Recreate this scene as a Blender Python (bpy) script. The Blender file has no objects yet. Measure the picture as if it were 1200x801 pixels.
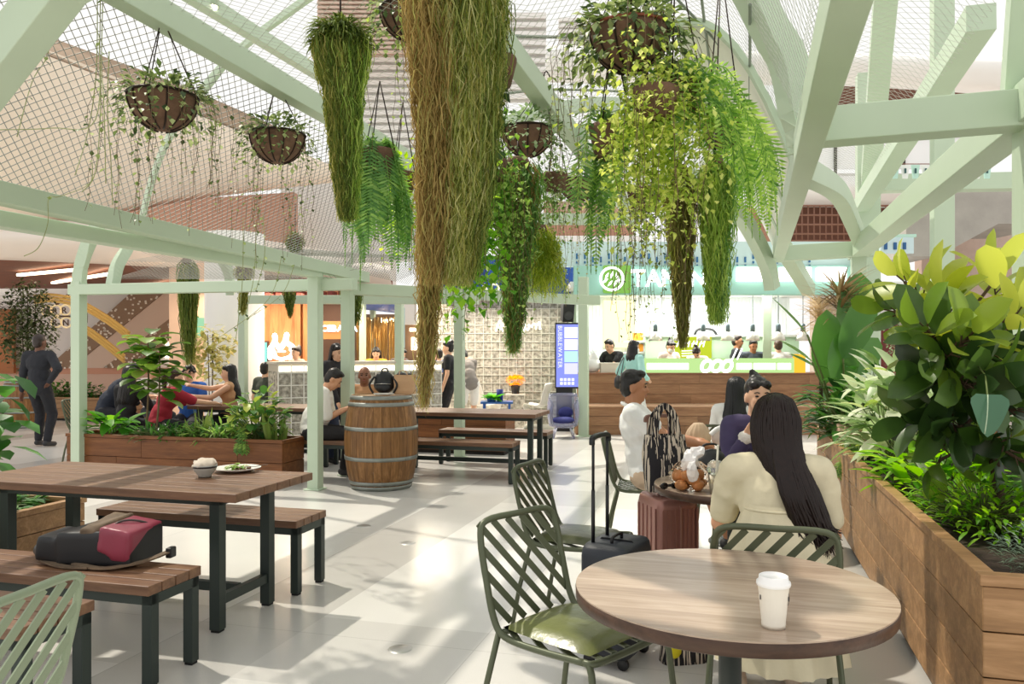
EXPO=0.25; SKY=.9; SUN=3.0; LK=150; LB=220
import bpy, bmesh, math, random
from mathutils import Vector, Matrix, Euler, Quaternion, noise as mnoise
R=random.Random(7)
SC=bpy.context.scene
COL=SC.collection
PI=math.pi
F,CX,CY,CH=933.0,600.0,412.0,1.46
TH=math.radians(15.6)
RZ=-TH
U=Vector((math.cos(TH),-math.sin(TH),0)); VV=Vector((math.sin(TH),math.cos(TH),0))
def P(px,py,Y): return Vector(((px-CX)*Y/F,Y,CH-(py-CY)*Y/F))
def G(px,py,z=0.0):
    Y=F*(CH-z)/(py-CY); return Vector(((px-CX)*Y/F,Y,z))
def V(*a): return Vector(a)
def rotz(v,a):
    c,s=math.cos(a),math.sin(a); return Vector((v[0]*c-v[1]*s,v[0]*s+v[1]*c,v[2]))
# ---------------------------------------------------------------- materials
MATS={}
def srgb(h):
    if isinstance(h,str):
        h=h.lstrip('#'); c=[int(h[i:i+2],16)/255 for i in (0,2,4)]
    else: c=h
    return tuple(x/12.92 if x<=.04045 else ((x+.055)/1.055)**2.4 for x in c)+(1.0,)
def _new(name):
    m=bpy.data.materials.new(name); m.use_nodes=True
    nt=m.node_tree; return m,nt,nt.nodes['Principled BSDF']
def mat(name,col,rough=.5,metal=0,emit=0,var=.0,vscale=8,bump=0,bscale=60,spec=.5,coat=0,alpha=None,trans=0):
    if name in MATS: return MATS[name]
    m,nt,b=_new(name); c=srgb(col)
    b.inputs['Base Color'].default_value=c
    b.inputs['Roughness'].default_value=rough; b.inputs['Metallic'].default_value=metal
    b.inputs['Specular IOR Level'].default_value=spec
    if coat: b.inputs['Coat Weight'].default_value=coat
    if trans: b.inputs['Transmission Weight'].default_value=trans
    if emit:
        b.inputs['Emission Color'].default_value=c; b.inputs['Emission Strength'].default_value=emit
    L=nt.links
    tc=nt.nodes.new('ShaderNodeTexCoord')
    if var:
        n=nt.nodes.new('ShaderNodeTexNoise'); n.inputs['Scale'].default_value=vscale; n.inputs['Detail'].default_value=4
        L.new(tc.outputs['Object'],n.inputs['Vector'])
        h=nt.nodes.new('ShaderNodeHueSaturation'); h.inputs['Color'].default_value=c
        mr=nt.nodes.new('ShaderNodeMapRange'); mr.inputs['From Min'].default_value=.3; mr.inputs['From Max'].default_value=.7
        mr.inputs['To Min'].default_value=1-var; mr.inputs['To Max'].default_value=1+var
        L.new(n.outputs['Fac'],mr.inputs['Value']); L.new(mr.outputs['Result'],h.inputs['Value']); L.new(h.outputs['Color'],b.inputs['Base Color'])
    if bump:
        n2=nt.nodes.new('ShaderNodeTexNoise'); n2.inputs['Scale'].default_value=bscale; n2.inputs['Detail'].default_value=3
        L.new(tc.outputs['Object'],n2.inputs['Vector'])
        bp=nt.nodes.new('ShaderNodeBump'); bp.inputs['Strength'].default_value=bump; bp.inputs['Distance'].default_value=.01
        L.new(n2.outputs['Fac'],bp.inputs['Height']); L.new(bp.outputs['Normal'],b.inputs['Normal'])
    MATS[name]=m; return m
def wood(name,c1,c2,axis=0,rough=.45,scale=1.0,c3=None,spec=.4):
    if name in MATS: return MATS[name]
    m,nt,b=_new(name); L=nt.links; N=nt.nodes.new
    tc=N('ShaderNodeTexCoord'); mp=N('ShaderNodeMapping')
    sc=[9*scale]*3; sc[axis]=.9*scale; mp.inputs['Scale'].default_value=sc
    g=N('ShaderNodeNewGeometry'); cm=N('ShaderNodeCombineXYZ'); mu=N('ShaderNodeMath'); mu.operation='MULTIPLY'; mu.inputs[1].default_value=37
    L.new(g.outputs['Random Per Island'],mu.inputs[0])
    for i in range(3): L.new(mu.outputs[0],cm.inputs[i])
    ad=N('ShaderNodeVectorMath'); L.new(tc.outputs['Object'],mp.inputs['Vector']); L.new(mp.outputs['Vector'],ad.inputs[0]); L.new(cm.outputs[0],ad.inputs[1])
    n=N('ShaderNodeTexNoise'); n.inputs['Scale'].default_value=2.2; n.inputs['Detail'].default_value=7; n.inputs['Roughness'].default_value=.62; n.inputs['Distortion'].default_value=.7
    L.new(ad.outputs[0],n.inputs['Vector'])
    w=N('ShaderNodeTexNoise'); w.inputs['Scale'].default_value=11; w.inputs['Detail'].default_value=3
    L.new(ad.outputs[0],w.inputs['Vector'])
    mx=N('ShaderNodeMath'); mx.operation='MULTIPLY_ADD'; mx.inputs[1].default_value=.35; L.new(w.outputs['Fac'],mx.inputs[0]); L.new(n.outputs['Fac'],mx.inputs[2])
    cr=N('ShaderNodeValToRGB'); cr.color_ramp.elements[0].position=.42; cr.color_ramp.elements[0].color=srgb(c1)
    cr.color_ramp.elements[1].position=.95; cr.color_ramp.elements[1].color=srgb(c2)
    if c3:
        e=cr.color_ramp.elements.new(.68); e.color=srgb(c3)
    L.new(mx.outputs[0],cr.inputs['Fac'])
    h=N('ShaderNodeHueSaturation'); mr=N('ShaderNodeMapRange'); mr.inputs['To Min'].default_value=.82; mr.inputs['To Max'].default_value=1.12
    L.new(g.outputs['Random Per Island'],mr.inputs['Value']); L.new(mr.outputs[0],h.inputs['Value']); L.new(cr.outputs['Color'],h.inputs['Color'])
    L.new(h.outputs['Color'],b.inputs['Base Color']); b.inputs['Roughness'].default_value=rough; b.inputs['Specular IOR Level'].default_value=spec
    bp=N('ShaderNodeBump'); bp.inputs['Strength'].default_value=.12; bp.inputs['Distance'].default_value=.004
    L.new(w.outputs['Fac'],bp.inputs['Height']); L.new(bp.outputs['Normal'],b.inputs['Normal'])
    MATS[name]=m; return m
def leafmat(name,cols,transl=.4,rough=.4,spec=.4):
    """leaf with per-leaf colour variation and light passing through the blade"""
    if name in MATS: return MATS[name]
    m,nt,b=_new(name); L=nt.links; N=nt.nodes.new
    g=N('ShaderNodeNewGeometry'); cr=N('ShaderNodeValToRGB'); el=cr.color_ramp.elements
    for i,c in enumerate(cols):
        pos=i/max(1,len(cols)-1)
        if i<2: e=el[i]; e.position=pos
        else: e=el.new(pos)
        e.color=srgb(c)
    if len(cols)>2:
        for i,c in enumerate(cols):
            el[i].position=i/(len(cols)-1)
        for i,c in enumerate(cols): el[i].color=srgb(c)
    L.new(g.outputs['Random Per Island'],cr.inputs['Fac'])
    L.new(cr.outputs['Color'],b.inputs['Base Color']); b.inputs['Roughness'].default_value=rough; b.inputs['Specular IOR Level'].default_value=spec
    t=N('ShaderNodeBsdfTranslucent'); hs=N('ShaderNodeHueSaturation'); hs.inputs['Hue'].default_value=.485; hs.inputs['Value'].default_value=1.9; hs.inputs['Saturation'].default_value=1.05
    L.new(cr.outputs['Color'],hs.inputs['Color']); L.new(hs.outputs['Color'],t.inputs['Color'])
    mx=N('ShaderNodeMixShader'); mx.inputs[0].default_value=transl
    out=nt.nodes['Material Output']; L.new(b.outputs[0],mx.inputs[1]); L.new(t.outputs[0],mx.inputs[2]); L.new(mx.outputs[0],out.inputs['Surface'])
    MATS[name]=m; return m
def emis(name,col,strength):
    if name in MATS: return MATS[name]
    m=bpy.data.materials.new(name); m.use_nodes=True; nt=m.node_tree; nt.nodes.clear()
    e=nt.nodes.new('ShaderNodeEmission'); e.inputs['Color'].default_value=srgb(col); e.inputs['Strength'].default_value=strength
    o=nt.nodes.new('ShaderNodeOutputMaterial'); nt.links.new(e.outputs[0],o.inputs['Surface']); MATS[name]=m; return m
# ---------------------------------------------------------------- mesh builder
def frame(d,up=None):
    d=Vector(d).normalized(); up=Vector(up) if up is not None else Vector((0,0,1))
    if abs(d.dot(up.normalized()))>.98: up=Vector((0,1,0)) if abs(d.y)<.9 else Vector((1,0,0))
    x=d.cross(up).normalized(); y=x.cross(d).normalized(); return x,y,d
class MB:
    def __init__(s): s.v=[]; s.f=[]; s.m=[]; s.s=[]
    def add(s,vs,fs,mi=0,sm=False):
        o=len(s.v); s.v.extend([tuple(x) for x in vs])
        for f in fs: s.f.append(tuple(i+o for i in f)); s.m.append(mi); s.s.append(sm)
        return s
    def box(s,c,d,rz=0,mi=0,M=None):
        c=Vector(c); hx,hy,hz=d[0]/2,d[1]/2,d[2]/2
        vs=[Vector((x,y,z)) for x in(-hx,hx) for y in(-hy,hy) for z in(-hz,hz)]
        if M is not None: vs=[M@v for v in vs]
        elif rz: vs=[rotz(v,rz) for v in vs]
        vs=[c+v for v in vs]
        return s.add(vs,[(0,1,3,2),(4,6,7,5),(0,4,5,1),(2,3,7,6),(0,2,6,4),(1,5,7,3)],mi)
    def bar(s,a,b,w,h,up=None,mi=0):
        a=Vector(a); b=Vector(b); x,y,d=frame(b-a,up)
        vs=[p+x*i*w/2+y*j*h/2 for p in(a,b) for i,j in((-1,-1),(1,-1),(1,1),(-1,1))]
        return s.add(vs,[(3,2,1,0),(4,5,6,7),(0,1,5,4),(1,2,6,5),(2,3,7,6),(3,0,4,7)],mi)
    def beam(s,pts,w,h,up=None,mi=0):
        """rectangular section swept along a bent path"""
        pts=[Vector(p) for p in pts]; n=len(pts); vs=[]; fs=[]
        for i,p in enumerate(pts):
            d=(pts[min(i+1,n-1)]-pts[max(i-1,0)]); x,y,_=frame(d,up)
            vs+=[p+x*a*w/2+y*b*h/2 for a,b in((-1,-1),(1,-1),(1,1),(-1,1))]
        fs.append((3,2,1,0)); o=4*(n-1); fs.append((o,o+1,o+2,o+3))
        for i in range(n-1):
            for k in range(4): fs.append((4*i+k,4*i+(k+1)%4,4*i+4+(k+1)%4,4*i+4+k))
        return s.add(vs,fs,mi)
    def tube(s,pts,r,n=8,mi=0,cap=True,sm=True,flat=1.0):
        pts=[Vector(p) for p in pts]; N=len(pts)
        if N<2: return s
        rr=r if isinstance(r,(list,tuple)) else [r]*N
        vs=[]; fs=[]; x=None
        for i,p in enumerate(pts):
            d=(pts[min(i+1,N-1)]-pts[max(i-1,0)])
            if d.length<1e-9: d=Vector((0,0,1))
            d.normalize()
            if x is None: x,y,_=frame(d)
            else:
                x=(x-d*x.dot(d))
                if x.length<1e-6: x,y,_=frame(d)
                x.normalize()
            y=d.cross(x)
            for k in range(n):
                a=2*PI*k/n; vs.append(p+(x*math.cos(a)+y*math.sin(a)*flat)*rr[i])
        for i in range(N-1):
            for k in range(n): fs.append((i*n+k,i*n+(k+1)%n,(i+1)*n+(k+1)%n,(i+1)*n+k))
        if cap and n>2: fs.append(tuple(range(n-1,-1,-1))); fs.append(tuple((N-1)*n+k for k in range(n)))
        return s.add(vs,fs,mi,sm)
    def lathe(s,prof,c=(0,0,0),n=24,mi=0,sm=True,M=None,arc=2*PI):
        c=Vector(c); vs=[]; fs=[]; full=abs(arc-2*PI)<1e-6; nn=n if full else n+1
        for r,z in prof:
            for k in range(nn):
                a=arc*k/n; v=Vector((r*math.cos(a),r*math.sin(a),z)); vs.append(c+(M@v if M is not None else v))
        for i in range(len(prof)-1):
            for k in range(n):
                k2=(k+1)%nn; fs.append((i*nn+k,i*nn+k2,(i+1)*nn+k2,(i+1)*nn+k))
        return s.add(vs,fs,mi,sm)
    def ell(s,c,r,M=None,n=12,mi=0,sm=True):
        """closed ellipsoid"""
        c=Vector(c); r=(r,r,r) if not isinstance(r,(tuple,list)) else r; m=max(4,n//2); vs=[]; fs=[]
        def pt(x,y,z):
            v=Vector((x*r[0],y*r[1],z*r[2])); return c+(M@v if M is not None else v)
        vs.append(pt(0,0,-1))
        for i in range(1,m):
            t=-PI/2+PI*i/m
            for k in range(n): a=2*PI*k/n; vs.append(pt(math.cos(t)*math.cos(a),math.cos(t)*math.sin(a),math.sin(t)))
        vs.append(pt(0,0,1)); T=len(vs)-1
        for k in range(n):
            k2=(k+1)%n; fs.append((0,1+k2,1+k)); b=1+(m-2)*n; fs.append((b+k,b+k2,T))
            for i in range(m-2): fs.append((1+i*n+k,1+i*n+k2,1+(i+1)*n+k2,1+(i+1)*n+k))
        return s.add(vs,fs,mi,sm)
    def cap(s,a,b,ra,rb=None,n=10,mi=0):
        """closed tapered capsule"""
        a=Vector(a); b=Vector(b); rb=ra if rb is None else rb; d=b-a; L=d.length
        if L<1e-6: return s.ell(a,ra,n=n,mi=mi)
        d=d/L; pts=[];rr=[]
        for t in(-1,-.8,-.45): pts.append(a+d*ra*t); rr.append(max(.0004,ra*math.sqrt(max(0,1-t*t))))
        k=max(2,int(L/(2*max(ra,rb))))
        for i in range(k+1): pts.append(a+d*L*i/k); rr.append(ra+(rb-ra)*i/k)
        for t in(.45,.8,1): pts.append(b+d*rb*t); rr.append(max(.0004,rb*math.sqrt(max(0,1-t*t))))
        return s.tube(pts,rr,n,mi)
    def grid(s,rows,mi=0,sm=True):
        n=len(rows[0]); vs=[p for r in rows for p in r]; fs=[]
        for i in range(len(rows)-1):
            for k in range(n-1): fs.append((i*n+k,i*n+k+1,(i+1)*n+k+1,(i+1)*n+k))
        return s.add(vs,fs,mi,sm)
    def prism(s,poly,a,b,mi=0):
        """polygon (list of 2D) given by a function from (x,y,t) with t 0/1"""
        n=len(poly); vs=[a(x,y) for x,y in poly]+[b(x,y) for x,y in poly]
        fs=[tuple(range(n-1,-1,-1)),tuple(range(n,2*n))]+[(i,(i+1)%n,n+(i+1)%n,n+i) for i in range(n)]
        return s.add(vs,fs,mi)
    def leaf(s,b,d,up,L,W,droop=.3,fold=.15,n=4,mi=0,sh=0):
        """one blade: two rows of quads folded along the midrib; sh 0 lance, 1 round/egg, 2 heart"""
        b=Vector(b); x,y,d=frame(d,up); vs=[]; fs=[]
        p=Vector(b); dd=Vector(d); yy=Vector(y)
        for i in range(n+1):
            t=i/n
            if sh==0: w=math.sin(PI*min(1,t*.93+.07)**.8)
            elif sh==1: w=math.sin(PI*(t*.96+.02))**.55 if 0<t<1 else .0
            else: w=(1-t)**.6*min(1,.55+t*3)
            if i==n: w=0.0
            if i==0 and sh!=2: w=.08
            w*=W/2
            vs+=[p-x*w+yy*w*fold*2,p.copy(),p+x*w+yy*w*fold*2]
            a=-droop/n; q=Quaternion(x,a); dd=q@dd; yy=q@yy; p=p+dd*L/n
        for i in range(n):
            o=3*i; fs+=[(o,o+1,o+4,o+3),(o+1,o+2,o+5,o+4)]
        return s.add(vs,fs,mi,True)
    def build(s,name,mats,parent=None,bevel=0,loc=None,rz=0):
        me=bpy.data.meshes.new(name); me.from_pydata(s.v,[],s.f)
        ms=mats if isinstance(mats,(list,tuple)) else [mats]
        for m in ms: me.materials.append(m)
        if len(ms)>1: me.polygons.foreach_set('material_index',s.m)
        me.polygons.foreach_set('use_smooth',s.s); me.update()
        o=bpy.data.objects.new(name,me); COL.objects.link(o)
        if parent is not None: o.parent=parent
        if loc is not None: o.location=loc
        if rz: o.rotation_euler=(0,0,rz)
        if bevel:
            b=o.modifiers.new('bevel','BEVEL'); b.width=bevel; b.segments=2; b.limit_method='ANGLE'
        return o
def tag(o,label=None,cat=None,group=None,kind=None):
    if label: o['label']=label
    if cat: o['category']=cat
    if group: o['group']=group
    if kind: o['kind']=kind
    return o
def thing(name,label,cat,loc=(0,0,0),rz=0,group=None):
    o=bpy.data.objects.new(name,None); COL.objects.link(o); o.location=loc; o.rotation_euler=(0,0,rz); o.empty_display_size=.1
    return tag(o,label,cat,group)
def copy_tree(o,parent=None):
    c=o.copy(); COL.objects.link(c)
    if parent is not None: c.parent=parent
    for ch in list(o.children): copy_tree(ch,c)
    return c
def dup(o,loc,rz,label=None):
    c=copy_tree(o); c.location=loc; c.rotation_euler=(0,0,rz)
    if label: c['label']=label
    return c
def struct(name,mb,m,label=None,cat=None,bevel=0):
    o=mb.build(name,m,None,bevel); o['kind']='structure'
    return tag(o,label,cat)
def text_mesh(s,size,extr=.01,bevel=0,align='LEFT',shear=0):
    c=bpy.data.curves.new('t','FONT'); c.body=s; c.size=size; c.extrude=extr; c.bevel_depth=bevel; c.align_x=align; c.shear=shear; c.resolution_u=3
    o=bpy.data.objects.new('t',c); COL.objects.link(o)
    dg=bpy.context.evaluated_depsgraph_get(); me=bpy.data.meshes.new_from_object(o.evaluated_get(dg))
    w=o.dimensions.x; bpy.data.objects.remove(o); bpy.data.curves.remove(c)
    return me
def letters(s,size,m,parent,origin,xdir,zdir,extr=.01,bevel=0,bold=0,gap=.12,name='letter',shear=0,adv=None):
    """each character a mesh part of its own, standing on a plane"""
    x=Vector(xdir).normalized(); z=Vector(zdir).normalized(); n=x.cross(z); M=Matrix((x,z,n)).transposed(); cur=0.0; out=[]
    for ch in s:
        if ch==' ': cur+=size*.35; continue
        me=text_mesh(ch,size,extr,bevel,shear=shear); 
        xs=[v.co.x for v in me.vertices]
        if not xs: continue
        lo,hi=min(xs),max(xs)
        for v in me.vertices: v.co=Vector(origin)+M@Vector((v.co.x-lo+cur,v.co.y,v.co.z))
        cur+=(hi-lo)+size*gap if adv is None else adv
        me.materials.clear(); me.materials.append(m)
        o=bpy.data.objects.new(name,me); COL.objects.link(o); o.parent=parent; out.append(o)
    return cur
def spline(pts,n=8):
    """Catmull-Rom through points"""
    pts=[Vector(p) for p in pts]; out=[]; k=len(pts)
    for i in range(k-1):
        p0=pts[max(i-1,0)];p1=pts[i];p2=pts[i+1];p3=pts[min(i+2,k-1)]
        for j in range(n):
            t=j/n; out.append(.5*((2*p1)+(p2-p0)*t+(2*p0-5*p1+4*p2-p3)*t*t+(3*p1-p0-3*p2+p3)*t**3))
    out.append(pts[-1]); return out
# ---------------------------------------------------------------- camera, sky, sun
cam=bpy.data.cameras.new('camera'); co=bpy.data.objects.new('camera',cam); COL.objects.link(co)
co.location=(0,0,CH); co.rotation_euler=(PI/2,0,0); cam.sensor_width=36; cam.lens=F/1200*36; cam.shift_y=11.5/1200; cam.clip_end=200
SC.camera=co
SC.view_settings.view_transform='Standard'; SC.view_settings.look='None'; SC.view_settings.gamma=1; SC.view_settings.use_curve_mapping=False
SC.view_settings.exposure=EXPO
w=bpy.data.worlds.new('sky'); SC.world=w; w.use_nodes=True
bg=w.node_tree.nodes['Background']; bg.inputs['Color'].default_value=(1,.985,.96,1); bg.inputs['Strength'].default_value=SKY
sun=bpy.data.lights.new('sun','SUN'); sun.energy=SUN; sun.angle=math.radians(1.0); sun.color=(1,.93,.8)
so=bpy.data.objects.new('sun',sun); COL.objects.link(so); SDIR=Vector((.42,-.38,-.9)).normalized()
so.rotation_euler=SDIR.to_track_quat('-Z','Y').to_euler(); so.location=(-8,8,20)
def area(name,loc,size,power,col=(1,.9,.75),to=(0,0,-1),sy=None):
    l=bpy.data.lights.new(name,'AREA'); l.energy=power; l.size=size; l.color=col
    if sy: l.shape='RECTANGLE'; l.size_y=sy
    o=bpy.data.objects.new(name,l); COL.objects.link(o); o.location=loc; o.rotation_euler=Vector(to).to_track_quat('-Z','Y').to_euler(); return o
# ---------------------------------------------------------------- floor
def floor_mat():
    m,nt,b=_new('terrazzo'); L=nt.links; N=nt.nodes.new
    tc=N('ShaderNodeTexCoord')
    def dot(vec):
        d=N('ShaderNodeVectorMath'); d.operation='DOT_PRODUCT'; d.inputs[1].default_value=vec; L.new(tc.outputs['Object'],d.inputs[0]); return d.outputs['Value']
    def mth(op,a,bv,c=None):
        n=N('ShaderNodeMath'); n.operation=op
        for i,x in enumerate((a,bv,c)):
            if x is None: continue
            if hasattr(x,'default_value'): L.new(x,n.inputs[i])
            else: n.inputs[i].default_value=x
        return n.outputs[0]
    u=dot(U); v=dot(VV)
    fu=mth('FLOORED_MODULO',mth('ADD',u,2.78),3.1); band=mth('LESS_THAN',fu,.6)
    fv=mth('FLOORED_MODULO',mth('ADD',v,1.2),4.3); band2=mth('LESS_THAN',fv,.85)
    bb=mth('MULTIPLY',mth('MAXIMUM',band,mth('MULTIPLY',band2,.6)),.8)
    n1=N('ShaderNodeTexNoise'); n1.inputs['Scale'].default_value=.55; n1.inputs['Detail'].default_value=5; L.new(tc.outputs['Object'],n1.inputs['Vector'])
    n2=N('ShaderNodeTexNoise'); n2.inputs['Scale'].default_value=160; n2.inputs['Detail'].default_value=2; L.new(tc.outputs['Object'],n2.inputs['Vector'])
    c=N('ShaderNodeMix'); c.data_type='RGBA'; c.inputs[6].default_value=srgb('#d9d7d2'); c.inputs[7].default_value=srgb('#bcb9b4'); L.new(bb,c.inputs[0])
    h=N('ShaderNodeHueSaturation'); val=mth('ADD',mth('MULTIPLY',n1.outputs['Fac'],.3),mth('MULTIPLY',n2.outputs['Fac'],.12)); val=mth('ADD',val,.8)
    L.new(val,h.inputs['Value']); L.new(c.outputs[2],h.inputs['Color'])
    # fine joints
    j=mth('LESS_THAN',mth('FLOORED_MODULO',mth('ADD',v,.6),2.15),.006); j2=mth('LESS_THAN',mth('FLOORED_MODULO',mth('ADD',u,2.78),1.55),.006)
    jj=mth('MULTIPLY',mth('MAXIMUM',j,j2),.3)
    c2=N('ShaderNodeMix'); c2.data_type='RGBA'; c2.inputs[7].default_value=srgb('#7c7872'); L.new(jj,c2.inputs[0]); L.new(h.outputs['Color'],c2.inputs[6])
    L.new(c2.outputs[2],b.inputs['Base Color'])
    rr=mth('ADD',mth('MULTIPLY',n1.outputs['Fac'],.2),.12); L.new(rr,b.inputs['Roughness']); b.inputs['Specular IOR Level'].default_value=.38
    return m
mb=MB(); mb.box((0,14,-.05),(70,70,.1)); struct('floor',mb,floor_mat())
# floor boxes (flush round covers)
steel=mat('brushed_steel','#b9b8b4',.35,.7,var=.1)
for k,(px,py) in enumerate(((469,760),(478,636),(426,616),(712,552))):
    g=G(px,py); mb=MB(); mb.lathe([(0,.004),(.05,.004),(.056,.002),(.06,0)],n=24)
    o=mb.build('floor_cover',steel,None,loc=g); tag(o,['round steel floor cover nearest the camera in the sunlit floor','round steel floor cover behind the nearest one, level with the olive chair','round steel floor cover left of the others, beyond the wooden bench','small round steel floor cover out on the open floor beside the suitcases'][k],'floor cover','round floor covers')
# ---------------------------------------------------------------- atrium beyond the pergola
cream=mat('cream_plaster','#e6d6c2',.8,var=.04,vscale=.6); white=mat('white_plaster','#f1efec',.7,var=.03,vscale=.8)
pinkish=mat('blush_plaster','#e2bfa6',.8); terra=mat('terracotta','#b98c75',.8,var=.1); greyp=mat('grey_panel','#b9b5b0',.7,var=.06)
brownp=mat('brown_panel','#6b4433',.7,var=.1); taupe=mat('taupe_panel','#a9927c',.8,var=.05)
def slab(name,front,back,m,label=None):
    """solid between two matching outlines"""
    mb=MB(); n=len(front); mb.add(list(front)+list(back),[tuple(range(n)),tuple(range(2*n-1,n-1,-1))]+[(i,n+i,n+(i+1)%n,(i+1)%n) for i in range(n)])
    return struct(name,mb,m,label)
def shift(pts,d): return [Vector(p)+Vector(d) for p in pts]
def bulk(name,top,bot,m,depth=.6,curve=.8,n=8):
    """curved bulkhead band between an upper and a lower edge, bulging outwards"""
    t=spline(top,6); b=spline(bot,6); rows=[]
    for i in range(n+1):
        a=i/n; r=[]
        for p,q in zip(t,b):
            x=p.lerp(q,a); k=math.sin(a*PI*.5); r.append(x+Vector((0,-curve*k*(1-a)*1.5,0)))
        rows.append(r)
    rows.append([q+Vector((0,depth,0)) for q in b]); rows.append([p+Vector((0,depth,.2)) for p in t])
    mb=MB(); mb.grid(rows); return struct(name,mb,m)
bulk('trim_1',[P(-120,0,12),P(60,67,14.5),P(200,122,18),P(352,182,23)],[P(-120,262,12),P(80,250,14.5),P(230,226,18.5),P(410,206,24)],cream,curve=1.2)
bulk('trim_2',[P(-120,-25,12.2),P(40,42,14.7),P(200,100,18.2),P(352,165,23.2)],[P(-120,0,12.1),P(60,66,14.6),P(200,121,18.1),P(352,181,23.1)],taupe,curve=.1)
slab('wall_upper_left',[P(140,320,24.5),P(345,300,24.5),P(345,225,24.5),P(140,238,24.5)],shift([P(140,320,24.5),P(345,300,24.5),P(345,225,24.5),P(140,238,24.5)],(0,.4,0)),terra)
slab('wall_upper_back',[P(330,305,26),P(560,305,26),P(560,190,26),P(330,190,26)],shift([P(330,305,26),P(560,305,26),P(560,190,26),P(330,190,26)],(0,.4,0)),mat('pale_panel','#dcdad6',.7))
def louver(name,x0,x1,y0,y1,Y,m1,m2,k):
    mb=MB(); a=P(x0,y0,Y); c=P(x1,y1,Y); mb.box(((a.x+c.x)/2,Y+.15,(a.z+c.z)/2),(c.x-a.x,.2,abs(a.z-c.z)),mi=0)
    for i in range(k):
        z=a.z+(c.z-a.z)*(i+.5)/k; mb.box(((a.x+c.x)/2,Y,z),(c.x-a.x,.14,abs(a.z-c.z)/k*.55),mi=1)
    return struct(name,mb,[m1,m2])
louver('wall_louver_upper',372,500,-30,64,27,mat('louver_back','#a3897a',.7),mat('louver_brown','#cbb3a2',.7),18)
louver('wall_louver_lower',425,520,66,190,29,greyp,mat('louver_grey','#e6e3df',.7),14)
louver('wall_far_left',575,640,14,118,30,greyp,mat('louver_pale','#e9e6e2',.7),10)
louver('wall_far_right',655,735,20,75,30,greyp,MATS['louver_pale'],8)
# right hand galleries
wr=Vector((0,.5,0))
def rect(name,x0,x1,y0,y1,Y,d,m):
    a=P(x0,y0,Y); c=P(x1,y1,Y); mb=MB(); mb.box(((a.x+c.x)/2,Y+d/2,(a.z+c.z)/2),(abs(c.x-a.x),d,abs(a.z-c.z))); return struct(name,mb,m)
bulk('trim_3',[P(640,52,22),P(800,58,22),P(1000,62,21),P(1300,70,19)],[P(640,88,22),P(800,92,22),P(1000,92,21),P(1300,110,19)],white,curve=.7)
rect('wall_gallery_centre',638,742,236,276,24,.4,terra); rect('trim_18',600,760,276,291,23.6,.8,white)
rect('wall_gallery_upper',940,1300,84,112,23.5,.4,terra)
rect('wall_gallery_dark',985,1300,98,150,23.2,.3,brownp)
bulk('trim_4',[P(880,205,20),P(1000,206,20),P(1300,206,19)],[P(880,236,20),P(1000,238,20),P(1300,240,19)],white,curve=.6)
rect('wall_gallery_lower',880,1300,234,285,21.2,.3,terra)
rect('wall_gallery_recess',925,1100,238,284,21.0,.2,brownp)
rect('trim_5',880,1080,283,300,20,1.0,white)
# glass balustrade
glass=mat('frosted_glass','#f3f4f4',.25,spec=.6); dark=mat('dark_metal','#3a3431',.5,.4)
t=thing('balustrade','white glass balustrade with dark posts on the upper gallery edge','balustrade',P(1000,205,20.0))
off=-t.location
for k in range(6):
    a=P(900+k*40,161,20); b=P(938+k*40,198,20); mb=MB(); mb.box((a+b)/2+off,(b.x-a.x,.04,a.z-b.z)); mb.build('glass_panel',glass,t)
    mb=MB(); mb.box(P(899+k*40,180,19.95)+off,(.06,.06,1.1)); mb.build('post',dark,t)
mb=MB(); mb.bar(P(895,158,19.95)+off,P(1140,158,19.95)+off,.07,.06); mb.build('handrail',dark,t)
# grille railing of the lower gallery
t=thing('gallery_railing','brown wire grille railing below the upper white gallery','railing',P(990,284,19.8)); off=-t.location; rail=mat('rail_paint','#8b6350',.6)
mb=MB()
for k in range(26): mb.tube([P(912+k*7,282,19.8)+off,P(912+k*7,241,19.8)+off],.018,4)
mb.build('baluster_grille',rail,t)
for y in (241,252,263,274,282):
    mb=MB(); mb.tube([P(910,y,19.8)+off,P(1092,y,19.8)+off],.025,5); mb.build('rail',rail,t)
# concrete stair block at right
conc=mat('concrete','#a9a39d',.85,var=.12,vscale=2,bump=.2,bscale=20)
f=[P(1062,300,15),P(1100,300,15),P(1170,262,15),P(1240,262,15),P(1240,222,15),P(1118,222,15),P(1062,262,15)]
slab('wall_concrete',f,shift(f,(0,2,0)),conc)
rect('wall_right_back',1080,1400,228,520,17.5,.3,mat('mauve_wall','#b9a296',.8,var=.05))
rect('wall_right_shop',955,1090,330,520,17.2,.3,mat('mauve_light','#cdb9ab',.8,var=.05))
rect('trim_6',1020,1100,356,372,17.0,.3,white); rect('door_1',1032,1052,368,440,16.95,.1,mat('maroon','#6c2620',.6))
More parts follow.
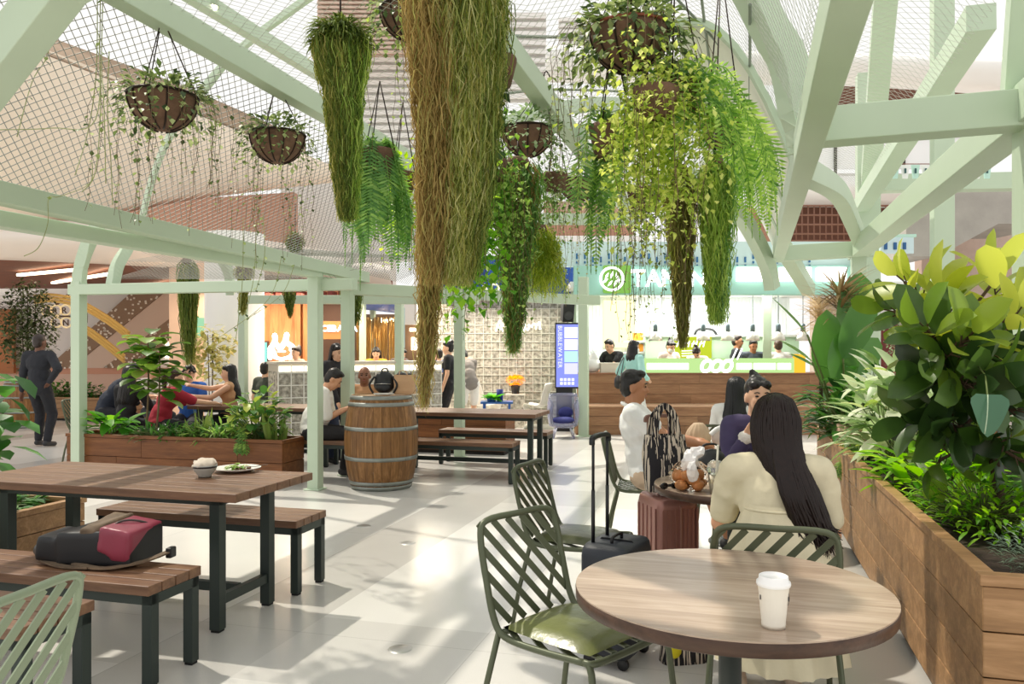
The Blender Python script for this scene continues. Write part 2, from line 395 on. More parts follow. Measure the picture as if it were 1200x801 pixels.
# ---- left gallery: soffit, fascia, wall with painted bands
bulk('trim_7',[P(-120,262,13),P(120,268,14.5),P(280,285,16.5),P(460,312,19)],[P(-120,296,13),P(120,306,14.5),P(280,318,16.5),P(460,335,19)],mat('blush_white','#eadfd6',.7),curve=.9)
fr=[P(-120,297,13.2),P(120,307,14.7),P(280,319,16.7),P(460,336,19.2)]; bk=[P(460,344,23),P(280,344,23),P(120,338,21),P(-120,338,20)]
slab('ceiling_gallery',fr+bk,shift(fr+bk,(0,0,.15)),mat('slat_ceiling','#7a4a36',.7,var=.15,vscale=3))
warm=emis('led_warm','#ffe6c4',5)
for k,(a,b) in enumerate(((P(22,322,16.2),P(88,316,15)),(P(62,331,18.6),P(130,320.5,15.6)),(P(176,340,20),P(235,326,16.6)))):
    mb=MB(); mb.bar(a,b,.09,.05); o=mb.build('strip_light',warm); tag(o,['long warm light strip in the brown soffit, far left','long warm light strip in the brown soffit, next to the green post','long warm light strip in the soffit right of the two others'][k],'light','strip lights under the gallery')
wall=mat('warm_white_wall','#e9e4df',.75,var=.03,vscale=1)
f=[P(-120,490,21),P(262,490,21),P(262,325,21),P(-120,325,21)]; slab('wall_left',f,shift(f,(0,.4,0)),wall)
rect('trim_8',-120,262,431,438,20.9,.08,mat('salmon','#d29a80',.7)); rect('wall_left_lower',-120,262,438,490,20.92,.06,mat('salmon_light','#d9b9a6',.75))
rect('wall_left_orange',-120,16,362,437,20.7,.1,mat('orange_brown','#a5683d',.7))
def band(name,pts,m,seed):
    rr=random.Random(seed); a=[Vector(p) for p in pts]; mb=MB(); b=shift(a,(0,-.05,0)); n=len(a)
    mb.add(b+a,[tuple(range(n-1,-1,-1))]+[(i,(i+1)%n,n+(i+1)%n,n+i) for i in range(n)])
    for i in range(90):
        s,t=rr.random(),rr.random(); p=b[0].lerp(b[1],s).lerp(b[3].lerp(b[2],s),t); mb.box(p+Vector((0,-.012,0)),(.045,.02,.045),mi=1)
    return struct(name,mb,m)
bm=[mat('band_brown','#9a7f68',.8),mat('band_dot','#f2e8da',.6)]
band('trim_9',[P(56,431,20.9),P(84,431,20.9),P(201,336,20.9),P(162,336,20.9)],bm,1)
band('trim_10',[P(122,431,20.9),P(163,431,20.9),P(208,395,20.9),P(208,367,20.9)],bm,2)
f=[P(84,431,20.88),P(122,431,20.88),P(208,367,20.88),P(208,336,20.88),P(201,336,20.88)]
slab('trim_11',f,shift(f,(0,.02,0)),mat('band_blush','#dcc3b1',.8))
rect('window_1',193,208,399,419,20.85,.1,emis('bright_opening','#fff2dc',3))
# round white column by the left shop
mb=MB(); c=P(275,470,14.5); mb.lathe([(.52,0),(.52,3.6)],(c.x,c.y,0),28); struct('wall_column_round',mb,mat('column_white','#efeeec',.55))
mb=MB(); c=P(229,470,16); mb.box((c.x,c.y,1.7),(.80,.6,3.4)); struct('wall_column_blush',mb,pinkish)
# exit sign
t=thing('exit_sign','green illuminated exit sign fixed beside the blush column','sign',P(232,383,15.4)); mb=MB(); mb.box((-.1,0,0),(.2,.08,.42)); mb.build('sign_box',emis('exit_green','#2f9f55',.7),t)
mb=MB(); mb.box((.15,0,.0),(.3,.06,.36)); mb.build('sign_plate',emis('exit_pale','#a6dcb0',.9),t)

# pennants and a pale board hung below the right hand gallery
penm=[mat('pennant_mint','#bfe3d6',.6),mat('pennant_white','#eef1ee',.6)]
for g_,(x0,n,lab) in enumerate(((1044,4,'row of mint and white pennants behind the diagonal beam, left group'),(1128,3,'row of mint and white pennants by the corner post, right group'))):
    t=thing('bunting',lab,'bunting',P(x0,193,13.0),0,'pennant rows'); L0=t.location.copy(); mb=MB(); mb.tube([P(x0-4,192,13)-L0,P(x0+n*12+2,192,13)-L0],.008,4); mb.build('string',MATS['rail_paint'],t)
    for k in range(n):
        mb=MB(); q=[P(x0+k*12,193,13)-L0,P(x0+k*12+10,193,13)-L0,P(x0+k*12+8,209,13)-L0,P(x0+k*12+2,209,13)-L0]; mb.add(q+[v+Vector((0,.02,0)) for v in q],[(3,2,1,0),(4,5,6,7),(0,1,5,4),(1,2,6,5),(2,3,7,6),(3,0,4,7)]); pn=mb.build('pennant',penm[k%2],t)
        mb=MB(); mb.box(P(x0+k*12+5,200,12.98)-L0,(.03,.01,.08)); mb.build('print_mark',mat('pennant_ink','#2f5a58',.6),pn)
t=thing('hanging_board','pale blue board with dark marks hung under the gallery by the rubber tree','board',P(1050,287,13.6)); L0=t.location.copy(); mb=MB(); a=P(1031,278,13.6); b=P(1070,297,13.6); mb.box((a+b)/2-L0,(b.x-a.x,.05,a.z-b.z)); mb.build('board_panel',mat('board_blue','#cfe4ea',.5),t)
for k in range(3): mb=MB(); mb.box(P(1038+k*11,288,13.56)-L0,(.05,.02,.12)); mb.build('board_mark',mat('board_ink','#2a5f95',.6),t)
mb=MB(); mb.bar(P(1028,277,13.6)-L0,P(1073,276,13.6)-L0,.06,.05); mb.build('board_rail',MATS['pennant_white'] if False else penm[0],t)
# ---------------------------------------------------------------- mint green pergola
mint=mat('mint_paint','#bfd0b8',.45,var=.03,vscale=1.5); mintd=mat('mint_rib','#bccdb4',.5)
PG=thing('pergola','mint green steel pergola frame with wire mesh roof over the seating','pergola',(0,0,0))
def beam(name,a,b,w,h,m=mint,up=(0,0,1)):
    mb=MB(); mb.bar(a,b,w,h,up); return mb.build(name,m,PG,bevel=.006)
def rib(pts,w,h,n=6,m=mint,up=(0,0,1)):
    mb=MB(); mb.beam(spline(pts,n),w,h,up); return mb.build('rib',m,PG,bevel=.005)
def net(rows_fn,nu,nv,du,r=.0022,seg=10,name='wire_mesh',mm=None):
    """two families of crossing wires over a surface rows_fn(s,t), s,t in 0..1"""
    mb=MB()
    k=int(nu+nv)
    for fam in (0,1):
        i=-nv
        while i<nu:
            pts=[]
            for j in range(seg+1):
                t=j/seg; s=(i+t*nv)/nu
                if fam: s=1-s
                if -1e-6<=s<=1+1e-6: pts.append(rows_fn(s,t))
            if len(pts)>1: mb.tube(pts,r,3,cap=False)
            i+=du
    return mb.build(name,mm or wirem,PG)
wirem=mat('mesh_wire','#8f9088',.5,.2); wirel=mat('mesh_wire_pale','#c9cdc2',.5,.1)
# posts of the low arbour at the left
def post(px,Y,ztop,w=.125,yb=None):
    x=(px-CX)*Y/F; mb=MB(); mb.box((x,Y,ztop/2),(w,w,ztop),RZ); mb.box((x,Y,.006),(w*1.5,w*1.5,.012),RZ); return mb.build('post',mint,PG,bevel=.006)
post(92.5,9.35,2.28); post(369.5,8.46,2.33); post(407.5,9.45,2.36); post(538.5,11.0,2.32); post(285,12.4,2.3,.11); post(684,13.75,2.75,.16); post(468,13.0,2.5,.12); post(425,15,2.5,.1); post(437,17,2.6,.1)
PB=P(92.5,338,9.35); beam('beam',P(84,339.5,9.38),P(416,333,8.42),.13,.12)
beam('beam',P(286,351,12.4),P(560,351,11.3),.12,.13); beam('beam',P(404,338,9.45),P(700,352,12),.13,.14)
beam('beam',P(370,330,8.5),P(404,334,9.45),.12,.12)
# eaves and ridges that run along the pergola
def alongV(p,y0,y1):
    p=Vector(p); k=TH; t=math.tan(TH); return Vector((p.x+(y0-p.y)*t,y0,p.z)),Vector((p.x+(y1-p.y)*t,y1,p.z))
E1a,E1b=P(-14,223,4.55),P(428,325,9.6)       # upper eave
E2a,E2b=P(-14,255,4.75),P(372,320,8.46)      # lower eave
def ext(a,b,k): return a+(a-b)*k
beam('beam',ext(E1a,E1b,.35),E1b,.12,.125); beam('beam',ext(E2a,E2b,.35),E2b,.12,.10)
r1=P(190,18,4.7); R1a,R1b=alongV(r1,2.2,12.0); beam('beam',R1a,R1b,.12,.16)
r2=P(580,38,4.93); R2a,R2b=alongV(r2,2.2,11.9); beam('beam',R2a,R2b,.12,.16)
v1=P(912,297,11.7); V1a=Vector((v1.x-.302*9.3,2.4,v1.z)); V1b=Vector((v1.x+.302*.2,11.9,v1.z)); beam('beam',V1a,V1b,.16,.22)
v2=P(1005,293,11.7); V2a,V2b=alongV(v2,2.4,11.9); beam('beam',V2a,V2b,.22,.24)
def onV(a,b,y): return a.lerp(b,(y-a.y)/(b.y-a.y))
beam('beam',P(190,-28,5.6),P(392,98,8.8),.1,.12)
# cross beams
beam('beam',onV(V1a,V1b,5.15),onV(V2a,V2b,4.85)+U*1.2,.2,.22)
beam('beam',onV(V1a,V1b,11.75),onV(V2a,V2b,11.55)+U*.2,.2,.22)
beam('beam',onV(R2a,R2b,7.2),onV(R2a,R2b,7.2)+U*1.6+Vector((0,0,.02)),.1,.12)
beam('beam',onV(R1a,R1b,11.9),onV(R2a,R2b,11.9),.14,.16)
# higher frame further back on the right
beam('beam',P(1010,240,14),P(1150,20,7.0),.24,.24); beam('beam',P(1010,216,14.2),P(1230,212,13.4),.3,.28)
mb=MB(); a=P(1104,300,11.5); mb.box((a.x,a.y,3.7),(.27,.27,7.4),RZ); mb.build('post',mint,PG,bevel=.008)
mb=MB(); a=P(1017,300,14.2); mb.box((a.x,a.y,3.2),(.38,.3,6.4),RZ); mb.build('post',mint,PG,bevel=.008)
mb=MB(); a=P(899,400,15.35); mb.box((a.x,a.y,1.45),(.16,.16,2.9),RZ); mb.build('post',mint,PG,bevel=.008)
mb=MB(); a=onV(V2a,V2b,11.6); mb.box((a.x,a.y,1.45),(.2,.2,2.9),RZ); mb.build('post',mint,PG,bevel=.008)
beam('beam',P(1020,210,14),P(1040,-30,10.5),.3,.26)
# big corner post behind the planter tree
cp=onV(V2a,V2b,4.9); cpx=cp+U*.06; mb=MB(); mb.box((cpx.x,cpx.y,1.5),(.22,.3,3.0),RZ); mb.build('post',mint,PG,bevel=.008)
# ribs that arch over to the ridges
def arch(a,b,lift,w,h,n=5):
    a=Vector(a); b=Vector(b); m=a.lerp(b,.45)+Vector((0,0,lift)); return rib([a,m,b],w,h,n)
arch(onV(V2a,V2b,5.0),onV(V2a,V2b,5.0)+Vector((-.5,-1.1,1.9)),.12,.24,.22)
arch(onV(V2a,V2b,5.0),onV(V2a,V2b,5.0)+U*.9+Vector((0,-.8,.75)),.1,.24,.22)
rib([onV(V1a,V1b,5.75),P(926,80,5.7),P(903,35,5.6),P(872,-25,5.4),P(830,-90,5.1)],.16,.24,6)
rib([P(578,154,9.2),P(610,138,9.1),P(650,128,9.0),P(712,122,8.8),P(770,130,8.7)],.1,.14,6)
rib([P(905,338,11.5),P(899,310,11.4),P(880,270,11.2),P(856,240,11.0),P(800,205,11.0),onV(R2a,R2b,11.2)],.16,.2)
rib([P(1012,292,11.6),P(1000,262,10.6),P(982,225,8.8),onV(V1a,V1b,6.3)],.17,.18)
rib([P(918,290,11.7),P(948,340,13.5)],.2,.2)
# left slope: rafters between eave and ridge, and the nearest rafter at the frame corner
q0=E1a+(E1a-E1b)*.0835; beam('rafter',q0,P(78,-27,3.75),.16,.2); beam('rafter',P(77,-25,3.75),onV(R2a,R2b,3.0),.16,.2)
for a,b in (((232,115,6.6),(268,68,6.5)),): beam('rafter',P(*a),P(*b),.05,.05)
rib([P(92.5,336,9.35),P(95,312,9.35),P(104,285,9.35),P(118,258,9.3)],.12,.12); rib([P(132,334,9.24),P(138,310,9.3),P(152,287,9.4),P(165,262,9.4)],.1,.12)
rib([P(165,262,9.4),P(180,205,9.2),P(205,150,8.9),P(268,70,8.4),P(358,0,7.8),P(420,-40,7.2)],.055,.07,8)
rib([P(395,330,11.6),P(415,300,11.6),P(450,225,11.2),P(520,150,10.6)],.06,.07,8)
rib([P(270,345,12.3),P(268,320,12.2),P(258,300,12.0)],.12,.12)
# tension cables
for pts in ([P(560,118,7),P(640,105,7),P(830,112,7)],[P(790,-5,6),P(860,75,7),P(925,180,8.4)],[P(815,95,8),P(870,170,9.5),P(905,240,11)],[P(570,42,5),P(680,44,6),P(745,45,6.6)]):
    mb=MB(); mb.tube(spline(pts,5),.012,5); mb.build('cable',mat('cable_grey','#7f8a7c',.5),PG)
# wire mesh: left slope, flat top, right vault
def lerp3(a,b,t): return a+(b-a)*t
ea,eb=ext(E1a,E1b,.3)+Vector((0,0,.05)),E1b+Vector((.3,1.6,.05)); ra,rb=R1a.copy(),R1b.copy()
net(lambda s,t: lerp3(lerp3(ea,eb,s),lerp3(ra,rb,s),t),9.5/.075,22,1,.0028,3)
net(lambda s,t: lerp3(lerp3(R1a,R1b,s),lerp3(R2a,R2b,s),t)+Vector((0,0,.06)),9.5/.09,22,1,.0016,3,mm=wirel)
def vault(s,t):
    a=lerp3(R2a,R2b,s); b=lerp3(V1a,V1b,s); return lerp3(a,b,t)+Vector((0,0,.05+1.0*math.sin(PI*t**1.4)))
net(vault,9.5/.08,30,1,.0018,9,mm=wirel)
def side(s,t):
    a=lerp3(V1a,V1b,s); b=lerp3(V2a,V2b,s); return lerp3(a,b,t)+Vector((0,0,.9+.3*math.sin(PI*t)))
net(side,9.5/.1,11,1,.0018,5,mm=wirel)
# pale roof panels on the far right flank of the vault
rows=[[vault(.42+.58*i/10,.5+.5*j/10)+Vector((0,0,-.04)) for j in range(11)] for i in range(11)]
mb=MB(); mb.grid(rows); o=mb.build('roof_panel',mat('panel_ivory','#e6e8da',.5,trans=.0),PG); sd=o.modifiers.new('t','SOLIDIFY'); sd.thickness=.02
for s in (.42,.6,.8): mb=MB(); mb.beam([vault(s,.35+.65*j/10)+Vector((0,0,-.08)) for j in range(11)],.05,.05); mb.build('rib',mint,PG)
for i,tt in enumerate((.62,.80)): mb=MB(); mb.tube([vault(.3+.7*j/10,tt)+Vector((0,0,-.07)) for j in range(11)],.012,5); mb.build('cable',MATS['cable_grey'],PG)
# spot lamp on the ridge
t=thing('spot_lamp','small bright spot lamp on the beam at the top left','lamp',P(248,8,6.2)); mb=MB(); mb.lathe([(.0,.12),(.05,.12),(.06,.0),(.05,.0)],n=16); mb.build('lamp_body',mint,t); mb=MB(); mb.ell((0,0,.0),(.045,.045,.03),n=10); mb.build('bulb',emis('spot_glow','#fff3da',14),t)
# mesh over the low arbour at the left
aa,ab=P(130,330,9.3)+Vector((0,0,.03)),P(395,330,8.45)+Vector((0,0,.03)); ba,bb_=P(180,330,12.8)+Vector((0,0,.55)),P(540,345,11.6)+Vector((0,0,.4))
net(lambda s,t: lerp3(lerp3(aa,ab,s),lerp3(ba,bb_,s),t)+Vector((0,0,.10*math.sin(PI*t)+.12*t)),4.0/.07,44,1,.0024,4)
# ---------------------------------------------------------------- helpers for things given in world coordinates
class WT:
    """a thing whose parts are written in world coordinates"""
    def __init__(s,name,label,cat,loc,group=None): s.o=thing(name,label,cat,loc,0,group); s.L=Vector(loc)
    def part(s,name,mb,m,parent=None,bevel=0):
        L=s.L; mb.v=[tuple(Vector(v)-L) for v in mb.v]
        return mb.build(name,m,parent or s.o,bevel)
def bx(x0,x1,y0,y1,z0,z1,mi=0,mb=None):
    mb=mb or MB(); mb.box(((x0+x1)/2,(y0+y1)/2,(z0+z1)/2),(x1-x0,y1-y0,z1-z0),mi=mi); return mb
ORD=['first','second','third','fourth','fifth','sixth','seventh','eighth','ninth','tenth']
# ---------------------------------------------------------------- tea kiosk on the right
oak=wood('kiosk_wood','#7f5a40','#b58b67',0,.45,.8,'#9c7353')
K=WT('kiosk_counter','two tier brown wood counter of the green tea kiosk','counter',(3.8,14,0))
def planks(mb,x0,x1,y0,y1,z0,z1,n,gap=.004):
    h=(z1-z0)/n
    for i in range(n):
        xs=x0
        while xs<x1-.01:
            xe=min(x1,xs+R.uniform(1.6,2.6)); bx(xs+.001,xe-.001,y0,y1,z0+i*h+gap/2,z0+(i+1)*h-gap/2,0,mb); xs=xe
mb=MB(); planks(mb,1.13,7.2,14.0,14.45,.0,.49,3); K.part('lower_tier',mb,oak,bevel=.002)
K.part('seat_ledge',bx(1.12,7.2,13.98,14.47,.49,.52),wood('ledge_wood_lit','#cfa080','#e8c3a2',0,.4),bevel=.004)  # paler wood tone carries a painted highlight along the step
mb=MB(); planks(mb,1.22,7.2,14.45,15.0,.52,1.05,3); K.part('upper_tier',mb,oak,bevel=.002)
K.part('counter_top',bx(1.2,7.2,14.43,15.1,1.05,1.08),wood('top_wood','#7d5138','#a8795a',0,.4),bevel=.004)
# lit menu strip
lime=emis('menu_lime','#bfe495',.95); wh=emis('glow_white','#ffffff',2.2)
Mn=WT('menu_board','long glowing green menu strip standing along the kiosk counter','menu board',(3.8,14.5,1.08))
def K_(px,py,Y=14.5): return P(px,py,Y)
a=K_(752,419.5); b=K_(932,437); Mn.part('light_panel',bx(a.x,b.x,14.47,14.53,1.08,a.z),lime,bevel=.01)
for x0,x1 in ((758,807),(863,881),(883,909),(911,927)):
    p=K_(x0,424.5,14.46); q=K_(x1,433.5,14.46); r=(p.z-q.z)/2; mb=MB(); mb.box(((p.x+q.x)/2,14.462,q.z+r),(q.x-p.x,.015,r*1.7)); mb.build('menu_text_bar',wh,Mn.o,bevel=.03); mb.v
for o in [c for c in Mn.o.children if c.name.startswith('menu_text_bar')]: o.location=-Mn.L
for i,px in enumerate((828,840,852)):
    c=K_(px,428.5,14.455); mb=MB(); pts=[Vector((c.x+.085*math.cos(t)+.025*math.sin(t),14.455,c.z+.1*math.sin(t))) for t in [2*PI*k/14 for k in range(15)]]; mb.tube(pts,.032,6); Mn.part('ring_letter',mb,wh)
mb=MB(); c=K_(858,421,14.455); mb.bar(c,c+Vector((.09,0,.2)),.03,.02); mb.bar(c+Vector((.09,0,0)),c+Vector((.18,0,.2)),.03,.02); Mn.part('quote_mark',mb,wh)
a=K_(930,418.5); b=K_(943,437); Mn.part('yellow_panel',bx(a.x,b.x,14.46,14.54,1.08,a.z+.06),emis('menu_amber','#ffc23a',1.0))
# kiosk walls, ceiling
tile=mat('kiosk_tile','#eef3f4',.35,var=.02); palegreen=mat('pale_green_board','#b9d6b8',.6); mintf=mat('fascia_mint','#a5d8ca',.55)
mb=MB(); bx(1.2,5.9,17,17.2,0,2.75,0,mb)
for i in range(60): x=1.25+i*.078; bx(x,x+.07,16.985,17,1.1,2.7,0,mb)
struct('wall_kiosk_back',mb,tile)
struct('wall_kiosk_side',bx(1.13,1.22,15.12,17.1,0,2.6),mat('side_green','#b7cdb6',.6))
struct('ceiling_kiosk',bx(1.05,7.5,14.3,17.3,2.62,2.72),mat('kiosk_ceiling','#f4f5f2',.7))
# yellow lit niche
struct('window_2',bx(1.95,2.6,16.93,16.98,1.55,2.55),emis('niche_yellow','#fff6b8',1.5))
B=WT('back_counter','pale green back bar panel inside the tea kiosk','back bar',(3.7,16,0)); B.part('panel',bx(2.68,5.75,15.95,16.05,0,1.76),palegreen); B.part('worktop',bx(2.66,5.77,15.9,16.5,1.76,1.8),mat('steel_top','#d9dcd9',.3,.5))
S=WT('poster','bright lime poster with white strokes on the kiosk back bar','poster',(3.6,15.92,1.4)); a=P(790,394.5,15.92); b=P(834,428,15.92); S.part('sheet',bx(a.x,b.x,15.92,15.945,b.z,a.z),emis('poster_lime','#d3e33a',.8))
mb=MB()
for i in range(4):
    x=a.x+.1+i*.15; mb.tube([Vector((x,15.91,a.z-.08)),Vector((x-.05,15.91,a.z-.2))],.012,5); mb.tube([Vector((x+.06,15.91,a.z-.08)),Vector((x+.03,15.91,a.z-.2))],.012,5); mb.tube([Vector((x-.05,15.91,a.z-.14)),Vector((x+.05,15.91,a.z-.12))],.012,5)
for i in range(3): mb.tube([Vector((a.x+.15,15.91,a.z-.28-i*.05)),Vector((a.x+.45,15.91,a.z-.27-i*.05))],.007,4)
S.part('lettering',mb,wh)
# fascia with logo and TANIN letters
Fs=WT('kiosk_fascia','mint shop fascia with round leaf logo and glowing TANIN letters','shop sign',(3.6,14.2,2.5))
sY=14.2; a=P(673,290,sY); b=P(1000,345,sY)
Fs.part('fascia_board',bx(a.x,b.x,sY,sY+.25,b.z,a.z-.32),mintf,bevel=.01); Fs.part('upper_board',bx(a.x-.4,b.x,sY+.08,sY+.3,a.z-.32,a.z+.12),mat('fascia_pale','#cfe7e6',.5))
bl=mat('mark_blue','#2f6f9f',.6); mb=MB()
for k in range(30):
    p=P(676+k*9.4,R.choice((300,304)),sY+.06); mb.box(p,(.03,.02,.10)); mb.box(p+Vector((0,0,-.11)),(.03,.02,.04))
Fs.part('hanging_marks',mb,bl)
p=P(723,327,sY-.03); mb=MB(); mb.box(p,(.5,.06,.5)); Fs.part('logo_tile',mb,emis('logo_green','#8cc35a',.85),bevel=.08)
mb=MB(); c=P(717,326.5,sY-.08); r=.2
mb.tube([c+Vector((r*math.cos(t),0,r*math.sin(t))) for t in [2*PI*k/24 for k in range(25)]],.022,6)
for dx,dz,t in ((-.09,.05,.5),(.0,.07,.3),(.09,.05,-.1),(-.12,-.04,.9),(-.03,-.08,.7),(.06,-.08,.4),(.12,-.03,.1)):
    d=Vector((math.sin(t),0,math.cos(t)))*.065; mb.tube([c+Vector((dx,0,dz))-d,c+Vector((dx,0,dz)),c+Vector((dx,0,dz))+d],[.004,.026,.004],6)
Fs.part('leaf_emblem',mb,wh)
for ch,px in zip('TANIN',(739.5,756,776,798.5,809)):
    me0=P(px,335.2,sY-.05); letters(ch,.42,wh,Fs.o,me0-Fs.L,(1,0,0),(0,0,1),.02,.008)
# light boxes in the fascia
for i,(x0,x1) in enumerate(((864,897),(914,951),(958,992))):
    p=P(x0,313,14.1); q=P(x1,329,14.1); o=bx(p.x,q.x,14.08,14.19,q.z,p.z).build('light_box',emis('box_white','#fffdf4',2.6),None,bevel=.01)
    tag(o,['glowing white light box on the kiosk fascia, left of the arched rib','glowing white light box on the kiosk fascia, the middle one','glowing white light box on the kiosk fascia nearest the spiky plant'][i],'light box','light boxes on the kiosk fascia')
# pendant lamps
def pendant():
    t=thing('pendant_lamp','x','lamp',(0,0,0),0,'pendant lamps over the kiosk counter')
    g=mat('lamp_grey','#6f7f86',.4,.4)
    mb=MB(); mb.lathe([(0,0),(.1,0),(.1,-.03),(0,-.03)],n=16); mb.build('ceiling_cap',g,t)
    mb=MB(); mb.tube([(0,0,-.03),(0,0,-.62)],.008,5); mb.build('cord',mat('lamp_cord','#5c6668',.5),t)
    mb=MB(); mb.lathe([(0,-.6),(.035,-.61),(.045,-.64),(.045,-.76),(0,-.76)],n=14); mb.build('socket',g,t)
    mb=MB(); mb.lathe([(.045,-.76),(.11,-.84),(.14,-.93),(.135,-.93),(.1,-.84),(.03,-.765)],n=18); mb.build('lamp_shade',mat('lamp_glass','#e9e6df',.2,trans=.5),t); return t
pl=pendant(); pl.name='pendant_lamp'
for i,px in enumerate((768,796,824,853,882,912,941)):
    p=P(px,346.5,15.2); o=pl if i==0 else copy_tree(pl); o.location=(p.x,15.2,2.60); o['label']='%s pendant lamp from the left over the kiosk counter'%ORD[i]
# small kiosk goods
o=bx(*[0]*6).v
Bg=WT('carrier_bag','crumpled white carrier bag at the left end of the kiosk counter','bag',P(694,437,14.75))
mb=MB(); mb.ell(Bg.L+Vector((0,0,.15)),(.17,.12,.15),n=10); mb.ell(Bg.L+Vector((.03,0,.26)),(.09,.07,.12),n=8); mb.v=[tuple(Vector(v)+mnoise.noise_vector(Vector(v)*9)*.035) for v in mb.v]; Bg.part('bag_body',mb,mat('plastic_white','#f2f2f0',.35))
mb=MB(); 
for s in(-1,1): mb.tube([Bg.L+Vector((s*.05,0,.3)),Bg.L+Vector((s*.07,0,.4)),Bg.L+Vector((s*.02,0,.42)),Bg.L+Vector((s*.01,0,.3))],.012,5)
Bg.part('handle',mb,MATS['plastic_white'])
Bxs=WT('carton','cream paper carton beside the white bag on the counter','box',P(713,437,14.72)); Bxs.part('carton_body',bx(Bxs.L.x-.15,Bxs.L.x+.2,14.65,14.85,1.08,1.24),mat('carton','#e6dfd0',.6),bevel=.008); Bxs.part('carton_lid',bx(Bxs.L.x-.16,Bxs.L.x+.21,14.64,14.86,1.24,1.26),mat('carton_lid','#efe9dc',.6))
Sh=WT('wall_shelf','narrow white shelf on the kiosk back wall behind the staff','shelf',P(746,400,16.8)); 
p=P(746,400,16.8); Sh.part('board',bx(p.x-.3,p.x+.3,16.6,16.99,p.z-.25,p.z-.22),white); Sh.part('board',bx(p.x-.3,p.x+.3,16.6,16.99,p.z-.02,p.z+.01),white)
for i,dz in enumerate((.01,-.22)):
    o=MB(); o.box((p.x+.02,16.75,p.z+dz+.09),(.2,.18,.16)); o=o.build('tea_tin',mat('amber_box','#e8962c',.5),None,bevel=.01); tag(o,['amber box on the upper kiosk shelf','amber box on the lower kiosk shelf'][i],'box','amber boxes on the kiosk shelf')
Tp=WT('drinks_tap','black curved double tap on the kiosk back bar','tap',P(826,396,16.2)); b0=P(826,396.6,16.2)
mb=MB(); mb.lathe([(.06,0),(.05,.02),(.03,.03),(.03,.16)],b0-Vector((0,0,.02)),12); mb.tube(spline([b0+Vector((-.22,0,.03)),b0+Vector((-.16,0,.17)),b0+Vector((0,0,.2)),b0+Vector((.17,0,.17)),b0+Vector((.26,0,.03))],5),.028,8); Tp.part('tap_body',mb,mat('black_gloss','#15181a',.25))
area('kiosk_light',(3.6,15.6,2.58),3.5,LK,(1,.97,.9),sy=1.2)
# ---------------------------------------------------------------- blue drinks shop in the middle
bY=16.0
mb=MB(); a=P(489,340,bY); b=P(665,520,bY); bx(a.x,b.x,bY,bY+.3,0,a.z,0,mb)
st=.166; nx=int((b.x-a.x)/st)
for i in range(nx+1): x=a.x+i*st; bx(x-.006,x+.006,bY-.02,bY,0,a.z,1,mb)
nz=int(a.z/st)
for i in range(nz+1): z=i*st; bx(a.x,b.x,bY-.02,bY,z-.006,z+.006,1,mb)
def speckle():
    m,nt,b=_new('glass_block'); L=nt.links; N=nt.nodes.new; tc=N('ShaderNodeTexCoord'); n=N('ShaderNodeTexNoise'); n.inputs['Scale'].default_value=16; n.inputs['Detail'].default_value=6; L.new(tc.outputs['Object'],n.inputs['Vector'])
    cr=N('ShaderNodeValToRGB'); cr.color_ramp.elements[0].position=.35; cr.color_ramp.elements[0].color=srgb('#837e73'); cr.color_ramp.elements[1].position=.68; cr.color_ramp.elements[1].color=srgb('#cfc9bb'); L.new(n.outputs['Fac'],cr.inputs['Fac']); L.new(cr.outputs['Color'],b.inputs['Base Color'])
    bp=N('ShaderNodeBump'); bp.inputs['Strength'].default_value=.6; bp.inputs['Distance'].default_value=.03; L.new(n.outputs['Fac'],bp.inputs['Height']); L.new(bp.outputs['Normal'],b.inputs['Normal']); b.inputs['Roughness'].default_value=.25; return m
gb=speckle(); joint=mat('block_joint','#dfdcd2',.6)
struct('wall_glass_block',mb,[gb,joint])
Bf=WT('blue_fascia','deep blue shop fascia with small ADY letters behind the ivy','shop sign',P(590,347,15.4)); a=P(505,300,15.4); b=P(674,347.5,15.4)
Bf.part('fascia_board',bx(a.x,b.x,15.4,15.7,b.z,a.z),mat('shop_blue','#2450a4',.45)); Bf.part('trim_strip',bx(a.x,b.x,15.36,15.42,b.z-.04,b.z),emis('strip_white','#fff6e6',1.2))
letters('ADY',.26,emis('letter_cream','#fff3c8',1.8),Bf.o,P(562,343,15.35)-Bf.L,(1,0,0),(0,0,1),.012,.004)
Nn=WT('neon_sign','glowing white handwritten neon sign on the glass block wall','neon sign',P(610,384,15.85)); a=P(582,387,15.85); mb=MB()
pts=[]; wv=.89
for i in range(120):
    t=i/119; pts.append(a+Vector((wv*t+.018*math.sin(t*75),0,.075+ (.055+.03*math.sin(t*21+1))*math.sin(t*62)+.02*math.sin(t*9))))
mb.tube(pts,.013,5); pts2=[a+Vector((x,0,z)) for x,z in ((-.02,-.02),(.03,.12),(.07,.2),(.1,.05),(.13,-.02))]; mb.tube(spline(pts2,4),.016,5); Nn.part('script_tube',mb,emis('neon_warm','#fff4d8',3.2))
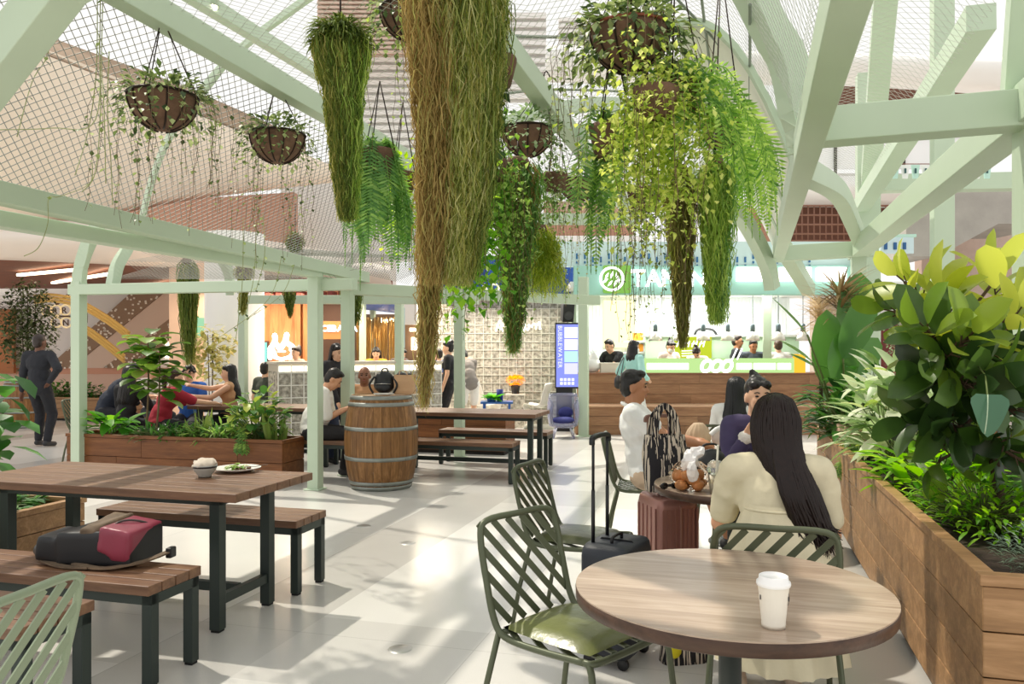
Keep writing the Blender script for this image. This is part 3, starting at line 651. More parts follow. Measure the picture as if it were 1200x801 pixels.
# menu screen
Sc=WT('menu_screen','tall lavender menu screen reading BUBBLEWATER at the blue shop','screen',P(667,500,14.6)); a=P(650.5,378,14.6); b=P(677.5,455,14.6)
Sc.part('screen_case',bx(a.x,b.x,14.6,14.72,b.z,a.z),mat('screen_black','#17171a',.35)); Sc.part('display',bx(a.x+.02,b.x,14.585,14.6,b.z+.03,a.z-.03),emis('screen_lav','#8d97ee',1.0)); Sc.part('stand',bx(a.x+.02,b.x-.1,14.62,14.72,0,b.z),MATS['screen_black'])
pw=[emis('panel_white','#f4f6ff',1.1),emis('panel_peach','#fbf1ea',1.05),emis('panel_mint','#bff0e2',1.05),emis('panel_lilac','#dcdcff',1.05)]
for i in range(4): z1=a.z-.08-i*.22; Sc.part('menu_panel',bx(a.x+.17,b.x-.01,14.575,14.585,z1-.2,z1),pw[i])
for i in range(2):
    for j in range(4): Sc.part('menu_icon',bx(a.x+.09+j*.07,a.x+.14+j*.07,14.575,14.585,b.z+.07+i*.07,b.z+.12+i*.07),pw[0])
letters('BUBBLEWATER',.105,pw[0],Sc.o,Vector((a.x+.055,14.575,a.z-.06))-Sc.L,(0,0,-1),(1,0,0),.003,0,gap=.13)
# loudspeaker
Sp=WT('loudspeaker','black loudspeaker hung from the blue fascia above the menu screen','speaker',P(664,352,14.9)); a=P(665,364,14.9); M=Euler((.25,0,.2)).to_matrix(); mb=MB(); mb.box(a,(.22,.2,.4),M=M); Sp.part('cabinet',mb,mat('speaker_black','#202225',.5),bevel=.02)
mb=MB(); mb.lathe([(0,.012),(.03,.012),(.075,0),(.085,.01)],a+M@Vector((0,-.1,-.07)),16,M=M@Matrix.Rotation(PI/2,3,'X')); Sp.part('speaker_cone',mb,mat('cone_grey','#4a4d50',.6)); mb=MB(); mb.bar(a+Vector((0,.02,.18)),P(665,346,15.0),.05,.03); Sp.part('bracket',mb,MATS['speaker_black'])
# white one piece chairs
def panton():
    t=thing('moulded_chair','x','chair'); prof=[(.26,.0),(.2,.02),(.14,.12),(.16,.3),(.21,.42),(.17,.455),(.05,.43),(-.08,.42),(-.16,.45),(-.2,.55),(-.23,.7),(-.27,.83),(-.28,.86)]
    pr=spline([Vector((x,0,z)) for x,z in prof],4); rows=[]
    for i,p in enumerate(pr):
        f=i/(len(pr)-1); w=.22+.03*math.sin(f*PI*2); w=w*(1 if f<.85 else math.sqrt(max(0.05,1-((f-.85)/.16)**2))); dip=.05*math.sin(f*PI)**2*(1 if f>.3 else .4)
        rows.append([Vector((p.x+abs(k)**2*(.10 if f>.6 else .03),w*k,p.z+(abs(k)**2)*dip)) for k in(-1,-.75,-.4,0,.4,.75,1)])
    mb=MB(); mb.grid(rows); o=mb.build('shell',mat('chair_white','#f6f2ea',.25),t); s=o.modifiers.new('thickness','SOLIDIFY'); s.thickness=.016; s=o.modifiers.new('smooth','SUBSURF'); s.levels=1; s.render_levels=1; return t
pc=panton(); g=P(630,478,15.1); pc.location=(g.x,15.1,0); pc.rotation_euler=(0,0,PI-.25); tag(pc,'white moulded plastic chair right of the yellow flower pot','chair',group='white moulded chairs')
pc2=dup(pc,(P(568,480,15.2).x,15.2,0),.5,'white moulded plastic chair left of the yellow flower pot')
# flower pot on a small pale plinth
Pl=WT('plinth_table','small pale glass block plinth against the block wall','table',P(604,500,15.5)); p=Pl.L.copy(); p.z=0; Pl.part('plinth_body',bx(p.x-.17,p.x+.17,15.35,15.65,0,.62),gb); Pl.part('plinth_top',bx(p.x-.19,p.x+.19,15.33,15.67,.62,.645),joint)
Fl=WT('flower_pot','round bunch of yellow flowers in a square black pot','plant',(p.x,15.5,.645)); mb=MB(); mb.lathe([(0,0),(.07,0),(.09,.17),(.08,.17),(.075,.14),(0,.14)],Fl.L,4); Fl.part('pot',mb,mat('pot_black','#2b2a2c',.5))
mb=MB(); rr=random.Random(5)
for i in range(230):
    d=Vector((rr.gauss(0,1),rr.gauss(0,1),rr.gauss(.35,.8))).normalized(); c=Fl.L+Vector((0,0,.24))+Vector((d.x*.19,d.y*.19,d.z*.12+.02)); mb.leaf(c-d*.06,d,(0,0,1) if abs(d.z)<.9 else (1,0,0),.075,.04,0,.1,2)
Fl.part('blossom',mb,leafmat('blossom_yellow',['#f5a30f','#ffc21c','#ffd64a'],.3))
# blue planter stand with leafy plant
Bp=WT('blue_stand','low blue display stand behind the far picnic table','stand',P(583,480,13.4)); p=P(583,470,13.4); Bp.part('top',bx(p.x-.28,p.x+.26,13.2,13.6,p.z-.03,p.z),mat('stand_blue','#2d5fa8',.4)); 
for sx in(-.22,.2):
    for sy in(13.25,13.55): Bp.part('leg',bx(p.x+sx-.02,p.x+sx+.02,sy-.02,sy+.02,0,p.z-.03),MATS['stand_blue'])
Bc=WT('blue_cup','tall dark blue cup on the blue stand','cup',(p.x+.0,13.4,p.z)); mb=MB(); mb.lathe([(0,0),(.05,0),(.06,.2),(.052,.2),(.045,.02),(0,.02)],(p.x+.04,13.45,p.z),14); Bc.part('cup_body',mb,mat('cup_blue','#1f2f86',.4))
Bl=WT('leafy_plant','small bright green broad leaf plant on the blue stand','plant',(p.x-.1,13.35,p.z)); mb=MB()
for i in range(26): a_=rr.uniform(0,2*PI); mb.leaf(Bl.L+Vector((rr.uniform(-.05,.05),rr.uniform(-.05,.05),.02)),(math.cos(a_),math.sin(a_),rr.uniform(.3,1.6)),(0,0,1),rr.uniform(.16,.26),.1,.7,.15,4,sh=1)
Bl.part('foliage',mb,leafmat('bright_green',['#2f7d1e','#4fa52c','#69bb3a'],.35)); mb=MB(); mb.lathe([(0,0),(.07,0),(.08,.06),(0,.06)],Bl.L,12); Bl.part('pot',mb,MATS['stand_blue'])
# clear acrylic chair
def acrylic():
    t=WT('acrylic_chair','clear acrylic armchair with blue cushion beside the mint post','chair',(P(660,500,13.55).x,13.55,0)); L=t.L; ac=mat('acrylic','#d9dcf4',.06,trans=.85,spec=.6)
    rows=[]
    for i in range(9):
        z=.2+.55*i/8; r=.24+.04*math.sin(i/8*PI); rows.append([L+Vector((r*math.cos(a),r*math.sin(a)*.9,z if True else 0))+Vector((0,0,.0-.25*max(0,-math.sin(a))*(i/8))) for a in [(-.25+1.5*k/16)*PI for k in range(17)]])
    mb=MB(); mb.grid(rows); o=t.part('shell',mb,ac); s=o.modifiers.new('t','SOLIDIFY'); s.thickness=.012
    mb=MB(); mb.lathe([(0,.18),(.2,.18),(.25,.22),(.25,.24),(0,.24)],L,20); t.part('seat_shell',mb,ac); mb=MB(); mb.ell(L+Vector((0,0,.3)),(.2,.19,.06),n=14); t.part('cushion',mb,mat('cushion_blue','#34397c',.7))
    mb=MB(); mb.ell(L+Vector((.05,.12,.42)),(.13,.05,.1),n=12); t.part('back_cushion',mb,MATS['cushion_blue'])
    for s in range(4):
        a=PI/4+s*PI/2; mb=MB(); mb.tube([L+Vector((.16*math.cos(a),.16*math.sin(a),.2)),L+Vector((.25*math.cos(a),.25*math.sin(a),0))],.018,6); t.part('leg',mb,ac)
acrylic()
# glass block bar
mb=None; A=P(326,470,12.0); Bq=P(517,470,13.4); A.z=0; Bq.z=0; d=(Bq-A); Ln=d.length; dn=d.normalized(); ang=math.atan2(dn.y,dn.x)
G1=thing('glass_block_bar','long grey glass block bar with glowing top edge and white grid','bar counter',A,ang)
mb=MB(); bx(0,Ln,0,.6,0,1.16,0,mb); mb.build('block_body',gb,G1)
mb=MB(); n=int(Ln/.19)
for i in range(n+1): x=i*Ln/n; bx(x-.007,x+.007,-.012,.005,0,1.3,0,mb)
for i in range(7): z=i*.19; bx(0,Ln,-.012,.005,z-.007,z+.007,0,mb)
for y in (.15,.3,.45,.6):
    bx(Ln-.005,Ln+.02,y-.012,y+.012,0,1.3,0,mb)
for i in range(7): z=i*.19; bx(Ln-.005,Ln+.02,0,.6,z-.012,z+.012,0,mb)
mb.build('grid_frame',mat('grid_white','#f0eee6',.5),G1); mb=MB(); bx(0,Ln,.0,.03,1.16,1.24,0,mb); mb.build('light_strip',emis('bar_glow','#fff1d2',3.0),G1)
mb=MB(); bx(-.02,Ln+.02,-.03,.62,1.27,1.31,0,mb); bx(0,Ln,.02,.6,1.16,1.27,0,mb); mb.build('bar_top',mat('bar_top','#d3cabb',.35),G1,bevel=.005)
# ---------------------------------------------------------------- orange timber shop at the left
orange=wood('orange_timber','#a8643a','#d3935f',2,.5,.6)
rect('wall_timber_shop',303,372,345,500,16.2,.3,orange); rect('wall_timber_dark',370,410,345,500,16.25,.3,mat('shop_dark','#4a3226',.7))
rect('trim_12',346,352,347,430,16.05,.12,orange); rect('trim_13',355,360,347,430,16.05,.12,orange)
rect('wall_shop_back',408,492,368,520,18.5,.3,mat('shop_brown','#8c715a',.7,var=.2,vscale=1.5)); rect('wall_shop_pale',472,494,350,380,18.2,.2,white)
rect('trim_14',300,410,335,347,15.9,.5,mat('orange_soffit','#c98b5e',.6))
mb=MB()
for i in range(9): p=P(306+i*12,344,15.7); mb.box(p,(.09,.5,.09))
struct('trim_15',mb,MATS['maroon'])
Ol=WT('teal_screen','small teal menu screen left of the glowing emblem','screen',P(308,408,16.0)); a=P(303.5,401,16.0); b=P(312.5,430,16.0); Ol.part('display',bx(a.x,b.x,15.98,16.02,b.z,a.z),emis('teal_glow','#8fe0d0',1.2)); Ol.part('screen_frame',bx(a.x-.03,b.x+.03,16.02,16.08,b.z-.03,a.z+.03),MATS['shop_dark'])
Em=WT('glowing_emblem','big glowing white emblem with two raised strokes on the timber shop','shop sign',P(330,421,15.9)); es=emis('emblem_white','#fff6ea',3.2); q=lambda x,y: P(x,y,15.9)
def stroke(pts,r): 
    mb=MB(); mb.tube(spline([q(*p) for p in pts],4),r,8); mb.ell(q(*pts[0]),r,n=8); mb.ell(q(*pts[-1]),r,n=8); return mb
for pts,r in (([(322,393),(322,400),(316.5,409)],.055),([(322,400),(327,408)],.05),([(336,392),(334,400),(328.5,408)],.055),([(334,400),(343,406)],.05),([(316.5,411),(316.5,419)],.05),([(321,410),(324,419)],.03),([(321,418),(330,420.5),(339,418)],.035),([(326,411.5),(334,411.5)],.02),([(341,409),(343.5,413),(339,419)],.045)):
    Em.part('stroke',stroke(pts,r),es)
Cb=WT('shop_sign','dark timber header with glowing CEBAZA letters, between the mint posts','shop sign',P(392,380,15.6)); a=P(372,376,15.6); b=P(412,397,15.6); Cb.part('header_board',bx(a.x,b.x,15.62,15.75,b.z,a.z),mat('amber_board','#b8743f',.6)); letters('CEBAZA',.17,wh,Cb.o,P(376.4,388,15.6)-Cb.L,(1,0,0),(0,0,1),.012,.006,gap=.04)
# golden bead strings in the bar behind
mb=MB(); rr=random.Random(9)
for i in range(150):
    p=P(rr.uniform(418,468),rr.uniform(371,376),rr.uniform(16.6,18)); L=rr.uniform(.3,1.0); mb.tube([p,p-Vector((0,0,L))],.012,4)
o=mb.build('bead_curtain',mat('gold','#d9a85c',.3,.6)); tag(o,'golden bead strings hanging at the back of the block bar','decoration',kind='stuff')
for i,(px,py,Y) in enumerate(((423,372,16.5),(436,375,17),(447,375,17),(452,376,17),(459,375,17),(466,376,17))):
    mb=MB(); mb.ell(P(px,py,Y),.05,n=8); o=mb.build('globe_bulb',emis('bulb_warm','#ffe2ae',8)); tag(o,'%s globe bulb from the left above the golden strings'%ORD[i],'bulb','globe bulbs in the bar')
rect('trim_16',419,472,349,351,15.0,.1,emis('edge_light','#fff6e8',1.5))
f=[P(418,350,14.6),P(466,350,14.6),P(466,367,17),P(418,361.5,17)]; slab('ceiling_blue',f,shift(f,(0,0,.12)),mat('soffit_blue','#3c66c0',.5))
rect('trim_17',466,473,360,470,16.5,.2,mat('post_blue','#9cbcc0',.5))
for x0,x1,y0,y1 in ((480,490,384,388),(434,437,398,412),(482,489,395,410)): 
    rect('window_%d'%(3+len([o for o in bpy.data.objects if o.name.startswith('window_')])),x0,x1,y0,y1,18.3,.08,MATS['led_warm'])
area('bar_light',(-2.6,15.0,2.5),2.5,LB*.6,(1,.85,.62),sy=2); area('shop_light',(-5,15.2,2.6),2,LB*.35,(1,.75,.5),sy=1); area('blue_shop_light',(-.3,15.3,2.55),2.2,LB*.35,(1,.93,.8),sy=.6); area('gallery_light',(-9.5,18,3.2),5,LB*2.6,(1,.88,.76),sy=3)
# far left sign of round letters and yellow arcs
Lt=WT('letter_sign','two rows of cream ring letters hung in front of the left wall','shop sign',P(68,370,18.6)); dk=mat('sign_brown','#5b4330',.6); crm=mat('sign_cream','#f1d9a8',.5,emit=.35); q=lambda x,y,Y=18.6: P(x,y,Y)
for ch,px,py in (('O',55,364),('R',66,363.5),('R',77,363),('R',66,377.5),('N',78,377.5)):
    c=q(px,py); mb=MB(); mb.tube([c+Vector((.12*math.cos(t),0,.12*math.sin(t))) for t in [2*PI*k/16 for k in range(17)]],.022,6); Lt.part('letter_ring',mb,crm); letters(ch,.2,dk,Lt.o,c+Vector((-.075,-.01,-.075))-Lt.L,(1,0,0),(0,0,1),.012)
mb=MB(); mb.bar(q(70,370.5),q(101,370.5),.05,.04); mb.bar(q(101,355),q(101,378),.05,.04); mb.bar(q(66,357),q(88,338),.05,.04); Lt.part('sign_frame',mb,dk)
for i,pts in enumerate(([(40,347),(58,345),(85,349),(103,357),(128,372),(152,390)],[(84,376),(103,384),(124,399),(146,417)])):
    t=WT('mounted_arch','x','arch',P(110,400,17.5),'yellow tube arches by the left wall'); 
    for dz in (0,.07,.14):
        mb=MB(); mb.tube(spline([P(x,y,17.6)+Vector((0,0,-dz)) for x,y in pts],6),.035,6); t.part('tube',mb,mat('arch_yellow','#e3bd6a',.45))
    t.o['label']=['long yellow triple tube arch curving down before the left wall','short lower yellow triple tube arch before the left wall'][i]
# ---------------------------------------------------------------- furniture
slat=wood('table_slat','#5d412d','#8d6b4e',0,.42,1.0,'#775640'); steelg=mat('frame_green_black','#2d3733',.45,.3)
def picnic(name,label,cat,L,W,H,n,lw,loc,inset=.05,grp=None,stretch=True):
    t=thing(name,label,cat,loc,RZ,grp); pw=W/n
    for i in range(n):
        mb=MB(); mb.box((0,-W/2+pw*(i+.5),H-.022),(L,pw-.006,.044)); mb.build('slat',slat,t,bevel=.004)
    mb=MB(); a=L/2-inset; b=W/2-(.02 if not stretch else .12)
    for s in(-1,1): mb.box((0,s*(b-.02),H-.066),(2*a,.04,.045)); mb.box((s*(a-.02),0,H-.066),(.04,2*b,.045))
    mb.build('apron',steelg,t,bevel=.002)
    for sx in(-1,1):
        for sy in(-1,1):
            mb=MB(); mb.box((sx*(a-lw/2),sy*(b-lw/2),(H-.045)/2+.006),(lw,lw,H-.057)); lg=mb.build('leg',steelg,t,bevel=.003)
            mb=MB(); mb.box((sx*(a-lw/2),sy*(b-lw/2),.005),(lw*.8,lw*.8,.01)); mb.build('foot_pad',mat('rubber','#151515',.8),lg)
    if stretch:
        for sx in(-1,1):
            mb=MB(); mb.box((sx*(a-lw/2),0,.16),(.04,2*b-2*lw,.05)); mb.build('stretcher',steelg,t,bevel=.002)
        mb=MB(); mb.box((0,0,.16),(2*a-2*lw,.04,.05)); mb.build('stretcher',steelg,t,bevel=.002)
    return t
BG='slatted benches'
picnic('picnic_table','long slatted wood picnic table with bowl and plate on it, front left','table',1.8,.76,.75,6,.06,(-2.141,4.568,0),.18)
picnic('bench','slatted wood bench with the dark backpack lying on it','bench',1.45,.36,.45,4,.05,(-2.215,3.79,0),.0,BG,False)
picnic('bench','slatted wood bench on the far side of the front left picnic table','bench',1.45,.37,.45,4,.05,(-1.935,5.113,0),.0,BG,False)
c3=V(-1.70,3.25,0)-VV*.185-U*.725
picnic('bench','slatted wood bench mostly hidden behind the pale slatted chair, bottom left','bench',1.45,.37,.45,4,.05,c3,.0,BG,False)
picnic('picnic_table','long slatted picnic table right of the wine barrel','table',1.8,.76,.75,6,.06,(-.505,9.618,0),.06)
picnic('bench','slatted bench on the near side of the table by the barrel','bench',1.45,.36,.45,4,.05,(-.65,9.10,0),.0,BG,False)
picnic('bench','slatted bench on the far side of the table by the barrel','bench',1.45,.36,.45,4,.05,(-.213,10.32,0),.0,BG,False)
picnic('picnic_table','dark picnic table behind the left planter where the group sits','table',1.9,.76,.75,6,.06,(-3.26,10.58,0),.06)
picnic('bench','slatted bench under the man in the white shirt','bench',1.1,.36,.45,4,.05,(-2.28,9.25,0),.0,BG,False)
picnic('bench','slatted bench on the near side of the group table, behind the left planter','bench',1.9,.36,.45,4,.05,(-4.1,9.98,0),.0,BG,False)
# ------------ chairs with slanting slats
def chair(label,loc,rz,colr='chair_olive',hexc='#545a44'):
    t=thing('slat_chair',label,'chair',loc,rz,'slatted metal chairs'); m=mat(colr,hexc,.42,.25); r=.0125; w=.215; zs=.45
    by=lambda z:-.21-(z-zs)*.24
    loop=[(-w,.21,zs),(-w,.0,zs-.012),(-w,-.16,zs-.005),(-w*1.0,-.215,zs+.05),(-w,by(.62),.62),(-w*.98,by(.77),.77),(-w*.8,by(.83),.83),(0,by(.835),.835),(w*.8,by(.83),.83),(w*.98,by(.77),.77),(w,by(.62),.62),(w,-.215,zs+.05),(w,-.16,zs-.005),(w,0,zs-.012),(w,.21,zs)]
    mb=MB(); mb.tube(spline(loop,4),r,8); mb.build('back_frame',m,t)
    mb=MB(); mb.tube(spline([(-w,.2,zs),(-w*.9,.235,zs),(0,.24,zs-.004),(w*.9,.235,zs),(w,.2,zs)],4),r,8); mb.tube([(-w,-.19,zs),(0,-.19,zs-.012),(w,-.19,zs)],r,8); mb.build('seat_frame',m,t)
    for sx in(-1,1):
        mb=MB(); mb.tube(spline([(sx*w,.2,zs),(sx*(w+.004),.235,zs-.03),(sx*(w+.02),.26,.2),(sx*(w+.03),.275,0)],4),r*.95,8); mb.build('leg',m,t)
        mb=MB(); mb.tube([(sx*w,-.19,zs),(sx*(w+.02),-.25,.2),(sx*(w+.03),-.285,0)],r*.95,8); mb.build('leg',m,t)
    # back slats run up to +x
    sl=1.15; k=-.60
    while k<.86:
        x0,x1=-w,w; z0=.50+k; z1=z0+sl*2*w; zlo,zhi=.465,.825
        if z0<zlo: x0=-w+(zlo-z0)/sl
        if z1>zhi: x1=-w+(zhi-z0)/sl
        if x1-x0>.03:
            pts=[]
            for j in range(6):
                x=x0+(x1-x0)*j/5; z=z0+sl*(x+w); pts.append(Vector((x,by(z)-.004,z)))
            mb=MB(); mb.beam(pts,.024,.006,(0,-1,.2)); mb.build('back_slat',m,t)
        k+=.088
    k=-.42
    while k<.42:
        pts=[]
        for j in range(9):
            y=-.19+.42*j/8; x=k+ .55*(y+.19)-.10
            if -w<=x<=w: pts.append(Vector((x,y,zs+.004-.022*math.sin(PI*j/8))))
        if len(pts)>1: mb=MB(); mb.beam(pts,.024,.006,(0,0,1)); mb.build('seat_slat',m,t)
        k+=.075
    return t
def face(dx,dy): return math.atan2(-dx,dy)   # rotation that turns local +y to (dx,dy)
C1=chair('olive slatted chair with sunlit leather cushion left of the front round table',V(.083,3.03,0)+V(.72,-.69,0)*.215,face(.72,-.69))
C2=chair('olive slatted chair with dark cushion behind the sunlit one, beside the black suitcase',V(.17,4.42,0)+V(.9,-.43,0)*.215,face(.9,-.43))
C3=chair('dark slatted chair carrying the woman in the cream dress',V(.955,2.90,0)+VV*.215,RZ)
C4=chair('dark slatted chair under the man in the white polo',(1.0,6.02,0),face(.97,-.2))
C5=chair('olive slatted chair in sunlit pale green cropped by the bottom left corner',V(-1.36,2.12,0)+V(-.2,0,0),face(-1,.15),'chair_sunlit','#8d9a80')  # sunlight put into the colour: a paler copy of the olive chairs
C6=chair('slatted chair by the woman with long black hair at the white table',(1.93,6.95,0),face(.45,.9))
C7=chair('slatted chair under the woman in the purple jacket',(1.52,5.02,0),face(-.3,-.95))
C8=chair('olive slatted chair left of the group table behind the mint post',(-5.5,10.45,0),face(.95,.1))
def cushion(ch,label,col):
    l=ch.location; o=MB(); n=12; rows=[]
    for i in range(n+1):
        r=[]
        for j in range(n+1):
            u,v=i/n*2-1,j/n*2-1; e=(1-u**6)*(1-v**6); r.append(Vector((u*.195*(1-.06*v*v),v*.2-.0,.025*e**.5+.012*(1-u*u)*(1-v*v))))
        rows.append(r)
    o.grid(rows); o.grid([[Vector((p.x,p.y,-.012*0-0.002*0)) for p in r][::-1] for r in rows])
    b=o.build('seat_cushion',mat(col[0],col[1],.28,var=.12,vscale=9,bump=.25,bscale=25),None,loc=(l.x,l.y,.462),rz=ch.rotation_euler[2]); tag(b,label,'cushion','leather seat cushions'); return b
cushion(C1,'shiny olive leather cushion on the chair nearest the front round table',('leather_olive','#6f7447'))
cushion(C2,'dark olive cushion on the chair beside the black suitcase',('leather_dark','#4a4d33'))
# ------------ round tables
def roundtable(label,x,y,r,z=.75,top=None,edge=None,base='disc'):
    t=thing('round_table',label,'table',(x,y,0),RZ,'round cafe tables'); top=top or wood('round_top','#8f7a68','#c6b3a0',0,.24,.6,'#ab9683'); edge=edge or wood('round_edge','#38261b','#5a4030',0,.4,1)
    mb=MB(); mb.lathe([(0,z),(r-.006,z),(r,z-.004)],n=64,sm=False); 
    # the top is glued up from wide boards
    o=MB(); n=5
    for i in range(n):
        a=-r+2*r*i/n; b=a+2*r/n; pts=[]
        ta,tb=math.acos(max(-1,min(1,a/r))),math.acos(max(-1,min(1,b/r)))
        for k in range(19): xx=r*math.cos(ta+(tb-ta)*k/18); pts.append((xx,math.sqrt(max(0,r*r-xx*xx))))
        poly=pts+[(xx,-yy) for xx,yy in reversed(pts)]
        P2=[]; 
        for q in poly:
            if not P2 or (abs(q[0]-P2[-1][0])+abs(q[1]-P2[-1][1]))>1e-5: P2.append(q)
        o.prism(P2,lambda x,y:Vector((y,x,z-.004)),lambda x,y:Vector((y,x,z)))
    o.build('tabletop',top,t)
    mb=MB(); mb.lathe([(0,z-.046),(r-.012,z-.046),(r,z-.04),(r+.0015,z-.006),(r-.004,z-.001),(r-.01,z-.004)],n=64); mb.build('edge_band',edge,t)
    dk=mat('table_base','#3b403d',.45,.4)
    mb=MB(); mb.lathe([(.16,z-.046),(.16,z-.052),(.034,z-.055),(.034,.03),(.06,.022)],n=20); mb.build('column',dk,t)
    if base=='disc':
        mb=MB(); mb.lathe([(.06,.024),(.22,.016),(.25,.008),(.25,0),(0,0)],n=32); mb.build('base_plate',dk,t)
    return t
roundtable('big round wood table with paper cup in the bottom right foreground',.66,2.41,.465)
roundtable('round wood table with bread bag where the cream dress woman sits',1.19,4.27,.42)
pale=mat('pale_laminate','#cfc9bf',.35); pe=mat('dark_edge','#4b4038',.5)
roundtable('round pale table with white pouch beside the man in the polo',1.76,6.1,.42,.75,pale,pe)
roundtable('small round pale table by the long haired woman, nearest the counter',2.45,8.0,.40,.75,pale,pe)
# ------------ timber planters
def planter(name,label,corner,lu,lv,h,rows,m,soilz,cap=.06,base=.05,seams=1.2):
    """corner: near left corner; lu along U, lv along V"""
    t=thing(name,label,'planter',corner,RZ); ph=(h-.04-base)/rows; th=.03
    def wall(a,b,nm):
        mb=MB(); a=Vector(a); b=Vector(b); d=(b-a); L=d.length; d.normalize(); n=d.cross(Vector((0,0,1)))
        for i in range(rows):
            x=0; z=base+ph*(i+.5); first=R.uniform(.4,1)*seams
            while x<L-.001:
                e=min(L,x+first); first=seams*R.uniform(.8,1.2)
                if L-e<.15: e=L
                p=a+d*(x+e)/2; mb.bar(a+d*(x+.0015)+Vector((0,0,z)),a+d*(e-.0015)+Vector((0,0,z)),th,ph-.005); x=e
        return mb.build(nm,m,t,bevel=.003)
    i=th/2
    wall((0,i,0),(lu,i,0),'front_boards'); wall((lu,lv-i,0),(0,lv-i,0),'back_boards'); wall((i,lv,0),(i,0,0),'side_boards'); wall((lu-i,0,0),(lu-i,lv,0),'side_boards')
    mb=MB(); c=cap; z=h-.02
    mb.box((lu/2,c/2-.01,z),(lu+.02,c,.038)); mb.box((lu/2,lv-c/2+.01,z),(lu+.02,c,.038)); mb.box((c/2-.01,lv/2,z),(c,lv-2*c+.02,.038)); mb.box((lu-c/2+.01,lv/2,z),(c,lv-2*c+.02,.038)); mb.build('cap_rail',m,t,bevel=.004)
    mb=MB(); mb.box((lu/2,lv/2,base/2),(lu-.06,lv-.06,base)); mb.build('plinth',mat('plinth_dark','#2a2622',.8),t)
    mb=MB(); n=14; rows_=[[Vector((.03+(lu-.06)*a/n,.03+(lv-.06)*b/n,soilz+.02*mnoise.noise(Vector((a*.7,b*.7,1))))) for b in range(n+1)] for a in range(n+1)]; mb.grid(rows_); mb.build('soil',mat('soil','#2e2118',.95,var=.3,vscale=30,bump=.6,bscale=60),t)
    return t
tan=wood('planter_tan','#876544','#c79e74',0,.45,.8,'#a67f57',.35); tanv=tan
redw=wood('planter_red','#5c3418','#8d5a33',0,.5,.8,'#744623')
RPc=V(1.59,2.69,0); planter('timber_planter','long tan timber planter full of big leaves along the right side',RPc,2.2,5.6,.71,4,tan,.6,.06,.05,2.6)
planter('timber_planter','red brown timber planter with shrubs behind the front picnic table',V(-5.27,9.42,0),2.88,.46,.5,2,redw,.42,.04,.03,1.4)
planter('timber_planter','timber planter at the left edge behind the picnic table',V(-2.95,5.5,0)-U*.9-VV*2.2,.9,2.2,.46,3,tan,.38)
planter('timber_planter','timber planter behind the picnic table by the barrel',V(-.09,11.2,0)-U*1.6,1.6,.5,.62,3,redw,.5,.04)
planter('timber_planter','timber planter behind the standing man at the far left',P(52,475,17.0)*1+V(0,0,-P(52,475,17.0).z),2.2,.6,.5,2,tan,.4)
# ------------ barrels
def barrel(label,x,y,h,rm):
    t=thing('wine_barrel',label,'barrel',(x,y,0),.3); prof=lambda z: rm*(.80+.20*(1-((z/h-.5)*2)**2)**.9) if 0<z/h<1 else rm*.80
    wd=wood('barrel_stave','#5f3f24','#a57a4e',2,.5,1.0,'#80592f'); n=26
    mb=MB()
    for i in range(n):
        a0=2*PI*i/n+.004; a1=2*PI*(i+1)/n-.004; rows=[]
        for j in range(13):
            z=h*j/12; r=prof(z); rows.append([Vector((r*math.cos(a),r*math.sin(a),z)) for a in(a0,(a0+a1)/2,a1)])
        mb.grid(rows)
    mb.build('staves',wd,t)
    mb=MB(); mb.lathe([(0,h-.015),(rm*.76,h-.015),(rm*.765,h),(rm*.80,h),(rm*.80,h-.03)],n=40,sm=False); mb.lathe([(rm*.7,.02),(rm*.79,0)],n=30); mb.build('barrel_head',wood('barrel_head','#8a6a48','#c2a078',0,.5),t)
    st=mat('hoop_steel','#8d918c',.45,.75,var=.12,vscale=12)
    for z0,z1 in ((h*.955,h*.995),(h*.885,h*.925),(h*.63,h*.67),(h*.315,h*.355),(h*.055,h*.095),(h*.0,h*.045)):
        mb=MB(); mb.lathe([(prof(z0)+.001,z0),(prof(z0)+.006,z0),(prof(z1)+.006,z1),(prof(z1)+.001,z1)],n=48); hp=mb.build('hoop',st,t)
        if .2<z0/h<.8:
            mb=MB(); mb.ell((prof(z0)*math.cos(-1.0)+.004,prof(z0)*math.sin(-1.0)-.006,(z0+z1)/2),.011,n=8); mb.build('rivet',st,hp)
    return t
barrel('wine barrel with backpack and paper bag standing on it',-1.417,8.63,1.0,.395)
barrel('wine barrel planter with leafy shrub behind the standing man',P(30,500,15.5).x,15.5,.9,.42)
# ------------ small things on the front tables
def lathe_part(t,name,prof,m,n=28,parent=None,c=(0,0,0)): mb=MB(); mb.lathe(prof,c,n); return mb.build(name,m,parent or t)
paper=mat('cup_paper','#ece6d8',.5); lidm=mat('cup_lid','#f7f6f4',.3)
t=thing('coffee_cup','white paper coffee cup with white lid on the front round table','cup',(.675,2.055,.75),0)
lathe_part(t,'cup_body',[(0,.002),(.028,.002),(.0295,0),(.0305,.012),(.030,.014),(.0395,.112),(.040,.114),(.0385,.116)],paper)
lathe_part(t,'lid',[(.0415,.108),(.0435,.113),(.0425,.119),(.038,.122),(.0365,.133),(.034,.1345),(.032,.130),(.0,.130)],lidm)
mb=MB(); mb.ell((-.0,-.032,.130),(.006,.003,.0015),n=8); mb.build('sip_hole',mat('hole','#55524d',.8),t)
bk=mat('print_black','#2b2a28',.6)
mb=MB(); mb.box((.033,-.0195,.078),(.004,.002,.012),rz=.9); mb.box((.0335,-.0185,.087),(.001,.001,.01),rz=.9); mb.box((-.0365,-.008,.08),(.002,.003,.012)); mb.bar((.0305,-.0205,.062),(.0345,-.0135,.068),.001,.0012); mb.build('print_mark',bk,t)
def onU(x,y,du,dv): return V(x,y,0)+U*du+VV*dv
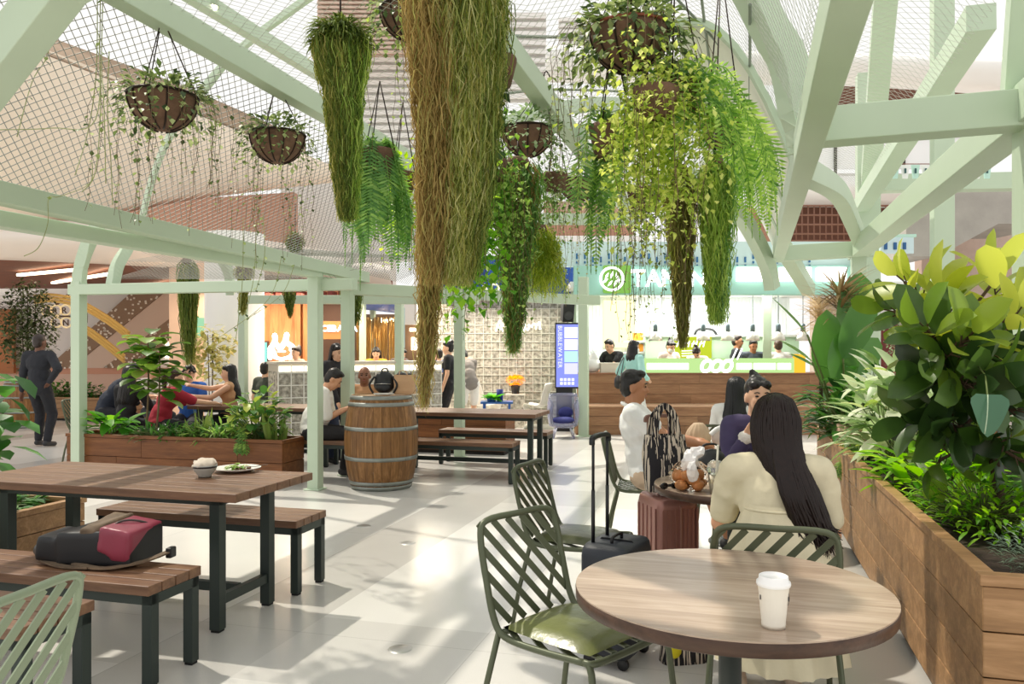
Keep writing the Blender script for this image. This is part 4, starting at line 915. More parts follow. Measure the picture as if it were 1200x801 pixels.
# plate and bowl on the picnic table
pl_=G(278,552,.75); t=thing('plate','white dinner plate with salad leftovers on the front left picnic table','plate',(pl_.x,pl_.y,.75))
lathe_part(t,'dish',[(0,.004),(.075,.004),(.085,.006),(.135,.022),(.137,.025),(.132,.025),(.083,.011),(.0,.009)],mat('porcelain','#efece6',.2),40)
rr=random.Random(3); mb=MB()
for i in range(40): a=rr.uniform(0,6.3); d=rr.uniform(0,.06); mb.leaf((d*math.cos(a)-.02,d*math.sin(a),.015+rr.uniform(0,.02)),(math.cos(a*3),math.sin(a*3),rr.uniform(0,.7)),(0,0,1),rr.uniform(.03,.06),.025,.8,.2,3)
mb.build('salad',leafmat('salad_leaf',['#5f8a2c','#8bb044','#c9d08a','#e6e2c8'],.2),t)
mb=MB()
for i in range(16): mb.ell((rr.uniform(.0,.07),rr.uniform(-.05,.04),.018),(rr.uniform(.006,.016),rr.uniform(.006,.012),.007),n=6)
mb.build('leftovers',mat('leftovers','#6b4630',.6,var=.3,vscale=60),t)
f=thing('fork','dark metal fork resting across the salad plate','fork',(pl_.x+.05,pl_.y-.02,.776),.25)
mb=MB(); mb.beam([(-.03,0,.002),(.02,0,.006),(.06,0,.003),(.1,.0,.012),(.13,0,.012)],.012,.0025); mb.build('handle',mat('cutlery','#5c5a58',.3,.9),f); mb=MB()
for k in(-1,0,1): mb.bar((-.06,k*.007,.0),(-.03,k*.005,.002),.003,.002)
mb.build('tines',MATS['cutlery'],f)
bw=G(240,559,.75); t=thing('bowl','small grey bowl heaped with crumpled napkin beside the plate','bowl',(bw.x,bw.y,.75))
lathe_part(t,'bowl_body',[(0,.004),(.032,.004),(.034,0),(.037,.012),(.062,.045),(.068,.072),(.064,.072),(.055,.045),(0,.02)],mat('bowl_grey','#a9a79f',.35))
mb=MB(); mb.lathe([(.0655,.056),(.0685,.062),(.069,.066),(.066,.066)],n=28); mb.build('rim_band',mat('bowl_rim','#2d2b2b',.4),t)
mb=MB(); mb.ell((0,0,.075),(.066,.066,.03),n=20); mb.v=[tuple(Vector(v)+mnoise.noise_vector(Vector(v)*40)*.017) for v in mb.v]; mb.build('napkin_heap',mat('napkin','#cfc2b2',.8),t)
# backpack on the bench
bp0=V(-1.98,3.86,.45); t=thing('backpack','dark backpack with burgundy pocket lying on the near bench','backpack',bp0,RZ+.12)
def blob(pts,m,name,par,amp=.012,fr=12,sub=1,vox=.012):
    mb=MB()
    for q in pts:
        if len(q)==3: mb.box(q[0],[2*x for x in q[1]],M=Euler(q[2]).to_matrix())
        else: mb.ell(q[0],q[1],n=14)
    o=mb.build(name,m,par); md=o.modifiers.new('fuse','REMESH'); md.mode='VOXEL'; md.voxel_size=vox; md.use_smooth_shade=True; s=o.modifiers.new('smooth','SMOOTH'); s.iterations=6; return o
nyl=mat('nylon_black','#17181b',.45,var=.1); camo=mat('canvas_brown','#6c5a47',.8,var=.35,vscale=14); burg=mat('burgundy','#8a3447',.4,var=.1)
blob([((-.16,0,.065),(.12,.12,.06),(0,.12,.1)),((-.02,.0,.085),(.13,.14,.08),(0,-.05,0)),((-.27,-.01,.055),(.07,.10,.05)),((.12,0,.085),(.11,.135,.08),(0,0,0))],nyl,'main_body',t)
blob([((-.005,.01,.115),(.045,.14,.08),(.1,.2,.05)),((.04,.02,.125),(.05,.13,.075),(0,-.2,.1)),((-.05,.03,.13),(.05,.1,.05))],camo,'canvas_panel',t)
blob([((.14,-.005,.125),(.075,.145,.062),(0,.16,.06)),((.175,0,.10),(.05,.14,.07),(0,.1,.06))],burg,'burgundy_pocket',t)
mb=MB(); mb.tube(spline([(.075,-.12,.06),(.09,-.11,.16),(.12,-.02,.2),(.2,.06,.17),(.225,.1,.08)],5),.005,6); mb.build('zip',mat('zip_grey','#4a4644',.4,.5),t)
mb=MB(); mb.beam(spline([(-.05,-.14,.02),(.12,-.17,.012),(.27,-.10,.03),(.33,.02,.05)],6),.035,.008,(0,0,1)); mb.beam(spline([(-.25,-.1,.02),(-.1,-.16,.01),(.05,-.17,.012)],5),.035,.008); mb.build('strap',camo,t)
mb=MB(); mb.box((.335,.03,.045),(.03,.05,.05)); mb.build('buckle',nyl,t,bevel=.006)
# things on the barrel
t=thing('backpack','small black backpack on top of the wine barrel, left','backpack',(-1.40,8.72,1.0)); bl_=[((0,0,.1),(.12,.07,.1)),((0,0,.16),(.11,.065,.09)),((0,-.05,.07),(.09,.05,.06))]
blob(bl_,nyl,'main_body',t,vox=.012); mb=MB(); mb.tube(spline([(-.03,.02,.23),(-.02,.02,.27),(.03,.02,.27),(.04,.02,.23)],5),.009,6); mb.build('handle',nyl,t); mb=MB(); mb.tube(spline([(-.1,-.03,.19),(-.15,-.06,.1),(-.11,-.06,.01)],5),.012,6); mb.tube(spline([(.1,-.04,.19),(.15,-.07,.1),(.11,-.06,.01)],5),.012,6); mb.build('strap',nyl,t)
mb=MB(); mb.tube([(-.08,-.068,.11),(0,-.1,.115),(.08,-.068,.11)],.004,5); mb.build('zip',steel,t)
t=thing('paper_bag','brown paper carrier bag with dark cloth on top on the barrel','bag',(-1.17,8.70,1.0),-.1); kr=mat('kraft','#c39d78',.75,var=.06,vscale=6)
mb=MB(); rows=[]
for i in range(7):
    z=.21*i/6; e=1+.03*math.sin(i*2); rows.append([Vector((x*e,y*e,z+.006*math.sin(k*3))) for k,(x,y) in enumerate(((-.11,-.05),(-.03,-.055),(.04,-.052),(.11,-.05),(.112,.0),(.11,.05),(0,.055),(-.11,.05),(-.113,0),(-.11,-.05)))])
mb.grid(rows,sm=False); mb.build('bag_body',kr,t); mb=MB(); mb.box((0,0,.003),(.2,.09,.006)); mb.build('bag_base',kr,t)
mb=MB(); mb.tube(spline([(-.05,-.05,.2),(-.04,-.055,.25),(.02,-.055,.25),(.04,-.05,.2)],5),.005,5); mb.build('handle',kr,t)
blob([((-.04,0,.2),(.06,.04,.04)),((.04,0,.205),(.06,.035,.025)),((-.06,.01,.235),(.02,.02,.02))],nyl,'dark_cloth',t,vox=.01)
t=thing('tray','small white paper tray lying before the bags on the barrel','tray',(-1.37,8.50,1.0),.1); mb=MB(); mb.lathe([(0,.003),(.08,.003),(.11,.016),(.113,.016),(.084,0),(0,0)],n=24); mb.build('tray_body',mat('tray_white','#eceae2',.5),t)
# ------------ luggage
def suitcase(t,w,d,h,m,ribs,fr,rodx=.06,htop=1.05,hm=None):
    n=10; mb=MB(); rows=[]
    def ring(z,s):
        out=[]
        for k in range(33):
            a=2*PI*k/32; x=math.copysign(abs(math.cos(a))**.35,math.cos(a)); y=math.copysign(abs(math.sin(a))**.35,math.sin(a))
            g=1.0
            if ribs: g=1-.012*(.5+.5*math.cos(k*PI*1.0))
            out.append(Vector((x*w/2*s*g,y*d/2*s*g,z)))
        return out
    z0=.05
    for z,s in ((z0,.0),(z0,.86),(z0+.012,.95),(z0+.04,1),(h-.05,1),(h-.015,.96),(h,.88),(h,.0)): rows.append(ring(z,s))
    mb.grid(rows); mb.build('shell',m,t)
    if ribs:
        mb=MB()
        for i in range(9):
            x=-w/2*.8+w*.8*i/8
            for s in(-1,1): mb.bar((x,s*d/2*1.0,.11),(x,s*d/2*1.0,h-.06),.012,.008,(0,1,0))
        for i in range(5):
            y=-d/2*.7+d*.7*i/4
            for s in(-1,1): mb.bar((s*w/2,y,.11),(s*w/2,y,h-.06),.008,.012,(0,1,0))
        mb.build('rib_groove',m,t)
    mb=MB(); mb.beam([(0,-d/2-.003,.09),(0,-d/2-.003,h-.05),(0,-d/2+.05,h+.003),(0,d/2-.05,h+.003),(0,d/2+.003,h-.05),(0,d/2+.003,.09)],.012,.006,(1,0,0)); mb.build('zip_seam',fr,t)
    mb=MB(); mb.tube(spline([(-.06,.0,h),(-.05,.0,h+.025),(.05,.0,h+.025),(.06,.0,h)],4),.008,6); mb.build('carry_handle',fr,t)
    hm=hm or fr; y=d/2-.04
    mb=MB()
    for s in(-1,1): mb.tube([(s*rodx,y,h-.01),(s*rodx,y,(h+htop)/2)],.0095,8); mb.tube([(s*rodx,y,(h+htop)/2),(s*rodx,y,htop)],.0075,8)
    mb.build('telescopic_rod',hm,t); mb=MB(); mb.beam(spline([(-rodx-.012,y,htop-.03),(-rodx-.004,y,htop+.002),(0,y,htop+.01),(rodx+.004,y,htop+.002),(rodx+.012,y,htop-.03)],4),.022,.024,(0,1,0)); mb.build('grip',hm,t,bevel=.004)
    for sx in(-1,1):
        for sy in(-1,1): mb=MB(); mb.lathe([(0,-.011),(.026,-.011),(.028,0),(.026,.011),(0,.011)],(sx*w*.36,sy*d*.34,.028),14,M=Matrix.Rotation(PI/2,3,'Y')); mb.bar((sx*w*.36,sy*d*.34,.04),(sx*w*.36,sy*d*.34,.07),.03,.03); mb.build('wheel',mat('wheel_black','#1a1a1c',.5),t)
t=thing('suitcase','black suitcase with raised telescopic handle behind the front round table','suitcase',(.50,3.80,0),1.05)
suitcase(t,.36,.25,.56,mat('case_black','#1d222c',.5,var=.08,bump=.2,bscale=150),False,mat('case_trim','#0f1114',.4),.085)
mb=MB(); mb.box((0,-.128,.3),(.26,.02,.28)); mb.build('front_pocket',MATS['case_black'],t,bevel=.01)
t=thing('suitcase','rose pink ribbed suitcase half under the bread table','suitcase',(.93,4.76,0),.25)
suitcase(t,.27,.34,.61,mat('case_rose','#a5766c',.32,.35),True,mat('case_rose_trim','#c6a59b',.3,.7),.07,1.06,mat('case_bronze','#86645a',.4,.4))
def stripes():
    m,nt,b=_new('striped_cloth'); L=nt.links; N=nt.nodes.new; tc=N('ShaderNodeTexCoord'); n=N('ShaderNodeTexNoise'); n.inputs['Scale'].default_value=1; n.inputs['Detail'].default_value=1
    mp=N('ShaderNodeMapping'); mp.inputs['Scale'].default_value=(95,60,2.0); L.new(tc.outputs['Object'],mp.inputs['Vector']); L.new(mp.outputs['Vector'],n.inputs['Vector'])
    cr=N('ShaderNodeValToRGB'); cr.color_ramp.interpolation='CONSTANT'; cr.color_ramp.elements[0].color=srgb('#201d22'); cr.color_ramp.elements[1].position=.53; cr.color_ramp.elements[1].color=srgb('#cdbfae'); L.new(n.outputs['Fac'],cr.inputs['Fac']); L.new(cr.outputs['Color'],b.inputs['Base Color']); b.inputs['Roughness'].default_value=.85; return m
stp=stripes()
t=thing('tote_bag','black and cream striped cloth tote standing on the rose suitcase','bag',(.905,4.72,.640),.25)
mb=MB(); rows=[]
for i in range(10):
    z=.33*i/9; f=i/9; wx=.115*(1+.10*math.sin(f*PI)); wy=.075*(1-.45*f)+.02*math.sin(f*PI); rows.append([Vector((wx*math.copysign(abs(math.cos(a))**.5,math.cos(a))+.008*math.sin(5*a+f*4),wy*math.copysign(abs(math.sin(a))**.6,math.sin(a))+.006*math.sin(7*a+f*9),z)) for a in [2*PI*k/24 for k in range(25)]])
mb.grid([[Vector((0,0,0))]*25]+rows); o=mb.build('bag_body',stp,t)
for s in(-1,1):
    mb=MB(); mb.beam(spline([(-.08,s*.045,.32),(-.06,s*.03,.44),(-.0,s*.01,.5),(.05,s*.03,.44),(.07,s*.045,.32)],5),.035,.006,(0,1,0)); mb.build('handle',stp,t)
g=G(805,778); t=thing('shopping_bag','striped bag with yellow print on the floor under the front round table','bag',(g.x,g.y+.05,0),.2); mb=MB(); rows=[]
for i in range(6): rows.append([Vector((.12*math.copysign(abs(math.cos(a))**.5,math.cos(a))*(1-.05*i),.06*math.copysign(abs(math.sin(a))**.6,math.sin(a))*(1-.08*i),.05*i)) for a in [2*PI*k/20 for k in range(21)]])
mb.grid([[Vector((0,0,0))]*21]+rows); mb.build('bag_body',stp,t); mb=MB(); mb.ell((-.075,-.062,.08),(.035,.008,.045),n=12); mb.build('yellow_print',mat('lemon','#e0d21f',.5),t)
# ------------ on the bread table
T2=V(1.19,4.27,.75)
filmm=mat('film','#f3ece4',.12,trans=1.0); filmm.node_tree.nodes['Principled BSDF'].inputs['IOR'].default_value=1.06
t=thing('bread_bag','clear bag of bread rolls topped by white napkins on the round table','bread bag',(.915,4.08,.75)); crust=mat('bread_crust','#b57a48',.5,var=.35,vscale=18)

rr=random.Random(8)
for q,(x,y,z) in enumerate(((-.05,-.02,.032),(.03,-.035,.032),(.055,.03,.034),(-.025,.04,.034),(-.02,-.015,.075),(.04,.01,.078),(-.055,.025,.072),(.005,-.04,.06))):
    mb=MB(); mb.ell((x,y,z),(rr.uniform(.034,.045),rr.uniform(.026,.034),.028),Matrix.Rotation(rr.uniform(0,3),3,'Z'),14); mb.build('bread_roll',crust,t)
mb=MB(); mb.ell((0,0,.075),(.105,.092,.08),n=26,sm=False); mb.v=[tuple(Vector(v)+mnoise.noise_vector(Vector(v)*26)*.02+mnoise.noise_vector(Vector(v)*70)*.008) for v in mb.v]; mb.v=[(x,y,max(.002,z)) for x,y,z in mb.v]; mb.build('clear_film',filmm,t)
mb=MB(); rows=[]
for i in range(8): rows.append([Vector((.05*(1-.4*abs(i-3)/4)*math.cos(a)+.01*math.sin(i*2),.03*math.sin(a),.1+.018*i+.02*math.sin(2*a+i))) for a in [2*PI*k/12 for k in range(13)]])
mb.ell((0,0,.15),(.045,.035,.06),n=16,sm=False); mb.ell((.03,-.01,.2),(.04,.02,.03),n=12,sm=False); mb.ell((.0,-.06,.11),(.03,.018,.045),n=12,sm=False); mb.v=[tuple(Vector(v)+mnoise.noise_vector(Vector(v)*30)*.022) for v in mb.v]; mb.build('napkin_top',mat('napkin_white','#f3f0f0',.7),t)
t=thing('iced_drink','clear plastic cup of milky drink with dome lid and straw','drink',(1.02,3.985,.75)); cl=mat('clear_cup','#eef0ea',.08,trans=.85)
lathe_part(t,'cup_body',[(.0,.002),(.028,.002),(.042,.118),(.044,.12),(.041,.12)],cl); lathe_part(t,'drink_fill',[(0,.004),(.026,.004),(.039,.1),(0,.1)],mat('milk_tea','#e7dcc4',.4)); lathe_part(t,'dome_lid',[(.045,.118),(.045,.124),(.040,.15),(.022,.166),(.009,.168)],cl); mb=MB(); mb.tube([(.0,0,.03),(.012,.004,.245)],.0055,8); mb.build('straw',mat('straw','#ede7d5',.5),t)
mb=MB(); mb.lathe([(.0345,.055),(.0365,.075),(.036,.075)],n=20); mb.build('label_band',mat('cup_label','#d8c8a6',.6),t)
t=thing('snack_box','small red and white snack box on the bread table','box',(1.20,4.06,.75),.3); mb=MB(); mb.box((0,0,.03),(.07,.06,.06)); mb.build('box_body',mat('snack_red','#b5382c',.5),t,bevel=.004); mb=MB(); mb.box((0,0,.068),(.072,.062,.016)); mb.build('box_lid',napm if False else MATS['napkin_white'],t,bevel=.003)
t=thing('sunglasses','black folded sunglasses at the left edge of the bread table','sunglasses',(.815,4.12,.75),.4); bkp=mat('black_plastic','#141416',.25)
for s in(-1,1): mb=MB(); mb.ell((s*.032,0,.018),(.026,.005,.018),n=10); mb.build('lens',bkp,t)
mb=MB(); mb.bar((-.01,0,.024),(.01,0,.024),.004,.004); mb.bar((-.058,.004,.02),(.03,.03,.008),.004,.006); mb.bar((.058,.004,.02),(-.03,.036,.008),.004,.006); mb.build('frame',bkp,t)
t=thing('handbag','soft black handbag at the far side of the bread table','bag',(1.12,4.53,.75),.2); blob([((0,0,.07),(.1,.06,.07)),((.02,0,.11),(.08,.05,.05))],nyl,'bag_body',t,vox=.01); mb=MB(); mb.tube(spline([(-.05,0,.13),(-.03,0,.18),(.05,0,.18),(.07,0,.13)],4),.007,6); mb.build('handle',nyl,t)
# ------------ on the pale table
t=thing('pouch','soft white and pink pouch on the pale round table','bag',(1.57,5.86,.75),.1); blob([((0,0,.075),(.11,.07,.075)),((.0,0,.1),(.1,.06,.05))],mat('pouch_pink','#d9c6bb',.6),'pouch_body',t,vox=.01); mb=MB(); mb.tube(spline([(-.11,0,.1),(-.05,-.02,.15),(.06,-.02,.15),(.12,0,.1)],5),.02,8); mb.build('white_flap',MATS['napkin_white'],t)
t=thing('bottle','purple bottle with blue cap beside the white pouch','bottle',(1.74,5.83,.75)); lathe_part(t,'bottle_body',[(0,0),(.032,.002),(.034,.13),(.015,.165),(0,.165)],mat('bottle_purple','#5a4690',.3)); lathe_part(t,'bottle_cap',[(.018,.16),(.018,.185),(0,.186)],mat('cap_blue','#2c49b8',.4))
t=thing('phone','phone lying on the small pale table nearest the counter','phone',(2.3,7.8,.75),.5); mb=MB(); mb.box((0,0,.005),(.075,.15,.009)); mb.build('phone_body',bkp,t,bevel=.003); mb=MB(); mb.box((0,0,.0098),(.068,.14,.0008)); mb.build('phone_glass',mat('phone_glass','#2a2f36',.1),t)
# ---------------------------------------------------------------- people
def ik(a,b,l1,l2,pole):
    a=Vector(a); b=Vector(b); d=b-a; L=d.length; mx=(l1+l2)*.999
    if L>mx: b=a+d*(mx/L); d=b-a; L=mx
    d.normalize(); x=(l1*l1-l2*l2+L*L)/(2*L); h=math.sqrt(max(0,l1*l1-x*x)); p=Vector(pole); p=p-d*p.dot(d)
    if p.length<1e-5: p=Vector((0,0,1)).cross(d)
    p.normalize(); return a+d*x+p*h,b
def fuse(o,vox,it=5,noise=0,nscale=.06):
    m=o.modifiers.new('fuse','REMESH'); m.mode='VOXEL'; m.voxel_size=vox; m.use_smooth_shade=True
    s=o.modifiers.new('soft','SMOOTH'); s.iterations=it; s.factor=.5
    if noise:
        tx=bpy.data.textures.get('folds%g'%nscale) or bpy.data.textures.new('folds%g'%nscale,'CLOUDS'); tx.noise_scale=nscale; tx.noise_depth=1
        d=o.modifiers.new('folds','DISPLACE'); d.texture=tx; d.strength=noise; d.mid_level=.5
    return o
SKIN={'light':'#e2b394','mid':'#cf9a78','tan':'#b67f5c','dark':'#6a4431','brown':'#8a5b42'}
def person(label,loc,rz,h=1.66,pel=None,lean=0,roll=0,twist=0,yaw=0,pitch=0,hroll=0,hands=None,poles=None,feet=None,kpole=None,skin='light',hair='short',hairc='#17120f',top=('tee','#ffffff'),bot=('long','#22232a'),shoes='#2a2a2c',fem=False,girth=1.0,vox=.011,mask=False,glasses=False,face=True,hold=None,curl=.6,legs=True,puff=0,extra=None):
    s=h/1.68; t=thing('person',label,'person',loc,rz)
    X=Vector((1,0,0)); P0=Vector(pel) if pel else Vector((0,0,.92*s))
    Rm=(Matrix.Rotation(math.radians(twist),3,'Z')@Matrix.Rotation(math.radians(roll),3,'Y')@Matrix.Rotation(-math.radians(lean),3,'X'))
    sit=P0.z<.75*s
    up=Rm@Vector((0,0,1)); xr=Rm@Vector((1,0,0)); fw=Rm@Vector((0,1,0))
    half=(Vector((0,0,1))+up*1.4).normalized()
    waist=P0+half*.16*s; chest=waist+up*.17*s; nb=waist+up*.335*s
    Hm=Matrix.Rotation(math.radians(twist+yaw),3,'Z')@Matrix.Rotation(-math.radians(pitch),3,'X')@Matrix.Rotation(math.radians(hroll),3,'Y')
    hu=Hm@Vector((0,0,1)); hf=Hm@Vector((0,1,0)); hx=Hm@Vector((1,0,0))
    hc=nb+up*.02*s+hu*.118*s+hf*.02*s
    H=lambda x,y,z: hc+(hx*x+hf*y+hu*z)*s
    g=girth; sw=(.165 if fem else .19)*s
    sh={1:nb-up*.045*s+xr*sw,-1:nb-up*.045*s-xr*sw}
    hp={1:P0+X*.088*s,-1:P0-X*.088*s}
    hp={k:P0+(Matrix.Rotation(math.radians(twist*.5),3,'Z')@X)*.088*s*k-Vector((0,0,.02*s)) for k in(1,-1)}
    ua,fa,th,sn=.285*s,.255*s,.43*s,.42*s
    if hands is None: hands={}
    poles=poles or {}; feet=feet or {}; kpole=kpole or {}
    el={};wr={};kn={};an={}
    for k in(1,-1):
        tg=hands.get(k); 
        if tg is None: tg=sh[k]+xr*k*.07*s+Vector((0,0,-.52*s))+fw*.06*s
        el[k],wr[k]=ik(sh[k],tg,ua,fa,poles.get(k,xr*k*.6-fw*.8-Vector((0,0,.6))))
        ft=feet.get(k)
        if ft is None: ft=Vector((.1*s*k,.0,.085*s)) if not sit else Vector((.11*s*k,P0.y+.42*s,.085*s))
        kn[k],an[k]=ik(hp[k],ft,th,sn,kpole.get(k,Vector((.12*k,1,.25))))
    sm=mat('skin_'+skin,SKIN[skin],.5,var=.03)
    # ---- body: one continuous surface
    b=MB(); r=lambda q:q*s
    def torso(mb,e,lo=True,hi=True):
        if lo:
            mb.ell(P0,(r(.155*g)+e,r(.112*g)+e,r(.12)+e),Matrix.Rotation(math.radians(twist*.5),3,'Z'),14)
        mb.cap(P0+half*.02*s,waist,r(.118*g)+e,r((.105 if fem else .118)*g)+e,14)
        mb.ell(waist,(r((.125 if fem else .145)*g)+e,r(.095*g)+e,r(.14)+e),Rm,14)
        if hi:
            mb.ell(chest,(r((.142 if fem else .168)*g)+e,r(.108*g)+e,r(.165)+e),Rm,14); mb.cap(sh[1]-xr*.03*s,sh[-1]+xr*.03*s,r(.058)+e,r(.058)+e,12)
            mb.cap(nb-up*.05*s+xr*.05*s,sh[1]-xr*.02*s,r(.055)+e,r(.052)+e,10); mb.cap(nb-up*.05*s-xr*.05*s,sh[-1]+xr*.02*s,r(.055)+e,r(.052)+e,10)
            if fem:
                for k in(1,-1): mb.ell(chest+xr*.065*s*k+fw*.075*s+up*.01*s,(r(.06)+e,r(.055)+e,r(.06)+e),Rm,10)
            elif g>1.05: mb.ell(waist+fw*.05*s,(r(.13*g)+e,r(.1*g)+e,r(.12)+e),Rm,12)
    torso(b,0)
    b.cap(nb-up*.04*s,hc-hu*.05*s-hf*.012*s,r(.062),r(.056),12)
    b.ell(H(0,-.008,.022),(r(.074),r(.094),r(.094)),Hm,18); b.ell(H(0,.026,-.042),(r(.057),r(.062),r(.072)),Hm,16); b.ell(H(0,.055,-.09),(r(.026),r(.024),r(.02)),Hm,10); b.ell(H(0,.05,.02),(r(.058),r(.038),r(.055)),Hm,12)
    b.cap(H(0,.082,.012),H(0,.102,-.028),r(.009),r(.014),8)
    for k in(1,-1): b.ell(H(.012*k,.088,-.031),r(.009),n=8); b.ell(H(.076*k,-.01,-.012),(r(.012),r(.022),r(.033)),Hm,8); b.ell(H(.034*k,.066,-.022),(r(.022),r(.02),r(.018)),Hm,8)
    for k in(1,-1):
        b.cap(sh[k],el[k],r(.05*g),r(.04),12); b.cap(el[k],wr[k],r(.041),r(.027),12)
        d=(wr[k]-el[k]).normalized(); fwd=d
        hd=(hold or {}).get(k); 
        if hd is not None: d=Vector(hd).normalized()
        side=d.cross(Vector((0,0,1))); side=side.normalized() if side.length>.05 else xr
        nrm=side.cross(d).normalized()
        if nrm.z>0: nrm=-nrm
        pc=wr[k]+d*.05*s; MM=Matrix((side,d,nrm)).transposed()
        b.cap(wr[k],pc,r(.026),r(.03),10); b.ell(pc+d*.012*s,(r(.04),r(.05),r(.017)),MM,12)
        for i,(o,l) in enumerate(((-.03,.062),(-.01,.074),(.01,.07),(.03,.054))):
            a0=pc+side*o*s+d*.05*s; c=curl*.55; d1=(d*math.cos(c)+nrm*math.sin(c)); d2=(d*math.cos(c*2.1)+nrm*math.sin(c*2.1)); a1=a0+d1*l*.5*s; a2=a1+d2*l*.5*s
            b.cap(a0-d*.02*s,a1,r(.0092),r(.0085),8); b.cap(a1,a2,r(.0085),r(.007),8)
        ts=-side*k*(1 if side.dot(xr)>0 else -1)
        a0=pc+ts*.03*s-d*.015*s; a1=a0+(ts*.6+d*.6+nrm*.4).normalized()*.04*s; a2=a1+(ts*.15+d*.85+nrm*.5).normalized()*.032*s; b.cap(a0,a1,r(.012),r(.0105),8); b.cap(a1,a2,r(.0105),r(.008),8)
        if legs:
            b.cap(hp[k],kn[k],r(.083*g),r(.052),14); b.cap(kn[k],an[k],r(.054),r(.036),12); m_=kn[k].lerp(an[k],.32)-Vector((0,.015*s,0)); b.ell(m_,(r(.05),r(.05),r(.1)),None,10)
            ff=Vector((kn[k].x-hp[k].x,kn[k].y-hp[k].y,0)); ff=ff.normalized() if ff.length>.08 else Vector((0,1,0)); ff=(ff+Vector((0,.8,0))).normalized()
            b.cap(an[k]-Vector((0,0,.03*s)),an[k]+ff*.13*s-Vector((0,0,.05*s)),r(.036),r(.03),10)
    fuse(b.build('body',sm,t),vox,6)
    # ---- clothes
    kind,colr=top[0],top[1]; cm=top[2] if len(top)>2 else mat('cloth_%s'%colr,colr,.85,var=.05,vscale=5)
    c=MB(); e=.014*s
    torso(c,e,True,True)
    c.cap(nb-up*.06*s,nb-up*.012*s,r(.066),r(.062),12)
    fa_={'tee':(.62,0),'long':(1,.96),'tank':(0,0),'puff':(.75,0),'jacket':(1,.97),'half':(.9,0)}[kind]
    for k in(1,-1):
        if fa_[0]:
            q=sh[k].lerp(el[k],fa_[0]); w1=.066 if kind!='puff' else .066; w2=.06 if kind!='puff' else .062
            c.cap(sh[k],q,r(w1*min(g,1.1)),r(w2*min(g,1.1)),12)
            if kind=='puff': c.ell(sh[k].lerp(el[k],.3),(r(.073),r(.073),r(.085)),None,12)
        if fa_[1]: c.cap(el[k],el[k].lerp(wr[k],fa_[1]),r(.056),r(.042),12)
    if kind=='jacket':
        for k in(1,-1): c.cap(sh[k],el[k],r(.075),r(.066),12)
        c.cap(nb-up*.02*s,nb+up*.02*s,r(.075),r(.07),12)
    if not sit: c.ell(P0-Vector((0,0,.03*s)),(r(.165*g)+e*.4,r(.122*g)+e*.4,r(.12)),None,14)
    fuse(c.build('jacket' if kind in('jacket',) else 'shirt',cm,t),max(.010,vox),4,.012*s)
    if legs:
        kind,colr=bot[0],bot[1]; cm=bot[2] if len(bot)>2 else mat('cloth_%s'%colr,colr,.85,var=.05,vscale=5); c=MB(); e=.009*s
        c.ell(P0-Vector((0,0,.02*s)),(r(.158*g)+e,r(.115*g)+e,r(.125)),None,14)
        fr={'long':.93,'shorts':0,'crop':.7,'skirt':0}[kind]
        for k in(1,-1):
            if kind=='shorts': c.cap(hp[k],hp[k].lerp(kn[k],.8),r(.095*g),r(.085),12)
            elif kind=='skirt': c.cap(hp[k],hp[k].lerp(kn[k],.92),r(.11*g),r(.1),12); c.cap(P0,(kn[1]+kn[-1])/2,r(.12),r(.1),12)
            else: c.cap(hp[k],kn[k],r(.096*g),r(.075),12); c.cap(kn[k],kn[k].lerp(an[k],fr),r(.075),r(.058),12)
        fuse(c.build('skirt' if kind=='skirt' else 'trousers',cm,t),max(.011,vox),4,.012*s)
        for k in(1,-1):
            ff=Vector((kn[k].x-hp[k].x,kn[k].y-hp[k].y,0)); ff=ff.normalized() if ff.length>.08 else Vector((0,1,0)); ff=(ff+Vector((0,.8,0))).normalized()
            c=MB(); a=an[k]; z=max(.03*s,a.z-.05*s); c.cap(Vector((a.x,a.y,z+.02*s))-ff*.03*s,Vector((a.x,a.y,z-.0))+ff*.14*s,r(.043),r(.036),12); c.cap(Vector((a.x,a.y,a.z-.03*s)),Vector((a.x,a.y,a.z-.0)),r(.044),r(.042),10)
            c.v=[(x,y,max(a.z-.085*s,zz)) for x,y,zz in c.v]
            fuse(c.build('shoe',mat('shoe_%s'%shoes,shoes,.55),t),max(.009,vox),3)
    # ---- hair
    hm=mat('hair_%s'%hairc,hairc,.38,var=.15,vscale=40,spec=.5); c=MB()
    if hair!='bald':
        c.ell(H(0,-.022,.048),(r(.0815),r(.092),r(.086)),Hm,18); c.ell(H(0,-.045,.0),(r(.079),r(.065),r(.085)),Hm,16)
    if hair in('short','curly'):
        c.ell(H(0,.022,.098),(r(.062),r(.06),r(.03)),Hm,12)
        if hair=='curly':
            rr=random.Random(2)
            for i in range(46):
                d=Vector((rr.gauss(0,1),rr.gauss(-.2,1),abs(rr.gauss(.4,.8)))).normalized(); c.ell(H(d.x*.088,d.y*.098-.01,d.z*.105+.03),r(.02),n=6)
    if hair in('long','bob','verylong','pony','bun','fringe'):
        c.ell(H(.033,.042,.076),(r(.042),r(.044),r(.034)),Hm,10); c.ell(H(-.033,.042,.076),(r(.042),r(.044),r(.034)),Hm,10)
